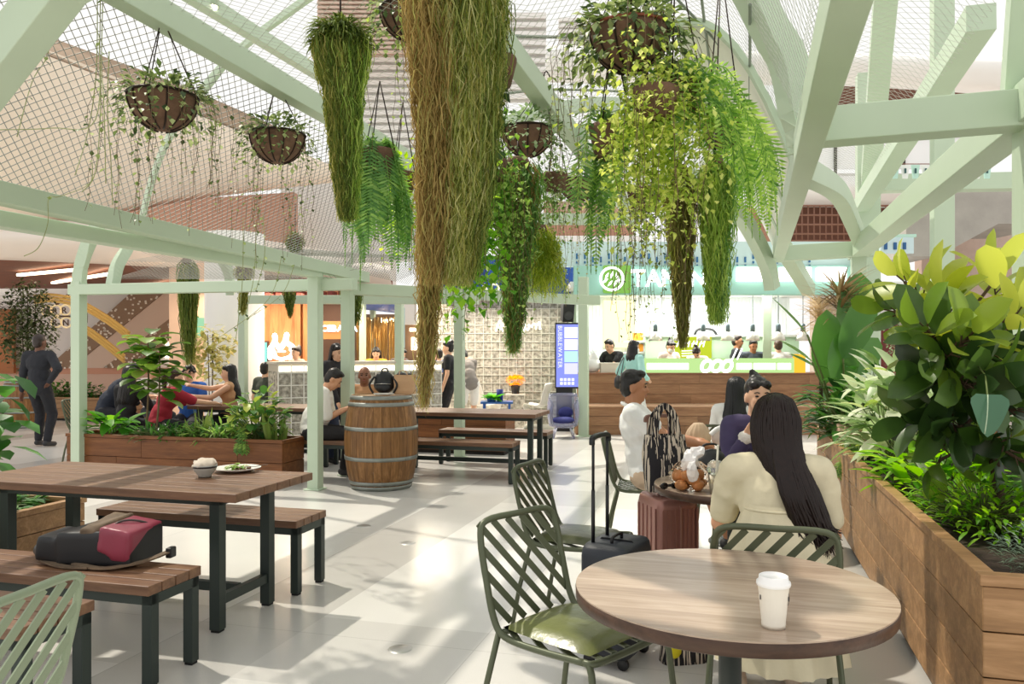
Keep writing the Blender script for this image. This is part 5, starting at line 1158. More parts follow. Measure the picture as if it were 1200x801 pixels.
    if hair in('bob',):
        L={'bob':.14,'long':.33,'verylong':.46}[hair]; rr=random.Random(4)
        for i in range(15):
            a=math.pi*(1.02+.96*i/14) ; x,y=math.cos(a)*.076,math.sin(a)*.082-.012; p0=H(x,y,.02); p1=H(x*1.15,y*1.06-.01,-.10); dn=-Vector((0,0,1)); L2=L*(.9+.15*math.sin(i*1.7)); p2=p1+dn*L2*.5*s+(-hf*.01+hx*x*.25)*s; p3=p1+dn*L2*s+(-fw*.012+hx*x*.05)*s
            if hair!='bob': 
                p2=p2-fw*.035*s; p3=p3-fw*.05*s+hx*(x*-.15)*s
            c.tube(spline([p0,p1,p2,p3],4),[r(.026)]*9+[r(.022),r(.02),r(.016),r(.010)],7)
    if hair=='pony': c.tube(spline([H(0,-.095,.06),H(0,-.14,.03),H(0,-.14,-.08),H(0,-.12,-.24)],4),[r(q) for q in(.02,.03,.036,.038,.04,.04,.038,.036,.033,.03,.025,.018,.008)],8)
    if hair=='bun': c.ell(H(0,-.075,.115),(r(.04),r(.04),r(.038)),Hm,10); c.ell(H(.02,-.075,.15),(r(.02),r(.016),r(.03)),Hm,8)
    if c.v: fuse(c.build('hair',hm,t),max(.008,vox*.85),3,.006,.02)
    if hair in('long','verylong'):
        rr=random.Random(6); m=MB(); LL={'long':.30,'verylong':.44}[hair]*s
        for i in range(150):
            a=PI*(.95+1.10*rr.random()); lat=rr.random(); cx,cy=math.cos(a),math.sin(a)
            j0=H(cx*.092,-.03+cy*.092,-.09); L=LL*rr.uniform(.8,1.05)*(1 if cy<-.2 else .8)
            pts=[H(cx*.03*lat,-.02+cy*.03*lat,.130),H(cx*.066,-.024+cy*.074,.105-.03*lat),H(cx*.085,-.026+cy*.092,.02),j0,j0+(fw*(-.03)+xr*cx*.02)*s-V(0,0,L*.35),j0+(fw*(-.05)+xr*cx*.01)*s-V(0,0,L*.7),j0+(fw*(-.055)+xr*(cx*.012+rr.uniform(-.02,.02)))*s-V(0,0,L)]
            sp=spline(pts,2); k=len(sp); m.tube(sp,[.0105*s*min(1,(k-1-j)/4+.12)*(.8+.4*rr.random()) for j in range(k)],4,flat=.6)
        m.build('long_hair',hm,t)
    # ---- face
    if face:
        dkm=mat('eye_dark','#1c1410',.25)
        for k in(1,-1):
            m=MB(); m.ell(H(.031*k,.083,.006),(r(.013),r(.006),r(.0062)),Hm,8); m.build('eye',dkm,t)
            m=MB(); m.beam([H(.046*k,.078,.026),H(.032*k,.087,.031),H(.016*k,.088,.027)],r(.006),r(.006),hf); m.build('eyebrow',hm if hair!='bald' else dkm,t)
        m=MB(); m.ell(H(0,.083,-.058),(r(.021),r(.008),r(.0062)),Hm,8); m.build('mouth',mat('lips','#a8605a',.5),t)
    if mask:
        m=MB(); m.ell(H(0,.045,-.05),(r(.066),r(.06),r(.06)),Hm,14); m.build('face_mask',mat('mask_white','#f1f2f2',.7),t)
    if glasses:
        m=MB()
        for k in(1,-1): m.tube([H(.033*k+.024*math.cos(a),.098,.006+.019*math.sin(a)) for a in [2*PI*i/14 for i in range(15)]],r(.0028),5); m.bar(H(.056*k,.096,.01),H(.078*k,-.0,.006),r(.004),r(.004))
        m.bar(H(-.009,.1,.009),H(.009,.1,.009),r(.004),r(.004)); m.build('glasses',mat('glasses_black','#16120f',.3),t)
    t_info=dict(root=t,s=s,H=H,sh=sh,el=el,wr=wr,kn=kn,an=an,hc=hc,nb=nb,waist=waist,chest=chest,P0=P0,fw=fw,xr=xr,up=up,hx=hx,hf=hf,hu=hu,hm=hm)
    return t_info
SEAT=.555
def gpos(px,Y): return ((px-CX)*Y/F,Y,0)
def sitfeet(f=.40,w=.11): return {1:V(w,f,.085),-1:V(-w,f,.085)}
# far left: man seen from behind, hand on hip
i=person('man in black seen from behind, hand on hip, standing at the far left',(-7.25,12.2,0),face(.12,1) if False else math.atan2(-.12,1),1.73,hands={1:V(.22,-.06,1.0),-1:V(-.30,.02,.86)},poles={1:V(1,-.35,0),-1:V(-.6,-.8,0)},feet={1:V(.12,.02,.09),-1:V(-.10,.12,.09)},skin='dark',hair='short',hairc='#2a1d17',top=('long','#25272e'),bot=('long','#202127'),face=False,yaw=-12,girth=1.06,vox=.012)
fdir=face
roundtable('round cafe table by the man in the navy shirt, behind the left mint post',-4.98,11.55,.36,.74,wood('table_dark','#4f3a2a','#80614a',0))
person('man in navy t-shirt leaning over a table behind the left mint post',(-5.75,11.25,0),fdir(.97,.25),1.7,pel=V(0,0,.64),lean=38,pitch=25,hands={1:V(.16,.55,.82),-1:V(-.12,.6,.82)},feet=sitfeet(.3),skin='mid',top=('tee','#1d2433'),vox=.013)
person('person in a pale shirt facing this way behind the navy t-shirt man',(-5.6,12.4,0),fdir(.6,-.6),1.62,pel=V(0,0,SEAT),hands={1:V(.14,.35,.76),-1:V(-.1,.35,.76)},skin='mid',hair='short',top=('tee','#d9cfc6'),vox=.015)
# group at the table behind the planter
person('long haired woman in black seated with her back to the camera, left of group',(-4.98,10.26,0),fdir(.25,1),1.6,pel=V(0,0,SEAT),lean=10,hands={1:V(.12,.38,.78),-1:V(-.12,.38,.78)},hair='long',hairc='#1b1412',top=('long','#19181b'),fem=True,face=False,vox=.013)
person('woman in red top with auburn ponytail leaning towards the group table',(-4.47,10.08,0),fdir(.85,.53),1.6,pel=V(0,0,SEAT),lean=24,yaw=5,hands={1:V(.10,.62,.80),-1:V(-.14,.56,.80)},skin='light',hair='pony',hairc='#3a1d15',top=('half','#a32436'),fem=True,girth=1.12,vox=.012)
person('boy with curly hair, glasses and blue t-shirt facing the camera at the group table',(-4.52,11.15,0),fdir(.15,-1),1.58,pel=V(0,0,SEAT),hands={1:V(.12,.35,.79),-1:V(-.12,.35,.79)},hair='curly',hairc='#1d1613',top=('tee','#2f62b4'),glasses=True,vox=.011)
person('woman in profile reaching her arm out to the boy in blue',(-3.9,11.0,0),fdir(-.97,-.25),1.62,pel=V(0,0,SEAT),hands={1:V(.05,.5,1.0),-1:V(-.1,.46,.86)},poles={1:V(.3,-.2,-.9)},hair='long',hairc='#15110f',top=('tank','#c79a73'),fem=True,vox=.012)
person('person in dark green shirt seated with back turned, beyond the group table',gpos(311,12.7),fdir(.5,.85),1.64,pel=V(0,0,SEAT),hair='short',top=('tee','#45493f'),face=False,vox=.015)
person('shop worker seen over the block bar next to the glowing emblem',gpos(348,14.2),fdir(-.6,-.8),1.56,hair='bun',hairc='#2a1a12',skin='light',top=('tee','#e8c9b4'),fem=True,legs=True,vox=.016)
MW=person('man in loose white shirt bent over his phone on a bench',(-2.26,9.22,0),fdir(1,.12),1.7,pel=V(0,-.05,SEAT),lean=20,pitch=35,hands={1:V(.05,.34,.80),-1:V(-.07,.34,.80)},poles={1:V(.5,-.7,-.5),-1:V(-.5,-.7,-.5)},feet={1:V(.12,.42,.085),-1:V(-.1,.3,.085)},hold={1:V(-.3,1,.2),-1:V(.3,1,.2)},skin='mid',top=('half','#e9e6e0'),bot=('long','#211f21'),girth=1.12,vox=.011)
mb=MB(); 
o=thing('phone','phone in the hands of the man in the white shirt','phone',MW['root'].location+rotz(V(-.01,.42,.80),fdir(1,.12)),fdir(1,.12)); mb.box((0,0,0),(.15,.008,.075)); mb.build('phone_body',bkp,o,bevel=.003); mb=MB(); mb.box((0,-.0045,0),(.14,.001,.068)); mb.build('phone_glass',MATS['phone_glass'],o)
person('dark haired woman in a black coat standing between the two mint posts',(-2.33,10.5,0),fdir(.75,-.6),1.57,hands={1:V(.12,.2,.8),-1:V(-.16,.1,.76)},pitch=10,hair='long',hairc='#1d1513',top=('jacket','#26252a'),bot=('long','#27314a'),fem=True,vox=.011)
person('bald older man in tan shirt seated facing the camera behind the barrel',(-1.86,10.05,0),fdir(.1,-1),1.66,pel=V(0,0,SEAT-.02),hands={1:V(.12,.3,.7),-1:V(-.12,.3,.7)},skin='brown',hair='bald',top=('tee','#b98a62'),girth=1.1,vox=.011)
picnic('bench','slatted bench under the bald man behind the wine barrel','bench',1.0,.36,.45,4,.05,(-1.86,10.08,0),.0,BG,False)
picnic('bench','slatted bench on the far side of the group table','bench',1.7,.36,.45,4,.05,V(0,0,0)+U*-7.05+VV*9.55,.0,BG,False)
person('bar worker in a yellow top behind the block bar',gpos(441,14.9),fdir(.1,-1),1.56,hair='bob',top=('tee','#dba53c'),fem=True,vox=.015,pitch=20)
person('bar worker with head bowed, second along the block bar',gpos(468,15.0),fdir(.7,-.7),1.57,hair='bun',top=('tee','#5b5250'),fem=True,pitch=30,vox=.015)
person('woman in short black dress standing behind the mint post at the block bar',gpos(526,14.1),fdir(-.9,.1),1.65,hands={1:V(.16,.2,1.05)},hair='bun',top=('tee','#1b1b1f'),bot=('skirt','#1b1b1f'),fem=True,vox=.013)
person('person in blue at the end of the block bar behind the woman in black',gpos(514,14.9),fdir(-.7,.5),1.52,hair='short',top=('tee','#2c4a9a'),vox=.015,face=False)
person('person in grey t-shirt and white shorts bending over by the white chair',gpos(551,14.3),fdir(-.35,.9),1.66,lean=44,pitch=40,hands={1:V(.1,.5,.75),-1:V(-.1,.5,.75)},hair='short',top=('tee','#8c857f'),bot=('shorts','#efece6'),fem=True,shoes='#dcd8d2',vox=.013,face=False)
# kiosk staff and customers
person('worker in black t-shirt leaning over the left end of the kiosk counter',gpos(722,15.45),fdir(-.75,-.65),1.74,lean=16,pitch=25,hands={1:V(.12,.5,1.12),-1:V(-.1,.55,1.12)},hair='short',top=('tee','#17171a'),vox=.013,skin='light')
TW=person('woman in long teal shirt and mask ordering at the kiosk counter',gpos(742,13.55),fdir(.75,.55),1.66,hands={1:V(.16,.18,1.0),-1:V(-.2,.1,.95)},hair='bob',hairc='#141113',top=('long','#a9dcd6'),bot=('long','#d8d9d4'),fem=True,mask=True,vox=.012)
L=TW['root'].location; hb=thing('shoulder_bag','black shoulder bag on the left side of the teal shirt woman','bag',L+V(-.27,-.14,.83),.3); blob([((0,0,.12),(.06,.12,.12)),((0,0,.06),(.06,.12,.06))],nyl,'bag_body',hb,vox=.012); mb=MB(); mb.beam(spline([(0,-.09,.2),(.06,-.05,.42),(.10,0,.53),(.06,.06,.42),(0,.09,.2)],5),.025,.006,(1,0,0)); mb.build('strap',nyl,hb)
person('kiosk worker in pale pink top with mask, left of the lime poster',gpos(784,15.5),fdir(.35,-.9),1.70,pitch=22,hair='bun',top=('tee','#f0dfd6'),mask=True,fem=True,vox=.013)
person('kiosk worker with topknot bending down before the lime poster',gpos(818,15.5),fdir(-.4,-.9),1.62,pitch=50,lean=8,hair='bun',hairc='#2b1d16',top=('tee','#f2e6df'),fem=True,vox=.013)
person('man with glasses in black shirt in profile behind the kiosk counter',gpos(863,15.7),fdir(.85,-.4),1.79,hair='short',hairc='#2a1f1a',skin='tan',top=('long','#1f2228'),glasses=True,vox=.013)
person('man in slate t-shirt looking down behind the kiosk counter',gpos(882,15.5),fdir(.0,-1),1.71,pitch=18,hair='short',skin='tan',top=('tee','#474f57'),vox=.013)
person('kiosk worker in white t-shirt with back turned, right of the slate shirt man',gpos(912,15.6),fdir(.1,1),1.70,hair='short',hairc='#4a3527',top=('tee','#e9e7e2'),face=False,vox=.013)
# the reclining man in the polo
PM=person('man in white polo reclining on a chair in profile near the kiosk',(1.0,6.02,0),fdir(.97,-.22),1.74,pel=V(0,.03,SEAT),lean=-16,pitch=2,hands={1:V(.10,.40,.78),-1:V(-.08,.38,.79)},poles={1:V(.7,-.6,-.6),-1:V(-.7,-.6,-.6)},feet={1:V(.12,.62,.10),-1:V(-.12,.75,.32)},skin='tan',hair='short',hairc='#14110f',top=('tee','#f1f1ef'),bot=('shorts','#cdb49b'),girth=1.14,vox=.009,curl=.9)
mb=MB(); H_=PM['H']; nb=PM['nb']; mb.tube(spline([nb+V(.07,-.02,.0),nb+V(.05,.06,-.02),nb+V(0,.085,-.05)],4),.012,6); mb.tube(spline([nb+V(-.07,-.02,.0),nb+V(-.05,.06,-.02),nb+V(0,.085,-.05)],4),.012,6); mb.tube(spline([nb+V(.07,-.02,.0),nb+V(0,-.075,.02),nb+V(-.07,-.02,0)],4),.014,6); mb.build('collar',mat('collar','#e7e7e6',.8),PM['root'])
person('woman with long black hair and white top seated with back to camera by the kiosk',(1.95,6.92,0),fdir(.45,.9),1.58,pel=V(0,0,SEAT-.03),hands={1:V(.1,.35,.78),-1:V(-.12,.35,.78)},hair='verylong',hairc='#0f1014',top=('long','#f2f1ef'),bot=('long','#2b2b30'),fem=True,face=False,vox=.009)
person('dark haired person facing the camera beyond the long haired woman',(2.68,8.75,0),fdir(-.2,-1),1.58,pel=V(0,0,SEAT-.05),hair='bun',hairc='#1a1513',top=('tee','#857a72'),vox=.011)
chair('slatted chair of the person at the far side of the small pale table',(2.70,8.75,0),fdir(-.2,-1))
GP=person('woman in purple jacket with hair tied up, facing the camera behind the cream dress',(1.55,5.06,0),fdir(-.12,-1),1.66,pel=V(0,0,SEAT),lean=6,yaw=6,hands={1:V(.10,.24,.94),-1:V(-.10,.34,.80)},poles={1:V(.15,.2,-1),-1:V(-.2,-.2,-1)},hold={1:V(-.3,.4,.9)},hair='bun',hairc='#120e0f',top=('long','#4b4266'),bot=('long','#20222c'),fem=True,vox=.008,skin='light')
mb=MB(); w_=GP['wr'][1]; mb.ell(w_,(.05,.05,.042),n=14); mb.v=[tuple(Vector(v)+mnoise.noise_vector(Vector(v)*60)*.008) for v in mb.v]; mb.build('fur_cuff',mat('fur_white','#efe9e2',.9,bump=.6,bscale=90),GP['root'])
# ---------------------------------------------------------------- the woman in the cream dress
cream_c=mat('dress_cream','#d9cfb0',.8,var=.05,vscale=9,bump=.12,bscale=50)
WW=person('woman with very long brown hair in a cream puff sleeve dress, back to camera',(1.045,3.13,0),RZ+.06,1.63,pel=V(0,.0,SEAT),lean=7,yaw=4,pitch=8,hands={-1:V(-.16,.40,.80),1:V(.17,.34,.80)},poles={-1:V(-.35,-.4,-1),1:V(.3,-.4,-1)},feet={1:V(.10,.36,.085),-1:V(-.14,.26,.085)},skin='mid',hair='fringe',hairc='#21130f',top=('puff','#d9cfb0',cream_c),bot=('skirt','#d9cfb0',cream_c),shoes='#cdb9a4',fem=True,vox=.0065)
def dress():
    s=WW['s']; P0=WW['P0']; w=WW['waist']; t=WW['root']; n=72; rows=[]
    prof=[(.30,.128,.098,0),(.285,.135,.104,.1),(.26,.15,.122,.5),(.2,.185,.165,.8),(.12,.215,.20,1),(.02,.235,.235,1),(-.06,.25,.26,1.0),(-.14,.262,.285,1.1)]
    for z,rx,ry,f in prof:
        r=[]
        for k in range(n+1):
            a=2*PI*k/n; ripple=1+f*(.035*math.sin(13*a+z*3)+.025*math.sin(29*a+z*9))+(.012*math.sin(40*a) if .05<f<.9 else 0); fy=.10 if z<.2 else 0.02
            sp=max(0,math.sin(a))*max(0,.25-z)*.9
            r.append(Vector((rx*s*ripple*math.cos(a),ry*s*ripple*math.sin(a)+sp,P0.z-.14+(z*1.55 if z>0 else z)*s)))
        rows.append(r)
    mb=MB(); mb.grid(rows); mb.build('dress_skirt',cream_c,t)
    mb=MB(); mb.tube([Vector((.134*s*math.cos(2*PI*k/40),.104*s*math.sin(2*PI*k/40)+.0,P0.z-.14+.287*1.55*s)) for k in range(41)],.0055,6); mb.build('waist_seam',cream_c,t)
    # long straight hair built from many locks
    H=WW['H']; rr=random.Random(11); mb=MB(); hu,hf,hx=WW['hu'],WW['hf'],WW['hx']
    for i in range(420):
        a=PI*(.93+1.14*rr.random()); lat=rr.random(); cx,cy=math.cos(a),math.sin(a)
        top=H(cx*.03*lat,-.02+cy*.03*lat,.132-.004*lat); crown=H(cx*.066,-.024+cy*.074,.105-.03*lat)
        side=H(cx*(.086+.012*rr.random()),-.026+cy*(.094+.01*rr.random()),.02); jaw=H(cx*.094+.004,-.03+cy*.10,-.10)
        swing=.05*(.3+rr.random()); bias=.075
        L=rr.uniform(.30,.40) if cx>-.35 else rr.uniform(.13,.24)
        g1=jaw+V(cx*.022+bias*.4+.008*math.sin(i*1.3),-.03-.035*max(0,-cy),-.16); g2=jaw+V(cx*.014+bias*1.0+.012*math.sin(i*2.1),-.055+.01*math.sin(i),-.28); g3=jaw+V(cx*.016+bias*1.3+rr.uniform(-.03,.03),-.06+rr.uniform(-.02,.02),-L)
        pts=[top,crown,side,jaw,g1] if L<.3 else [top,crown,side,jaw,g1,g2,g3]
        if L<.3: pts[-1]=jaw+V(bias*.6,-.035,-L*.8)
        sp=spline(pts,3); k=len(sp); mb.tube(sp,[.0075*min(1,(k-1-j)/4+.12)*(.8+.4*rr.random()) for j in range(k)],4,flat=.6)
    mb.build('long_hair',mat('hair_brown','#1c0f0b',.4,var=.25,vscale=60,spec=.3),t)
dress()
# beige pleated bag on the pale table, left
t=thing('basket_bag','beige pleated bag at the left edge of the pale round table','bag',(1.47,6.28,.75),.2); mb=MB(); rows=[]
for i in range(9): rows.append([Vector(((.10*math.sin(PI*(.35+.6*i/9)))*math.cos(a)*(1+.05*math.cos(14*a)),(.08*math.sin(PI*(.35+.6*i/9)))*math.sin(a)*(1+.05*math.cos(14*a)),.15*i/8)) for a in [2*PI*k/56 for k in range(57)]])
mb.grid([[Vector((0,0,0))]*57]+rows+[[Vector((0,0,.15))]*57]); mb.build('bag_body',mat('pleat_beige','#c3a98d',.75),t)
# ---------------------------------------------------------------- plants
LM=leafmat
ivy=LM('ivy_leaf',['#34482a','#586f3d','#879b5c','#b3bf8e'],.35); ivyl=LM('ivy_light',['#4d7030','#7c9c45','#a6bf62','#c3d391'],.45)
fernm=LM('fern_leaf',['#44703a','#648f45','#86ab55','#a9c46c'],.45); fernb=LM('fern_blue',['#4f7d44','#6f9c50','#98bb66'],.4)
mossd=LM('moss_dark',['#3d4f22','#5c7030','#82914a'],.3,.7,.2); mosso=LM('moss_olive',['#5d6a2b','#7c8439','#989a50','#b4ad68'],.4,.7,.2); mossb=LM('moss_brown',['#6d5c33','#8f7c49','#ae9a63','#9aa05a'],.35,.8,.1); mossg=LM('moss_green',['#64853a','#86a54a','#a9bf5e','#c3d27c'],.45,.6,.2)
stem=mat('stem_green','#6b7a41',.6); bark=mat('bark','#54402f',.85,var=.2,vscale=20,bump=.4,bscale=40); twig=mat('twig','#6d5a3d',.8)
coir=mat('coir_liner','#6c5140',.9,var=.25,vscale=14,bump=.5,bscale=70); wire=mat('basket_wire','#2c1d14',.5,.5)
def rnd(rr,s=1): return V(rr.gauss(0,s),rr.gauss(0,s),rr.gauss(0,s))
def hang_basket(label,px,py,Y,r,hook,group='hanging baskets',seed=1,nleaf=420,vines=16,vlen=(.3,.8),lm=None,lsize=.045,bowl=True,spread=1.0,skew=0,vl=None,name='hanging_basket',redrim=False):
    c=P(px,py,Y); t=WT(name,label,'hanging plant',c,group); rr=random.Random(seed); lm=lm or ivy
    d=r*1.05
    mb=MB(); prof=[(.0,-d)]+[(r*math.sin(a),-d*math.cos(a)) for a in [PI/2*k/9 for k in range(1,10)]]+[(r*.93,0),(r*.9,-.03)]; mb.lathe(prof,c,28); t.part('liner',mb,coir)
    mb=MB(); mb.tube([c+V(r*1.01*math.cos(a),r*1.01*math.sin(a),.0) for a in [2*PI*k/28 for k in range(29)]],.008,6); t.part('rim',mb,mat('rim_terracotta','#8e4a34',.6) if redrim else wire)
    mb=MB()
    for k in range(12):
        a=2*PI*k/12; mb.tube([c+V(r*1.015*math.sin(q)*math.cos(a),r*1.015*math.sin(q)*math.sin(a),-d*1.015*math.cos(q)) for q in [PI/2*j/7 for j in range(1,8)]],.0055,4)
    t.part('wire_rib',mb,wire)
    hk=Vector(hook)
    for k in range(3):
        a=2*PI*k/3+.4; mb=MB(); mb.tube([c+V(r*math.cos(a),r*math.sin(a),0),hk],.004,4); t.part('chain',mb,wire)
    mb=MB(); mb.tube(spline([hk-V(0,0,.02),hk+V(.03,0,.02),hk+V(0,0,.07),hk+V(-.02,0,.03)],4),.006,5); t.part('hook',mb,wire)
    mb=MB()
    for i in range(nleaf):
        a=rr.uniform(0,2*PI); over=i%2; q=rr.uniform(.95,1.28) if over else rr.random()**.5; p=c+V(r*q*math.cos(a),r*q*math.sin(a),(rr.uniform(-.16,.07)-.12*(q-.95)) if over else rr.uniform(0,.06)+.12*(1-q)*rr.random()); dd=V(math.cos(a)*q+rr.gauss(0,.5),math.sin(a)*q+rr.gauss(0,.5),rr.uniform(-1.2,.4) if over else rr.uniform(.0,1.2)); p=p+dd.normalized()*rr.uniform(.0,.07); mb.leaf(p,dd,(0,0,1),rr.uniform(.7,1.4)*lsize,lsize*.75,.5,.15,2,sh=1)
    t.part('foliage',mb,lm)
    add_vines(t,c,r,rr,vines,vlen,vl or lm,lsize,spread,skew); return t
def add_vines(t,c,r,rr,n,vlen,lm,lsize,spread=1.0,skew=0,name='trailing_vine',dense=1.0,one=True):
    mb=MB(); sb=MB()
    for i in range(n):
        a=rr.uniform(0,2*PI); L=rr.uniform(*vlen); p=c+V(r*.95*math.cos(a),r*.95*math.sin(a),.0); o=V(math.cos(a),math.sin(a),0)*rr.uniform(.02,.14)*spread
        pts=[p,p+o*.7+V(0,0,.02),p+o*1.1+V(0,0,-.10*1)]; q=pts[-1]; k=max(2,int(L/.09))
        for j in range(k): q=q+V(rr.gauss(skew*.02,.012),rr.gauss(0,.012),-L/k); pts.append(q)
        sp=spline(pts,2); sb.tube(sp,.0016,3,cap=False)
        step=max(1,int(2/dense))
        for j in range(1,len(sp)-1):
            for _ in range(1 if rr.random()<.92*dense else 0):
                az=rr.uniform(0,2*PI); ls=lsize*rr.uniform(.5,1.05)*(1-.35*j/len(sp)); mb.leaf(sp[j]+rnd(rr,.006),(math.cos(az),math.sin(az),rr.uniform(-.9,.2)),(0,0,1),ls,ls*.8,.4,.12,2,sh=1)
    if mb.v: t.part(name,mb,lm)
    if sb.v: t.part('vine_stem',sb,twig)
def moss(label,top,bot,r0,r1,n,mats,seed=1,wd=.004,seg=7,name='hanging_moss',cat='hanging plant',group='hanging moss columns',hookz=.15,tuft=0,jit=.018,sway=None,bulge=False):
    """strands that start all along a tapering column and fall"""
    top=Vector(top); bot=Vector(bot); t=WT(name,label,cat,top,group); rr=random.Random(seed); H=(top-bot).length
    for mi,(lm,frac,ox) in enumerate(mats):
        mb=MB()
        for i in range(int(n*frac)):
            s0=rr.random()**1.3*.8; a=rr.uniform(0,2*PI); q=math.sqrt(rr.random()); s1=min(1.02,s0+rr.uniform(.15,.5)); pts=[]
            for j in range(seg+1):
                s=s0+(s1-s0)*j/seg; R_=r0+(r1-r0)*s
                if bulge: R_=r1+(r0*.72-r1)*(1-s)+r0*.3*max(0,1-s*3.2)**.5
                if s<.08: R_*=.75+.25*s/.08
                c=top.lerp(bot,s); 
                if sway: c=c+Vector(sway)*math.sin(s*PI)
                flare=(1+.25*math.sin(min(1,j/2)*PI/2)) if j else .8
                pts.append(c+V(R_*q*flare*math.cos(a)+ox,R_*q*flare*math.sin(a),0)+rnd(rr,jit*.5))
            az=rr.uniform(0,PI); xx=V(math.cos(az),math.sin(az),0)*wd; vs=[]; fs=[]
            for j,p in enumerate(pts): w=1-.6*j/seg; vs+=[p-xx*w,p+xx*w]
            for j in range(seg): fs.append((2*j,2*j+1,2*j+3,2*j+2))
            mb.add(vs,fs,0,True)
        if tuft and mi==0:
            for i in range(tuft):
                a=rr.uniform(0,2*PI); q=rr.random(); p=top+V(r0*q*math.cos(a),r0*q*math.sin(a),rr.uniform(-.1,.02)); d=V(math.cos(a)*q,math.sin(a)*q,rr.uniform(.2,1)); mb.leaf(p,d,(0,0,1),rr.uniform(.06,.12),.012,1.6,.1,3)
        t.part('strands',mb,lm)
    mb=MB(); mb.lathe([(0,-.06),(r0*.45,-.05),(r0*.5,.0),(r0*.4,.03),(0,.03)],top,14); t.part('root_ball',mb,coir)
    mb=MB(); mb.tube([top,top+V(0,0,hookz)],.006,5); t.part('hanger_wire',mb,wire); return t
def frond(mb,c,az,out,L,pl,rr,rise=.12,n=44,w=.016,hang=1.0):
    d=V(math.cos(az),math.sin(az),0); pts=[]; 
    for j in range(13):
        s=j/12; pts.append(c+d*(out*(1-(1-s)**2.2))+V(0,0,rise*math.sin(min(1,s*2.2)*PI)*.9-(hang*L)*max(0,s-.15)**1.25*1.1))
    side=d.cross(V(0,0,1)); k=len(pts)-1
    for i in range(n):
        s=.08+.92*i/n; f=s*k; j=min(k-1,int(f)); p=pts[j].lerp(pts[j+1],f-j); dr=(pts[j+1]-pts[j]).normalized(); l=pl*math.sin(PI*min(1,.18+.82*(1-s)))**.8*(.35+.65*min(1,s*5))
        if s>.75: l*=max(.12,(1-s)/.25)
        for sg in(-1,1):
            dd=side*sg+dr*.55+rnd(rr,.06); mb.leaf(p,dd,dr.cross(side*sg),l,w,.35,.1,2)
    mb.tube(pts,[.003]*7+[.002]*6,4,cap=False)
def fern(label,c,fr,seed,lm,pl=.06,pot=True,hook=None,name='hanging_fern',group='hanging ferns'):
    """fr: list of (azimuth, outward reach, length)"""
    t=WT(name,label,'fern',c,group); rr=random.Random(seed)
    for a,o,L in fr:
        mb=MB(); frond(mb,t.L+V(rr.uniform(-.04,.04),rr.uniform(-.04,.04),0),a,o,L,pl*rr.uniform(.85,1.1),rr,rise=rr.uniform(.04,.14),n=max(14,int(L/.017))); t.part('frond',mb,lm)
    r=.11
    if pot: mb=MB(); mb.lathe([(0,-.15),(.08,-.15),(r,-.01),(r,.01),(r*.85,.0),(0,-.02)],t.L,18); t.part('pot',mb,coir)
    if hook is not None:
        hk=Vector(hook)
        for k in range(3): a=2.1*k; mb=MB(); mb.tube([t.L+V(r*math.cos(a),r*math.sin(a),0),hk],.004,4); t.part('chain',mb,wire)
    return t
def up(p,h): return Vector(p)+V(0,0,h)
def ridge1(Y): return onV(R1a,R1b,Y)
# ---- baskets along the left ridge
hang_basket('brown hanging basket of trailing ivy, leftmost of the baskets',191,113,4.72,.195,P(190,20,4.72),seed=3,vines=26,vlen=(.25,.72),spread=1.5)
hang_basket('brown hanging basket of ivy second from the left, with long dark trailers',325,158,6.0,.205,P(324,97,6.0),seed=4,vines=17,vlen=(.5,1.05),spread=1.1)
hang_basket('dark hanging basket at the top edge, left of the widest moss column',478,12,4.9,.17,P(480,-60,4.9),seed=5,vines=16,vlen=(.4,.95),vl=ivyl,spread=.9)
hang_basket('big brown hanging basket with terracotta rim above the large fern',738,36,3.93,.195,P(742,-90,3.93),seed=6,nleaf=620,vines=38,vlen=(.2,.7),spread=1.6,lsize=.05,redrim=True)
hang_basket('brown hanging basket of pale ivy in the middle, under the right ridge beam',618,152,6.2,.2,P(640,94,6.2),seed=7,lm=LM('ivy_grey',['#4c6a3a','#7d976a','#a8bb94'],.35),vines=22,vlen=(.5,1.1),vl=ivy)
hang_basket('small brown hanging basket half hidden left of the large fern',678,212,7.8,.19,P(680,150,7.8),seed=8,vines=18,vlen=(.3,1.0),vl=LM('ivy_dry',['#6a6a3a','#8f8a55','#a9a873'],.35))
# a wisp of hanging roots and runners at the upper left
def runners(label,items,Y,seed,lm=None,leafy=.25):
    rr=random.Random(seed); p0=P(*items[0][0],Y); t=WT('hanging_vine',label,'hanging plant',p0,'loose hanging vines'); sb=MB(); mb=MB()
    for it in items:
        pts=spline([P(x,y,Y+rr.uniform(-.25,.25)) for x,y in it],7); sb.tube(pts,.0026,4)
        for p in pts:
            if rr.random()<leafy: az=rr.uniform(0,6.3); mb.leaf(p,(math.cos(az),math.sin(az),-.4),(0,0,1),rr.uniform(.02,.045),.026,.4,.1,2,sh=1)
    t.part('runner',sb,mat('runner_olive','#98a06a',.7))
    if mb.v: t.part('foliage',mb,lm or ivy)
runners('bundle of thin pale runners hanging down left of the leftmost basket',[[(118,-20),(117,60),(118,120),(112,200),(96,225)],[(121,-20),(119,70),(122,130),(124,215)],[(114,-20),(113,80),(104,150),(88,205)],[(60,-10),(57,60),(38,95),(20,160)],[(128,60),(126,130),(130,190),(132,240)],[(116,40),(112,140),(60,150),(0,152)]],4.4,1)
runners('thin leafless runner curving down in front of the upper eave beam',[[(108,190),(105,215),(70,230),(57,232),(56,262),(45,290),(28,300)]],4.6,2,leafy=.05)
runners('dark thin trailing stems crossing the arbour beam left of the mint post',[[(285,255),(284,330),(276,400)],[(300,260),(298,320),(288,368)],[(330,300),(315,350),(262,392)],[(345,310),(330,345),(292,372)],[(308,250),(310,300),(300,340)]],6.2,3,leafy=.5)
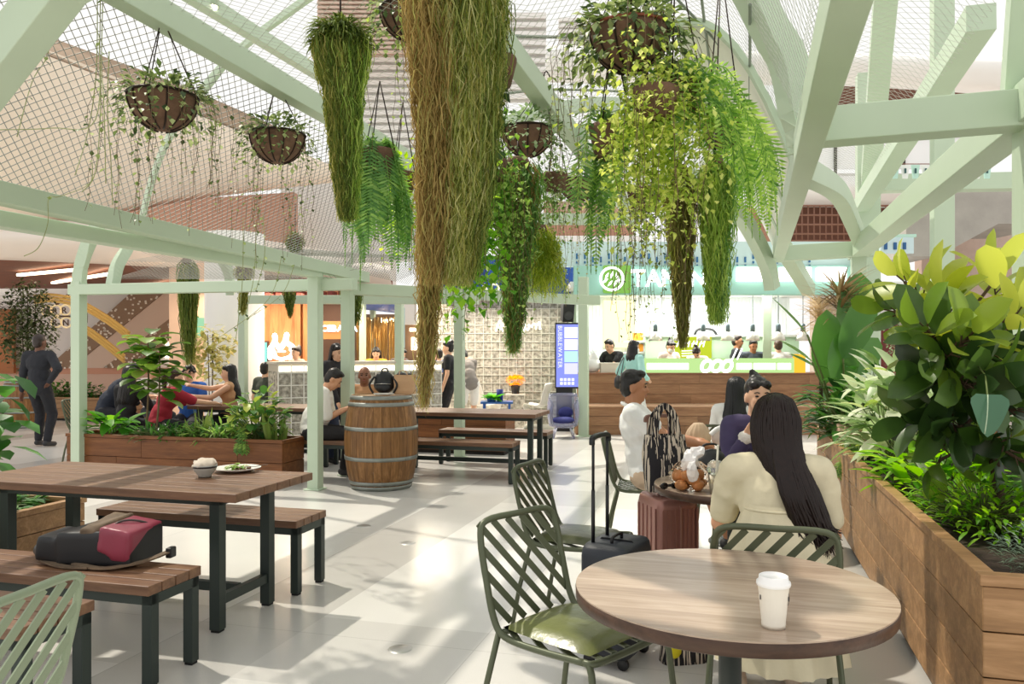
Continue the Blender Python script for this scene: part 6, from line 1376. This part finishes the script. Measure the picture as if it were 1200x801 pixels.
# ---- moss columns
moss('thick green hanging moss column with a bushy dark top, left of the widest one',P(399,34,4.65),P(407,252,4.65),.15,.035,5200,[(mossd,.55,0),(mossg,.25,.02),(mosso,.5,-.01)],seed=1,wd=.0034,tuft=1300,hookz=.3,jit=.022,bulge=True)
moss('widest pale olive hanging moss column in the top centre',P(535,-45,3.25),P(530,322,3.3),.15,.05,9500,[(LM('moss_pale',['#76833f','#95a058','#b3b778','#cac894'],.5,.7,.2),.7,.02),(mosso,.3,.03),(mossd,.12,.05),(mossb,.35,-.07)],seed=2,wd=.0026,hookz=.2,jit=.028,sway=(.03,0,0))
moss('thin brown beard of moss trailing below the widest column',P(512,150,3.5),P(497,470,3.5),.075,.012,900,[(mossb,1,0)],seed=3,wd=.0028,jit=.03)
moss('long brown mistletoe cactus hanging straight down through the large fern',P(797,200,4.2),P(800,402,4.2),.085,.014,1000,[(LM('rhipsalis_brown',['#5d5a2a','#7a6f3c','#6f7a34'],.35),.8,0),(mosso,.3,0)],seed=4,wd=.0032,jit=.02)
moss('bright green mistletoe cactus right of the brown one',P(838,190,4.1),P(838,375,4.1),.085,.025,1300,[(mossg,1,0),(fernm,.3,.03)],seed=5,wd=.004,jit=.02)
moss('tapered green moss cluster hanging in front of the neon sign',P(607,190,5.6),P(602,405,5.6),.17,.012,1500,[(LM('moss_fresh',['#3f6a2b','#5f8a3d','#86a95a'],.4),.9,0),(mossb,.25,.0)],seed=6,wd=.005,jit=.05)
moss('yellow green hanging brush plant before the blue fascia',P(633,268,6.0),P(640,345,6.0),.10,.14,900,[(LM('brush_lime',['#6f8f2a','#9aad3c','#bcc558'],.45),1,0)],seed=7,wd=.004,jit=.03)
moss('dark moss column hanging inside the arbour beside the exit sign',P(219,305,11.0),P(222,425,11.0),.13,.07,700,[(mossd,.8,0),(mosso,.3,0)],seed=8,wd=.006)
moss('short moss column hanging inside the arbour by the round white column',P(286,335,10.5),P(284,368,10.5),.055,.04,260,[(mosso,1,0)],seed=9,wd=.006)
moss('short pointed moss column hanging before the timber shop',P(339,340,11.5),P(340,372,11.5),.09,.02,300,[(mossd,1,0)],seed=10,wd=.006)
moss('dark moss column hanging right behind the second mint post',P(412,338,10.6),P(414,380,10.6),.14,.07,420,[(mossd,1,0)],seed=12,wd=.007)
# moss balls in the arbour
for k,(px,py,Y,r,l) in enumerate(((286,318,11.2,.15,'golden green moss ball behind the arbour mesh'),(346,283,10.5,.13,'dark green moss ball above the arbour mesh'))):
    t=WT('moss_ball',l,'hanging plant',P(px,py,Y),'moss balls'); rr=random.Random(k); mb=MB()
    for i in range(420):
        d=rnd(rr).normalized(); mb.leaf(t.L+d*r*.72,d+rnd(rr,.4),(0,0,1),.07,.018,.8,.1,2)
    t.part('foliage',mb,mosso if k==0 else mossd); mb=MB(); mb.ell(t.L,r*.75,n=12); t.part('core',mb,coir); mb=MB(); mb.tube([t.L,t.L+V(0,0,.5)],.006,5); t.part('hanger_wire',mb,wire)
# ---- ferns
rr=random.Random(21)
fern('broad fronded hanging fern left of the widest moss column',P(442,178,4.9),[(rr.uniform(0,6.28),rr.uniform(.1,.28),rr.uniform(.45,.85)) for i in range(22)]+[(3.3,.22,.80),(2.9,.14,.95),(.2,.22,.72),(4.4,.1,.78),(4.7,.16,.35),(5.2,.2,.4),(4.0,.18,.4)],2,fernb,.1,hook=P(445,95,4.9))
fern('large lush hanging fern below the terracotta rimmed basket',P(796,100,3.85),[(rr.uniform(0,6.28),rr.uniform(.12,.36),rr.uniform(.22,.5)) for i in range(20)]+[(3.2,.36,.92),(3.0,.30,1.05),(3.55,.38,.75),(-.05,.44,.66),(.15,.50,.76),(-.4,.46,.84),(.4,.40,.6),(-.8,.3,.7),(-.25,.40,.55),(.0,.52,.6)],3,LM('fern_mix',['#4d7a3c','#76a04c','#9dbf5e','#c2d682'],.5),.1,hook=P(792,-60,3.75))
fern('second hanging fern tucked behind the large one on its right',P(845,140,4.5),[(rr.uniform(-1.2,1.2),rr.uniform(.16,.36),rr.uniform(.4,.8)) for i in range(16)],4,LM('fern_bright',['#679a3c','#90b84e','#b8d06e'],.5),.08,hook=P(845,-40,4.5))
fern('hanging fern spilling low in front of the round kiosk logo',P(716,150,3.95),[(rr.uniform(1.8,4.4),rr.uniform(.06,.16),rr.uniform(.4,.8)) for i in range(9)],5,fernm,.1,hook=P(718,40,3.95))
# ---- leafy hanging masses
def mass(label,c,rad,n,lm,ls,seed,vines=14,vlen=(.3,.8),hook=None,sh=1,vl=None):
    t=WT('hanging_creeper',label,'hanging plant',c,'hanging creepers'); rr=random.Random(seed); mb=MB()
    for i in range(n):
        p=t.L+V(rr.gauss(0,rad[0]*.5),rr.gauss(0,rad[1]*.5),rr.gauss(-rad[2]*.4,rad[2]*.55)); d=V(rr.gauss(0,1),rr.gauss(0,1),rr.uniform(-1.1,.3)); mb.leaf(p,d,(0,0,1),ls*rr.uniform(.6,1.2),ls*.7,.5,.14,2,sh=sh)
    t.part('foliage',mb,lm); add_vines(t,t.L,rad[0]*.7,rr,vines,vlen,vl or lm,ls*.9,.8,dense=1.2)
    mb=MB(); mb.lathe([(0,-.13),(.08,-.12),(.11,.0),(.11,.02),(0,.01)],t.L+V(0,0,rad[2]*.2),16); t.part('pot',mb,coir)
    if hook is not None:
        hk=Vector(hook); mb=MB()
        for k in range(3): mb.tube([t.L+V(.1*math.cos(2.1*k),.1*math.sin(2.1*k),rad[2]*.2),hk],.004,4)
        t.part('chain',mb,wire)
mass('yellow green creeper mass right under the terracotta rimmed basket',P(768,128,3.66),(.24,.18,.36),3000,LM('creeper_lime',['#6f8b34','#95ad4a','#b9c763','#d8dc90'],.5),.036,31,24,(.3,.75),P(758,20,4.2))
mass('ivy creeper mass spilling down in the middle beside the tapered moss',P(575,205,5.3),(.22,.2,.4),800,LM('creeper_green',['#3c6a26','#5d8c33','#88ad4d','#b0c77a'],.45),.055,32,34,(.5,1.0),P(575,100,5.3))
mass('bright pothos with long trailers left of the tapered moss, before the mint post',P(548,265,5.0),(.18,.16,.32),420,LM('pothos',['#3f7d22','#67a52e','#9cc93f'],.5),.085,33,16,(.3,.62),P(548,120,5.0))
mass('sunlit green creeper behind the broad fronded fern',P(470,215,5.6),(.2,.2,.26),520,LM('creeper_sun',['#6d9c1f','#97c22c','#c6dc4c'],.55),.05,34,18,(.2,.55),P(472,120,5.6))
mass('dotted creeper of tiny leaves hanging before the kiosk letters',P(755,232,5.0),(.14,.14,.2),260,ivy,.04,35,22,(.5,.85),P(757,150,5.0))
mass('green creeper trailing right of the leafy middle basket',P(650,215,6.6),(.14,.14,.3),300,LM('creeper_mid',['#4a7330','#6f974a','#9db97a'],.4),.045,36,16,(.4,1.0),P(650,130,6.6))
mass('large round leaved hanging plant beside the widest moss column',P(580,85,4.0),(.05,.05,.25),34,LM('round_leaf',['#24401c','#37592a','#557a3a'],.3),.085,37,4,(.2,.4),P(580,0,4.0))
# ---------------------------------------------------------------- planted plants
def trunk(t,pts,r0,r1,m=bark,name='trunk',n=8): 
    sp=spline(pts,6); mb=MB(); k=len(sp); mb.tube(sp,[r0+(r1-r0)*i/(k-1) for i in range(k)],n); return t.part(name,mb,m)
def whorl(mb,p,ax,n,L,W,rr,tilt=(.2,1.1),droop=.5,sh=1,fold=.12,pet=.04,sb=None):
    ax=Vector(ax).normalized(); x,y,_=frame(ax)
    for i in range(n):
        a=i*2.4+rr.uniform(-.3,.3); tl=tilt[0]+(tilt[1]-tilt[0])*i/max(1,n-1); d=(ax*math.cos(tl)+(x*math.cos(a)+y*math.sin(a))*math.sin(tl)); q=p-ax*.02*i+d*pet
        l=L*rr.uniform(.75,1.15); mb.leaf(q,d,ax if tl>.3 else x,l,W*l/L,droop*rr.uniform(.4,1.4),fold,6,sh=sh)
        if sb is not None: sb.tube([p-ax*.02*i,q],.004,4,cap=False)
fy=LM('ficus_young_lit',['#8d9c2e','#aab83f','#b9c25e','#7b8f33'],.42,.35); fd=LM('ficus_dark',['#1d3216','#2b4520','#3d5c2a','#577537'],.25,.28,.6); fm=LM('ficus_mid',['#35531f','#4d6e28','#6f8f34','#96a83d'],.38,.3,.6)  # top leaves: variegated young yellow, with sunlight mixed into the colour
def ficus():
    b=P(1178,600,3.75); b=V(b.x,b.y,.60); t=WT('rubber_tree','big variegated rubber tree with glossy oval leaves in the long planter, foreground right','tree',b); rr=random.Random(5)
    top=P(1105,395,3.9); trunk(t,[b,b+V(-.02,.03,.25),P(1160,520,3.8),P(1135,450,3.85),top],.028,.013)
    yb,mb_,db,sb=MB(),MB(),MB(),MB()
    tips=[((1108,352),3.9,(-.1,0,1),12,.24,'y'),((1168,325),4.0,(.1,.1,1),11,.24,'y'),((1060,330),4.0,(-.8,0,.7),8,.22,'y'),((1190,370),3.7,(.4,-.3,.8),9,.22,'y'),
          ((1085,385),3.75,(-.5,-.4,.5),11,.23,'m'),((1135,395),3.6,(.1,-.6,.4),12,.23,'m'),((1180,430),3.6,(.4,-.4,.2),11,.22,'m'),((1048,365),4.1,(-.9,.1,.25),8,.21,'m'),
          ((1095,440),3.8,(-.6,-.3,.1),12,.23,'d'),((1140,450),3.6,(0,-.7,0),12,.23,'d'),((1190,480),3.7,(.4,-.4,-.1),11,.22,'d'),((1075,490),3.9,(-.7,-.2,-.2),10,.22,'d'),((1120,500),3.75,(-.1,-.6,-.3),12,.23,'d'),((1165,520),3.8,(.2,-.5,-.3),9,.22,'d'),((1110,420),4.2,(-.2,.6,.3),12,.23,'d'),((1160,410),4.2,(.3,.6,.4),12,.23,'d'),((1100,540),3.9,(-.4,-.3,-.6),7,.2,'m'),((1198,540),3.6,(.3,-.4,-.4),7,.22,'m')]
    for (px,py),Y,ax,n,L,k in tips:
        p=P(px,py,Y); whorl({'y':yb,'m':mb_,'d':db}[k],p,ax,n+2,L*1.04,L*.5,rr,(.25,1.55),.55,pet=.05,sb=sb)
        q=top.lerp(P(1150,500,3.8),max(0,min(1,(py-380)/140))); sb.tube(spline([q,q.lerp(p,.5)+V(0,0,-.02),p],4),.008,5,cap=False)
    t.part('young_lit_leaves',yb,fy); t.part('leaves',mb_,fm); t.part('old_leaves',db,fd); t.part('branch',sb,bark)
    # the single big blue-green leaf that hangs forward
    mb=MB(); mb.leaf(P(1157,462,3.35),(-.05,-.25,-1),(0,-1,.3),.18,.19,.3,.10,9,sh=2); o=t.part('drooping_leaf',mb,LM('leaf_blue',['#41694f','#4b7759'],.15,.3,.5)); mb=MB(); mb.tube([P(1157,462,3.35),P(1155,440,3.45),P(1140,420,3.6)],.004,5); t.part('leaf_stalk',mb,stem); mb=MB(); mb.tube(spline([P(1157,462,3.35)+V(0,-.004,0),P(1156,485,3.32)+V(0,-.006,0),P(1154,508,3.31)],4),.0025,4); t.part('midrib',mb,mat('midrib','#b9cfae',.5))
ficus()
def paddles():
    b=P(990,490,7.2); t=WT('bird_of_paradise','tall bird of paradise plant with broad paddle leaves behind the cream dress woman','plant',V(b.x,b.y,.6)); b=t.L; m=LM('paddle_leaf',['#38672a','#4c7f38','#66964a'],.32,.3,.6)
    for k,(a,c,w,dY) in enumerate((((992,405),(1010,318),.30,.15),((988,420),(1021,343),.24,-.2),((966,450),(970,362),.26,0),((984,455),(990,385),.25,-.15),((946,392),(905,346),.11,-.1),((952,424),(914,397),.13,-.15),((955,430),(922,412),.10,.1),((1000,440),(1030,395),.2,.3))):
        p=P(*a,7.2+dY); q=P(*c,7.2+dY*1.3); w*=1.14; d=q-p; L=d.length; mb=MB(); mb.leaf(p,d,(0,-1,.25) if w>.15 else (.1,-.3,1),L,w,.06,.14,8,sh=1 if w>.15 else 0); t.part('leaf',mb,m)
        mb=MB(); mb.tube(spline([b+V(.02*k-.06,.01*k,0),b.lerp(p,.55)+V(0,0,.03),p],5),[.012]*6+[.009]*5,6); t.part('stalk',mb,stem)
paddles()
def spiky(label,c,base,n,L,w,lm,seed,up_=.5,name='dracaena'):
    t=WT(name,label,'plant',base); rr=random.Random(seed); mb=MB(); c=Vector(c)
    for i in range(n): a=rr.uniform(0,6.283); d=V(math.cos(a),math.sin(a),rr.uniform(-.1,1.5)*up_*2); mb.leaf(c+V(0,0,rr.uniform(-.12,.12)),d,(0,0,1),L*rr.uniform(.7,1.1),w,.5,.1,4)
    t.part('leaves',mb,lm); mb=MB(); mb.tube([base,c],.02,7); t.part('stem',mb,bark)
dr=LM('dracaena_leaf',['#6d5b3a','#9a8158','#c7ae86','#7d7a44'],.35)
b=P(985,480,7.4); spiky('spiky bronze dracaena against the mint post behind the paddle leaves',P(985,352,7.4),V(b.x,b.y,.6),120,.40,.022,dr,3)
b=P(962,480,7.8); spiky('lower cream dracaena left of the bronze one',P(962,372,7.8),V(b.x,b.y,.6),90,.34,.024,LM('dracaena_cream',['#a08c66','#d2bf9b','#e2d4b6'],.35),4)
def bush(label,c,rad,n,lm,ls,seed,name='leafy_plant',sh=1,asp=.6,up_=.6,n2=4,stems=True,cat='plant',droop=.6):
    c=Vector(c); t=WT(name,label,cat,c); rr=random.Random(seed); mb=MB(); sb=MB()
    for i in range(n):
        a=rr.uniform(0,6.283); q=math.sqrt(rr.random()); p=c+V(rad[0]*q*math.cos(a),rad[1]*q*math.sin(a),rad[2]*(.15+.85*rr.random()*(1-.5*q*q))); d=V(math.cos(a)*q+rr.gauss(0,.3),math.sin(a)*q+rr.gauss(0,.3),rr.uniform(-.2,1)*up_*1.5); mb.leaf(p,d,(0,0,1),ls*rr.uniform(.65,1.2),ls*asp,droop,.12,n2,sh=sh)
        if stems and i%2==0: sb.tube([c+V(rad[0]*.3*q*math.cos(a),rad[1]*.3*q*math.sin(a),0),c.lerp(p,.6)+V(0,0,.03),p],.0035,4,cap=False)
    t.part('foliage',mb,lm)
    if sb.v: t.part('stems',sb,stem)
    return t
phil=LM('philodendron',['#1f4a1c','#2f6324','#4a8433','#6a9e46'],.3,.3,.6); agla=LM('aglaonema',['#5c7f3f','#8fab72','#c3d0ae','#e3e6d2','#a8bf4a'],.4,.35,.5); bright=LM('leaf_bright',['#4d8a1f','#79b52a','#a6d243'],.5)
def inP(du,dv,z=.6): return V(1.59,2.69,0)+U*du+VV*dv+V(0,0,z)
bush('glossy dark philodendron in the planter between the clay pots and the paddle leaves',inP(.26,4.55),(.42,.4,.78),230,phil,.2,41,'philodendron',0,.42)
bush('dark leaved philodendron at the far end of the long planter',inP(.3,5.2),(.36,.36,.72),190,phil,.21,42,'philodendron',0,.4)
bush('pale variegated plant with whitish leaves left of the rubber tree',inP(.3,2.75),(.3,.34,.85),150,agla,.26,43,'aglaonema',0,.36,.9,5)
bush('second pale variegated plant further back beside the paddle leaves',inP(.34,3.6),(.3,.36,.85),120,agla,.25,44,'aglaonema',0,.38,.9,5)
bush('broad light green leaves low in the planter below the variegated plant',inP(.3,2.05),(.26,.36,.36),110,bright,.19,45,'leafy_plant',0,.42)
bush('bright feathery fern inside the planter close to the near corner',inP(.34,1.25),(.27,.5,.26),620,bright,.075,46,'feathery_fern',0,.3,.8,3)
bush('grey green rosemary like bush in the nearest corner of the planter',inP(.55,.42),(.4,.34,.24),1300,LM('rosemary',['#5e7560','#7c937a','#9db096'],.2),.045,47,'herb_bush',0,.22,1.4,2,False)
bush('dark green ground cover under the rubber tree',inP(1.2,1.3),(.6,.9,.35),420,phil,.11,48,'ground_cover',1,.6,.8,3)
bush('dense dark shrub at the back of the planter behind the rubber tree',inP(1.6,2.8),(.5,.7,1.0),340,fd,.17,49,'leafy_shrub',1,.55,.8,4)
bush('mid green shrub between the variegated plant and the rubber tree trunk',inP(.7,3.0),(.36,.4,.75),170,fm,.17,50,'leafy_shrub',1,.5,.8,4)
# palm like fern over the planter edge, and a pale pot
t=fern('small palm fern leaning over the planter rim behind the cream dress',inP(.12,3.75,.68),[(2.6+.25*i,.14,.26) for i in range(9)],61,fernm,.1,False,name='palm_fern',group=None)
for k,(du,dv,l) in enumerate(((.2,4.3,'rounded beige clay pot at the planter edge behind the brown hair'),(.22,4.0,'second beige clay pot beside the palm fern'))):
    q=inP(du,dv,.6); t=WT('clay_pot',l,'pot',q,'beige clay pots'); mb=MB(); mb.lathe([(0,0),(.10,.01),(.17,.14),(.165,.24),(.15,.25),(.14,.2),(0,.19)],q,24); t.part('pot_body',mb,mat('clay_beige','#c9a88d',.8,var=.06)); mb=MB(); rr=random.Random(k)
    for i in range(30): a=rr.uniform(0,6.3); mb.leaf(q+V(.05*math.cos(a),.05*math.sin(a),.2),(math.cos(a),math.sin(a),rr.uniform(.3,2)),(0,0,1),rr.uniform(.15,.28),.06,.8,.12,4)
    t.part('foliage',mb,phil)
# olive shrub far right behind the planter
def tree(label,base,h0,top,rad,n,lm,ls,seed,name='small_tree',nst=3,asp=.5,pot=None):
    base=Vector(base); t=WT(name,label,'tree',base); rr=random.Random(seed); mb=MB()
    for i in range(nst):
        o=V(rr.uniform(-1,1)*rad[0]*.35,rr.uniform(-1,1)*rad[1]*.35,0); trunk(t,[base+o*.2,base+o*.5+V(0,0,h0*.5),base+o+V(0,0,top*.9)],.014,.006,bark,'stem')
    for i in range(n):
        d=rnd(rr).normalized()*(rr.random()**.4); p=base+V(d.x*rad[0],d.y*rad[1],(h0+top)/2+d.z*(top-h0)/2); mb.leaf(p,V(rr.gauss(0,1),rr.gauss(0,1),rr.uniform(-.6,.9)),(0,0,1),ls*rr.uniform(.7,1.2),ls*asp,.5,.1,3,sh=1)
    t.part('foliage',mb,lm)
    if pot: mb=MB(); mb.lathe([(0,0),(pot*.75,0),(pot,pot*1.5),(pot*.9,pot*1.5),(pot*.85,pot*1.3),(0,pot*1.3)],base,20); t.part('pot',mb,coir)
    return t
b=P(1068,500,12.0); tree('grey green olive shrub far back, left of the rubber tree',V(b.x,b.y,0),.9,2.4,(.42,.4),800,LM('olive',['#54674a','#71855f','#98a585'],.25),.07,71,pot=.3)
# left side
b=P(33,500,15.5); tree('tall fine leaved shrub growing in the barrel behind the standing man',V(b.x,b.y,.9),.1,2.0,(.55,.5),2300,LM('shrub_dark',['#26351c','#3d4f2b','#5d6d45','#7f8c64'],.25),.10,72)
b=P(248,470,13.4); tree('cream variegated shrub against the white column',V(b.x,b.y,0),.9,1.95,(.42,.35),330,LM('shrub_cream',['#7d8348','#a8a566','#cfc48c','#8a9455'],.35),.15,73,pot=.25)
b=P(88,470,17); bush('low dark green hedge shrub in the planter beyond the standing man',V(b.x-.3,b.y+.2,.4),(.9,.2,.45),420,phil,.11,74,'hedge_shrub')
fid=LM('fiddle_leaf',['#31541d','#4c7427','#72973a','#93ad4c'],.4,.35)
def inQ(du,dv,z=.42): return V(-5.27,9.42,0)+U*du+VV*dv+V(0,0,z)
def fiddle(label,b,h,lean,seed,n=46,ls=.27,sp=.28):
    t=WT('fiddle_leaf_fig',label,'tree',b); rr=random.Random(seed); top=b+V(lean,0,h); trunk(t,[b,b.lerp(top,.5)+V(.02,0,0),top],.014,.008,twig,'stem'); mb=MB()
    for i in range(n):
        s=.45+.55*(i/n)**.8; p=b.lerp(top,s); a=i*2.4; d=V(math.cos(a),math.sin(a),rr.uniform(-.2,.9)); mb.leaf(p+d.normalized()*rr.uniform(.04,.16),d,(0,0,1),ls*rr.uniform(.6,1.1),ls*.68,.7,.1,5,sh=1)
    t.part('foliage',mb,fid)
fiddle('slim fig tree with broad leaves in the left planter, left stem',inQ(.9,.25),1.22,.03,81); fiddle('slim fig tree with broad leaves in the left planter, right stem leaning',inQ(1.08,.2),1.05,.05,82,38)
bush('bright heart shaped leaves at the left end of the left planter',inQ(.42,.24),(.26,.18,.3),34,LM('heart_leaf',['#2f6a1c','#4b8f26','#79b63a'],.45),.24,83,'leafy_plant',2,.75,.5,5)
bush('low strappy greenery along the front of the left planter',inQ(1.35,.2),(.55,.16,.2),230,phil,.15,84,'ground_cover',0,.22,1.0,4)
bush('low fern greenery right of the fig stems in the left planter',inQ(1.9,.22),(.4,.16,.22),240,fernm,.14,85,'ground_cover',0,.2,1.0,4)
bush('bushy variegated shrub at the right end of the left planter',inQ(2.4,.25),(.3,.2,.62),190,LM('bush_yellow',['#2f5a2a','#4b7a38','#739a44','#b4bd52'],.35),.15,86,'leafy_shrub',1,.55,.7,4)
def snake(label,b,n,h,seed):
    t=WT('snake_plant',label,'plant',b); rr=random.Random(seed)
    mb=MB()
    for i in range(n):
        a=rr.uniform(0,6.3); q=rr.random()*.10; mb.leaf(b+V(q*math.cos(a),q*math.sin(a),0),V(math.cos(a)*.25,math.sin(a)*.25,1),(math.sin(a),-math.cos(a),0),h*rr.uniform(.6,1.1),.06,.1,.2,5)
    t.part('blades',mb,LM('snake_leaf',['#5d7a3a','#8aa04f','#b9bd72'],.25))
snake('snake plant with upright yellow edged blades in the middle of the left planter',inQ(1.68,.2),11,.40,91); snake('snake plant at the right corner of the left planter',inQ(2.68,.22),13,.36,92)
fern('small fern drooping over the front of the left planter at its right end',inQ(2.35,.03,.5),[(4.2+.25*i,.10,.2) for i in range(6)],93,fernm,.06,False,name='planter_fern',group=None)
b=V(-2.95,5.5,0)-U*.45-VV*.5+V(0,0,.38); bush('low green lettuce like plants in the left edge planter behind the picnic table',b,(.38,.45,.18),260,LM('lettuce',['#35652d','#538545','#7ba264'],.35),.10,94,'ground_cover',1,.7,.8,3)
b=V(-2.95,5.5,0)-U*.45-VV*1.4+V(0,0,.38); bush('green ground cover in the near half of the left edge planter',b,(.38,.5,.2),240,LM('lettuce',[],.35) if False else MATS['lettuce'],.10,95,'ground_cover',1,.7,.8,3)
b=P(-14,560,6.3); t=tree('broad leaved fig reaching in from the left edge of the picture',V(b.x,b.y,0),.45,1.4,(.30,.3),46,LM('fig_fresh',['#1f4a16','#2f6420','#4a8432'],.3),.24,96,'fiddle_leaf_fig',2,.65,pot=.2)
# foliage under the middle planter
b=V(-.09,11.2,.5)-U*1.2+VV*.25; bush('low leafy plants in the planter behind the barrel table',b,(.3,.15,.12),60,phil,.1,97,'ground_cover')
# ---------------------------------------------------------------- make modifier results real
def bake():
    dg=bpy.context.evaluated_depsgraph_get(); obs=[o for o in bpy.data.objects if o.type=='MESH' and any(m.type in('REMESH','SOLIDIFY') for m in o.modifiers)]; new=[]
    for o in obs: new.append((o,bpy.data.meshes.new_from_object(o.evaluated_get(dg))))
    for o,me in new: o.modifiers.clear(); o.data=me
bake()
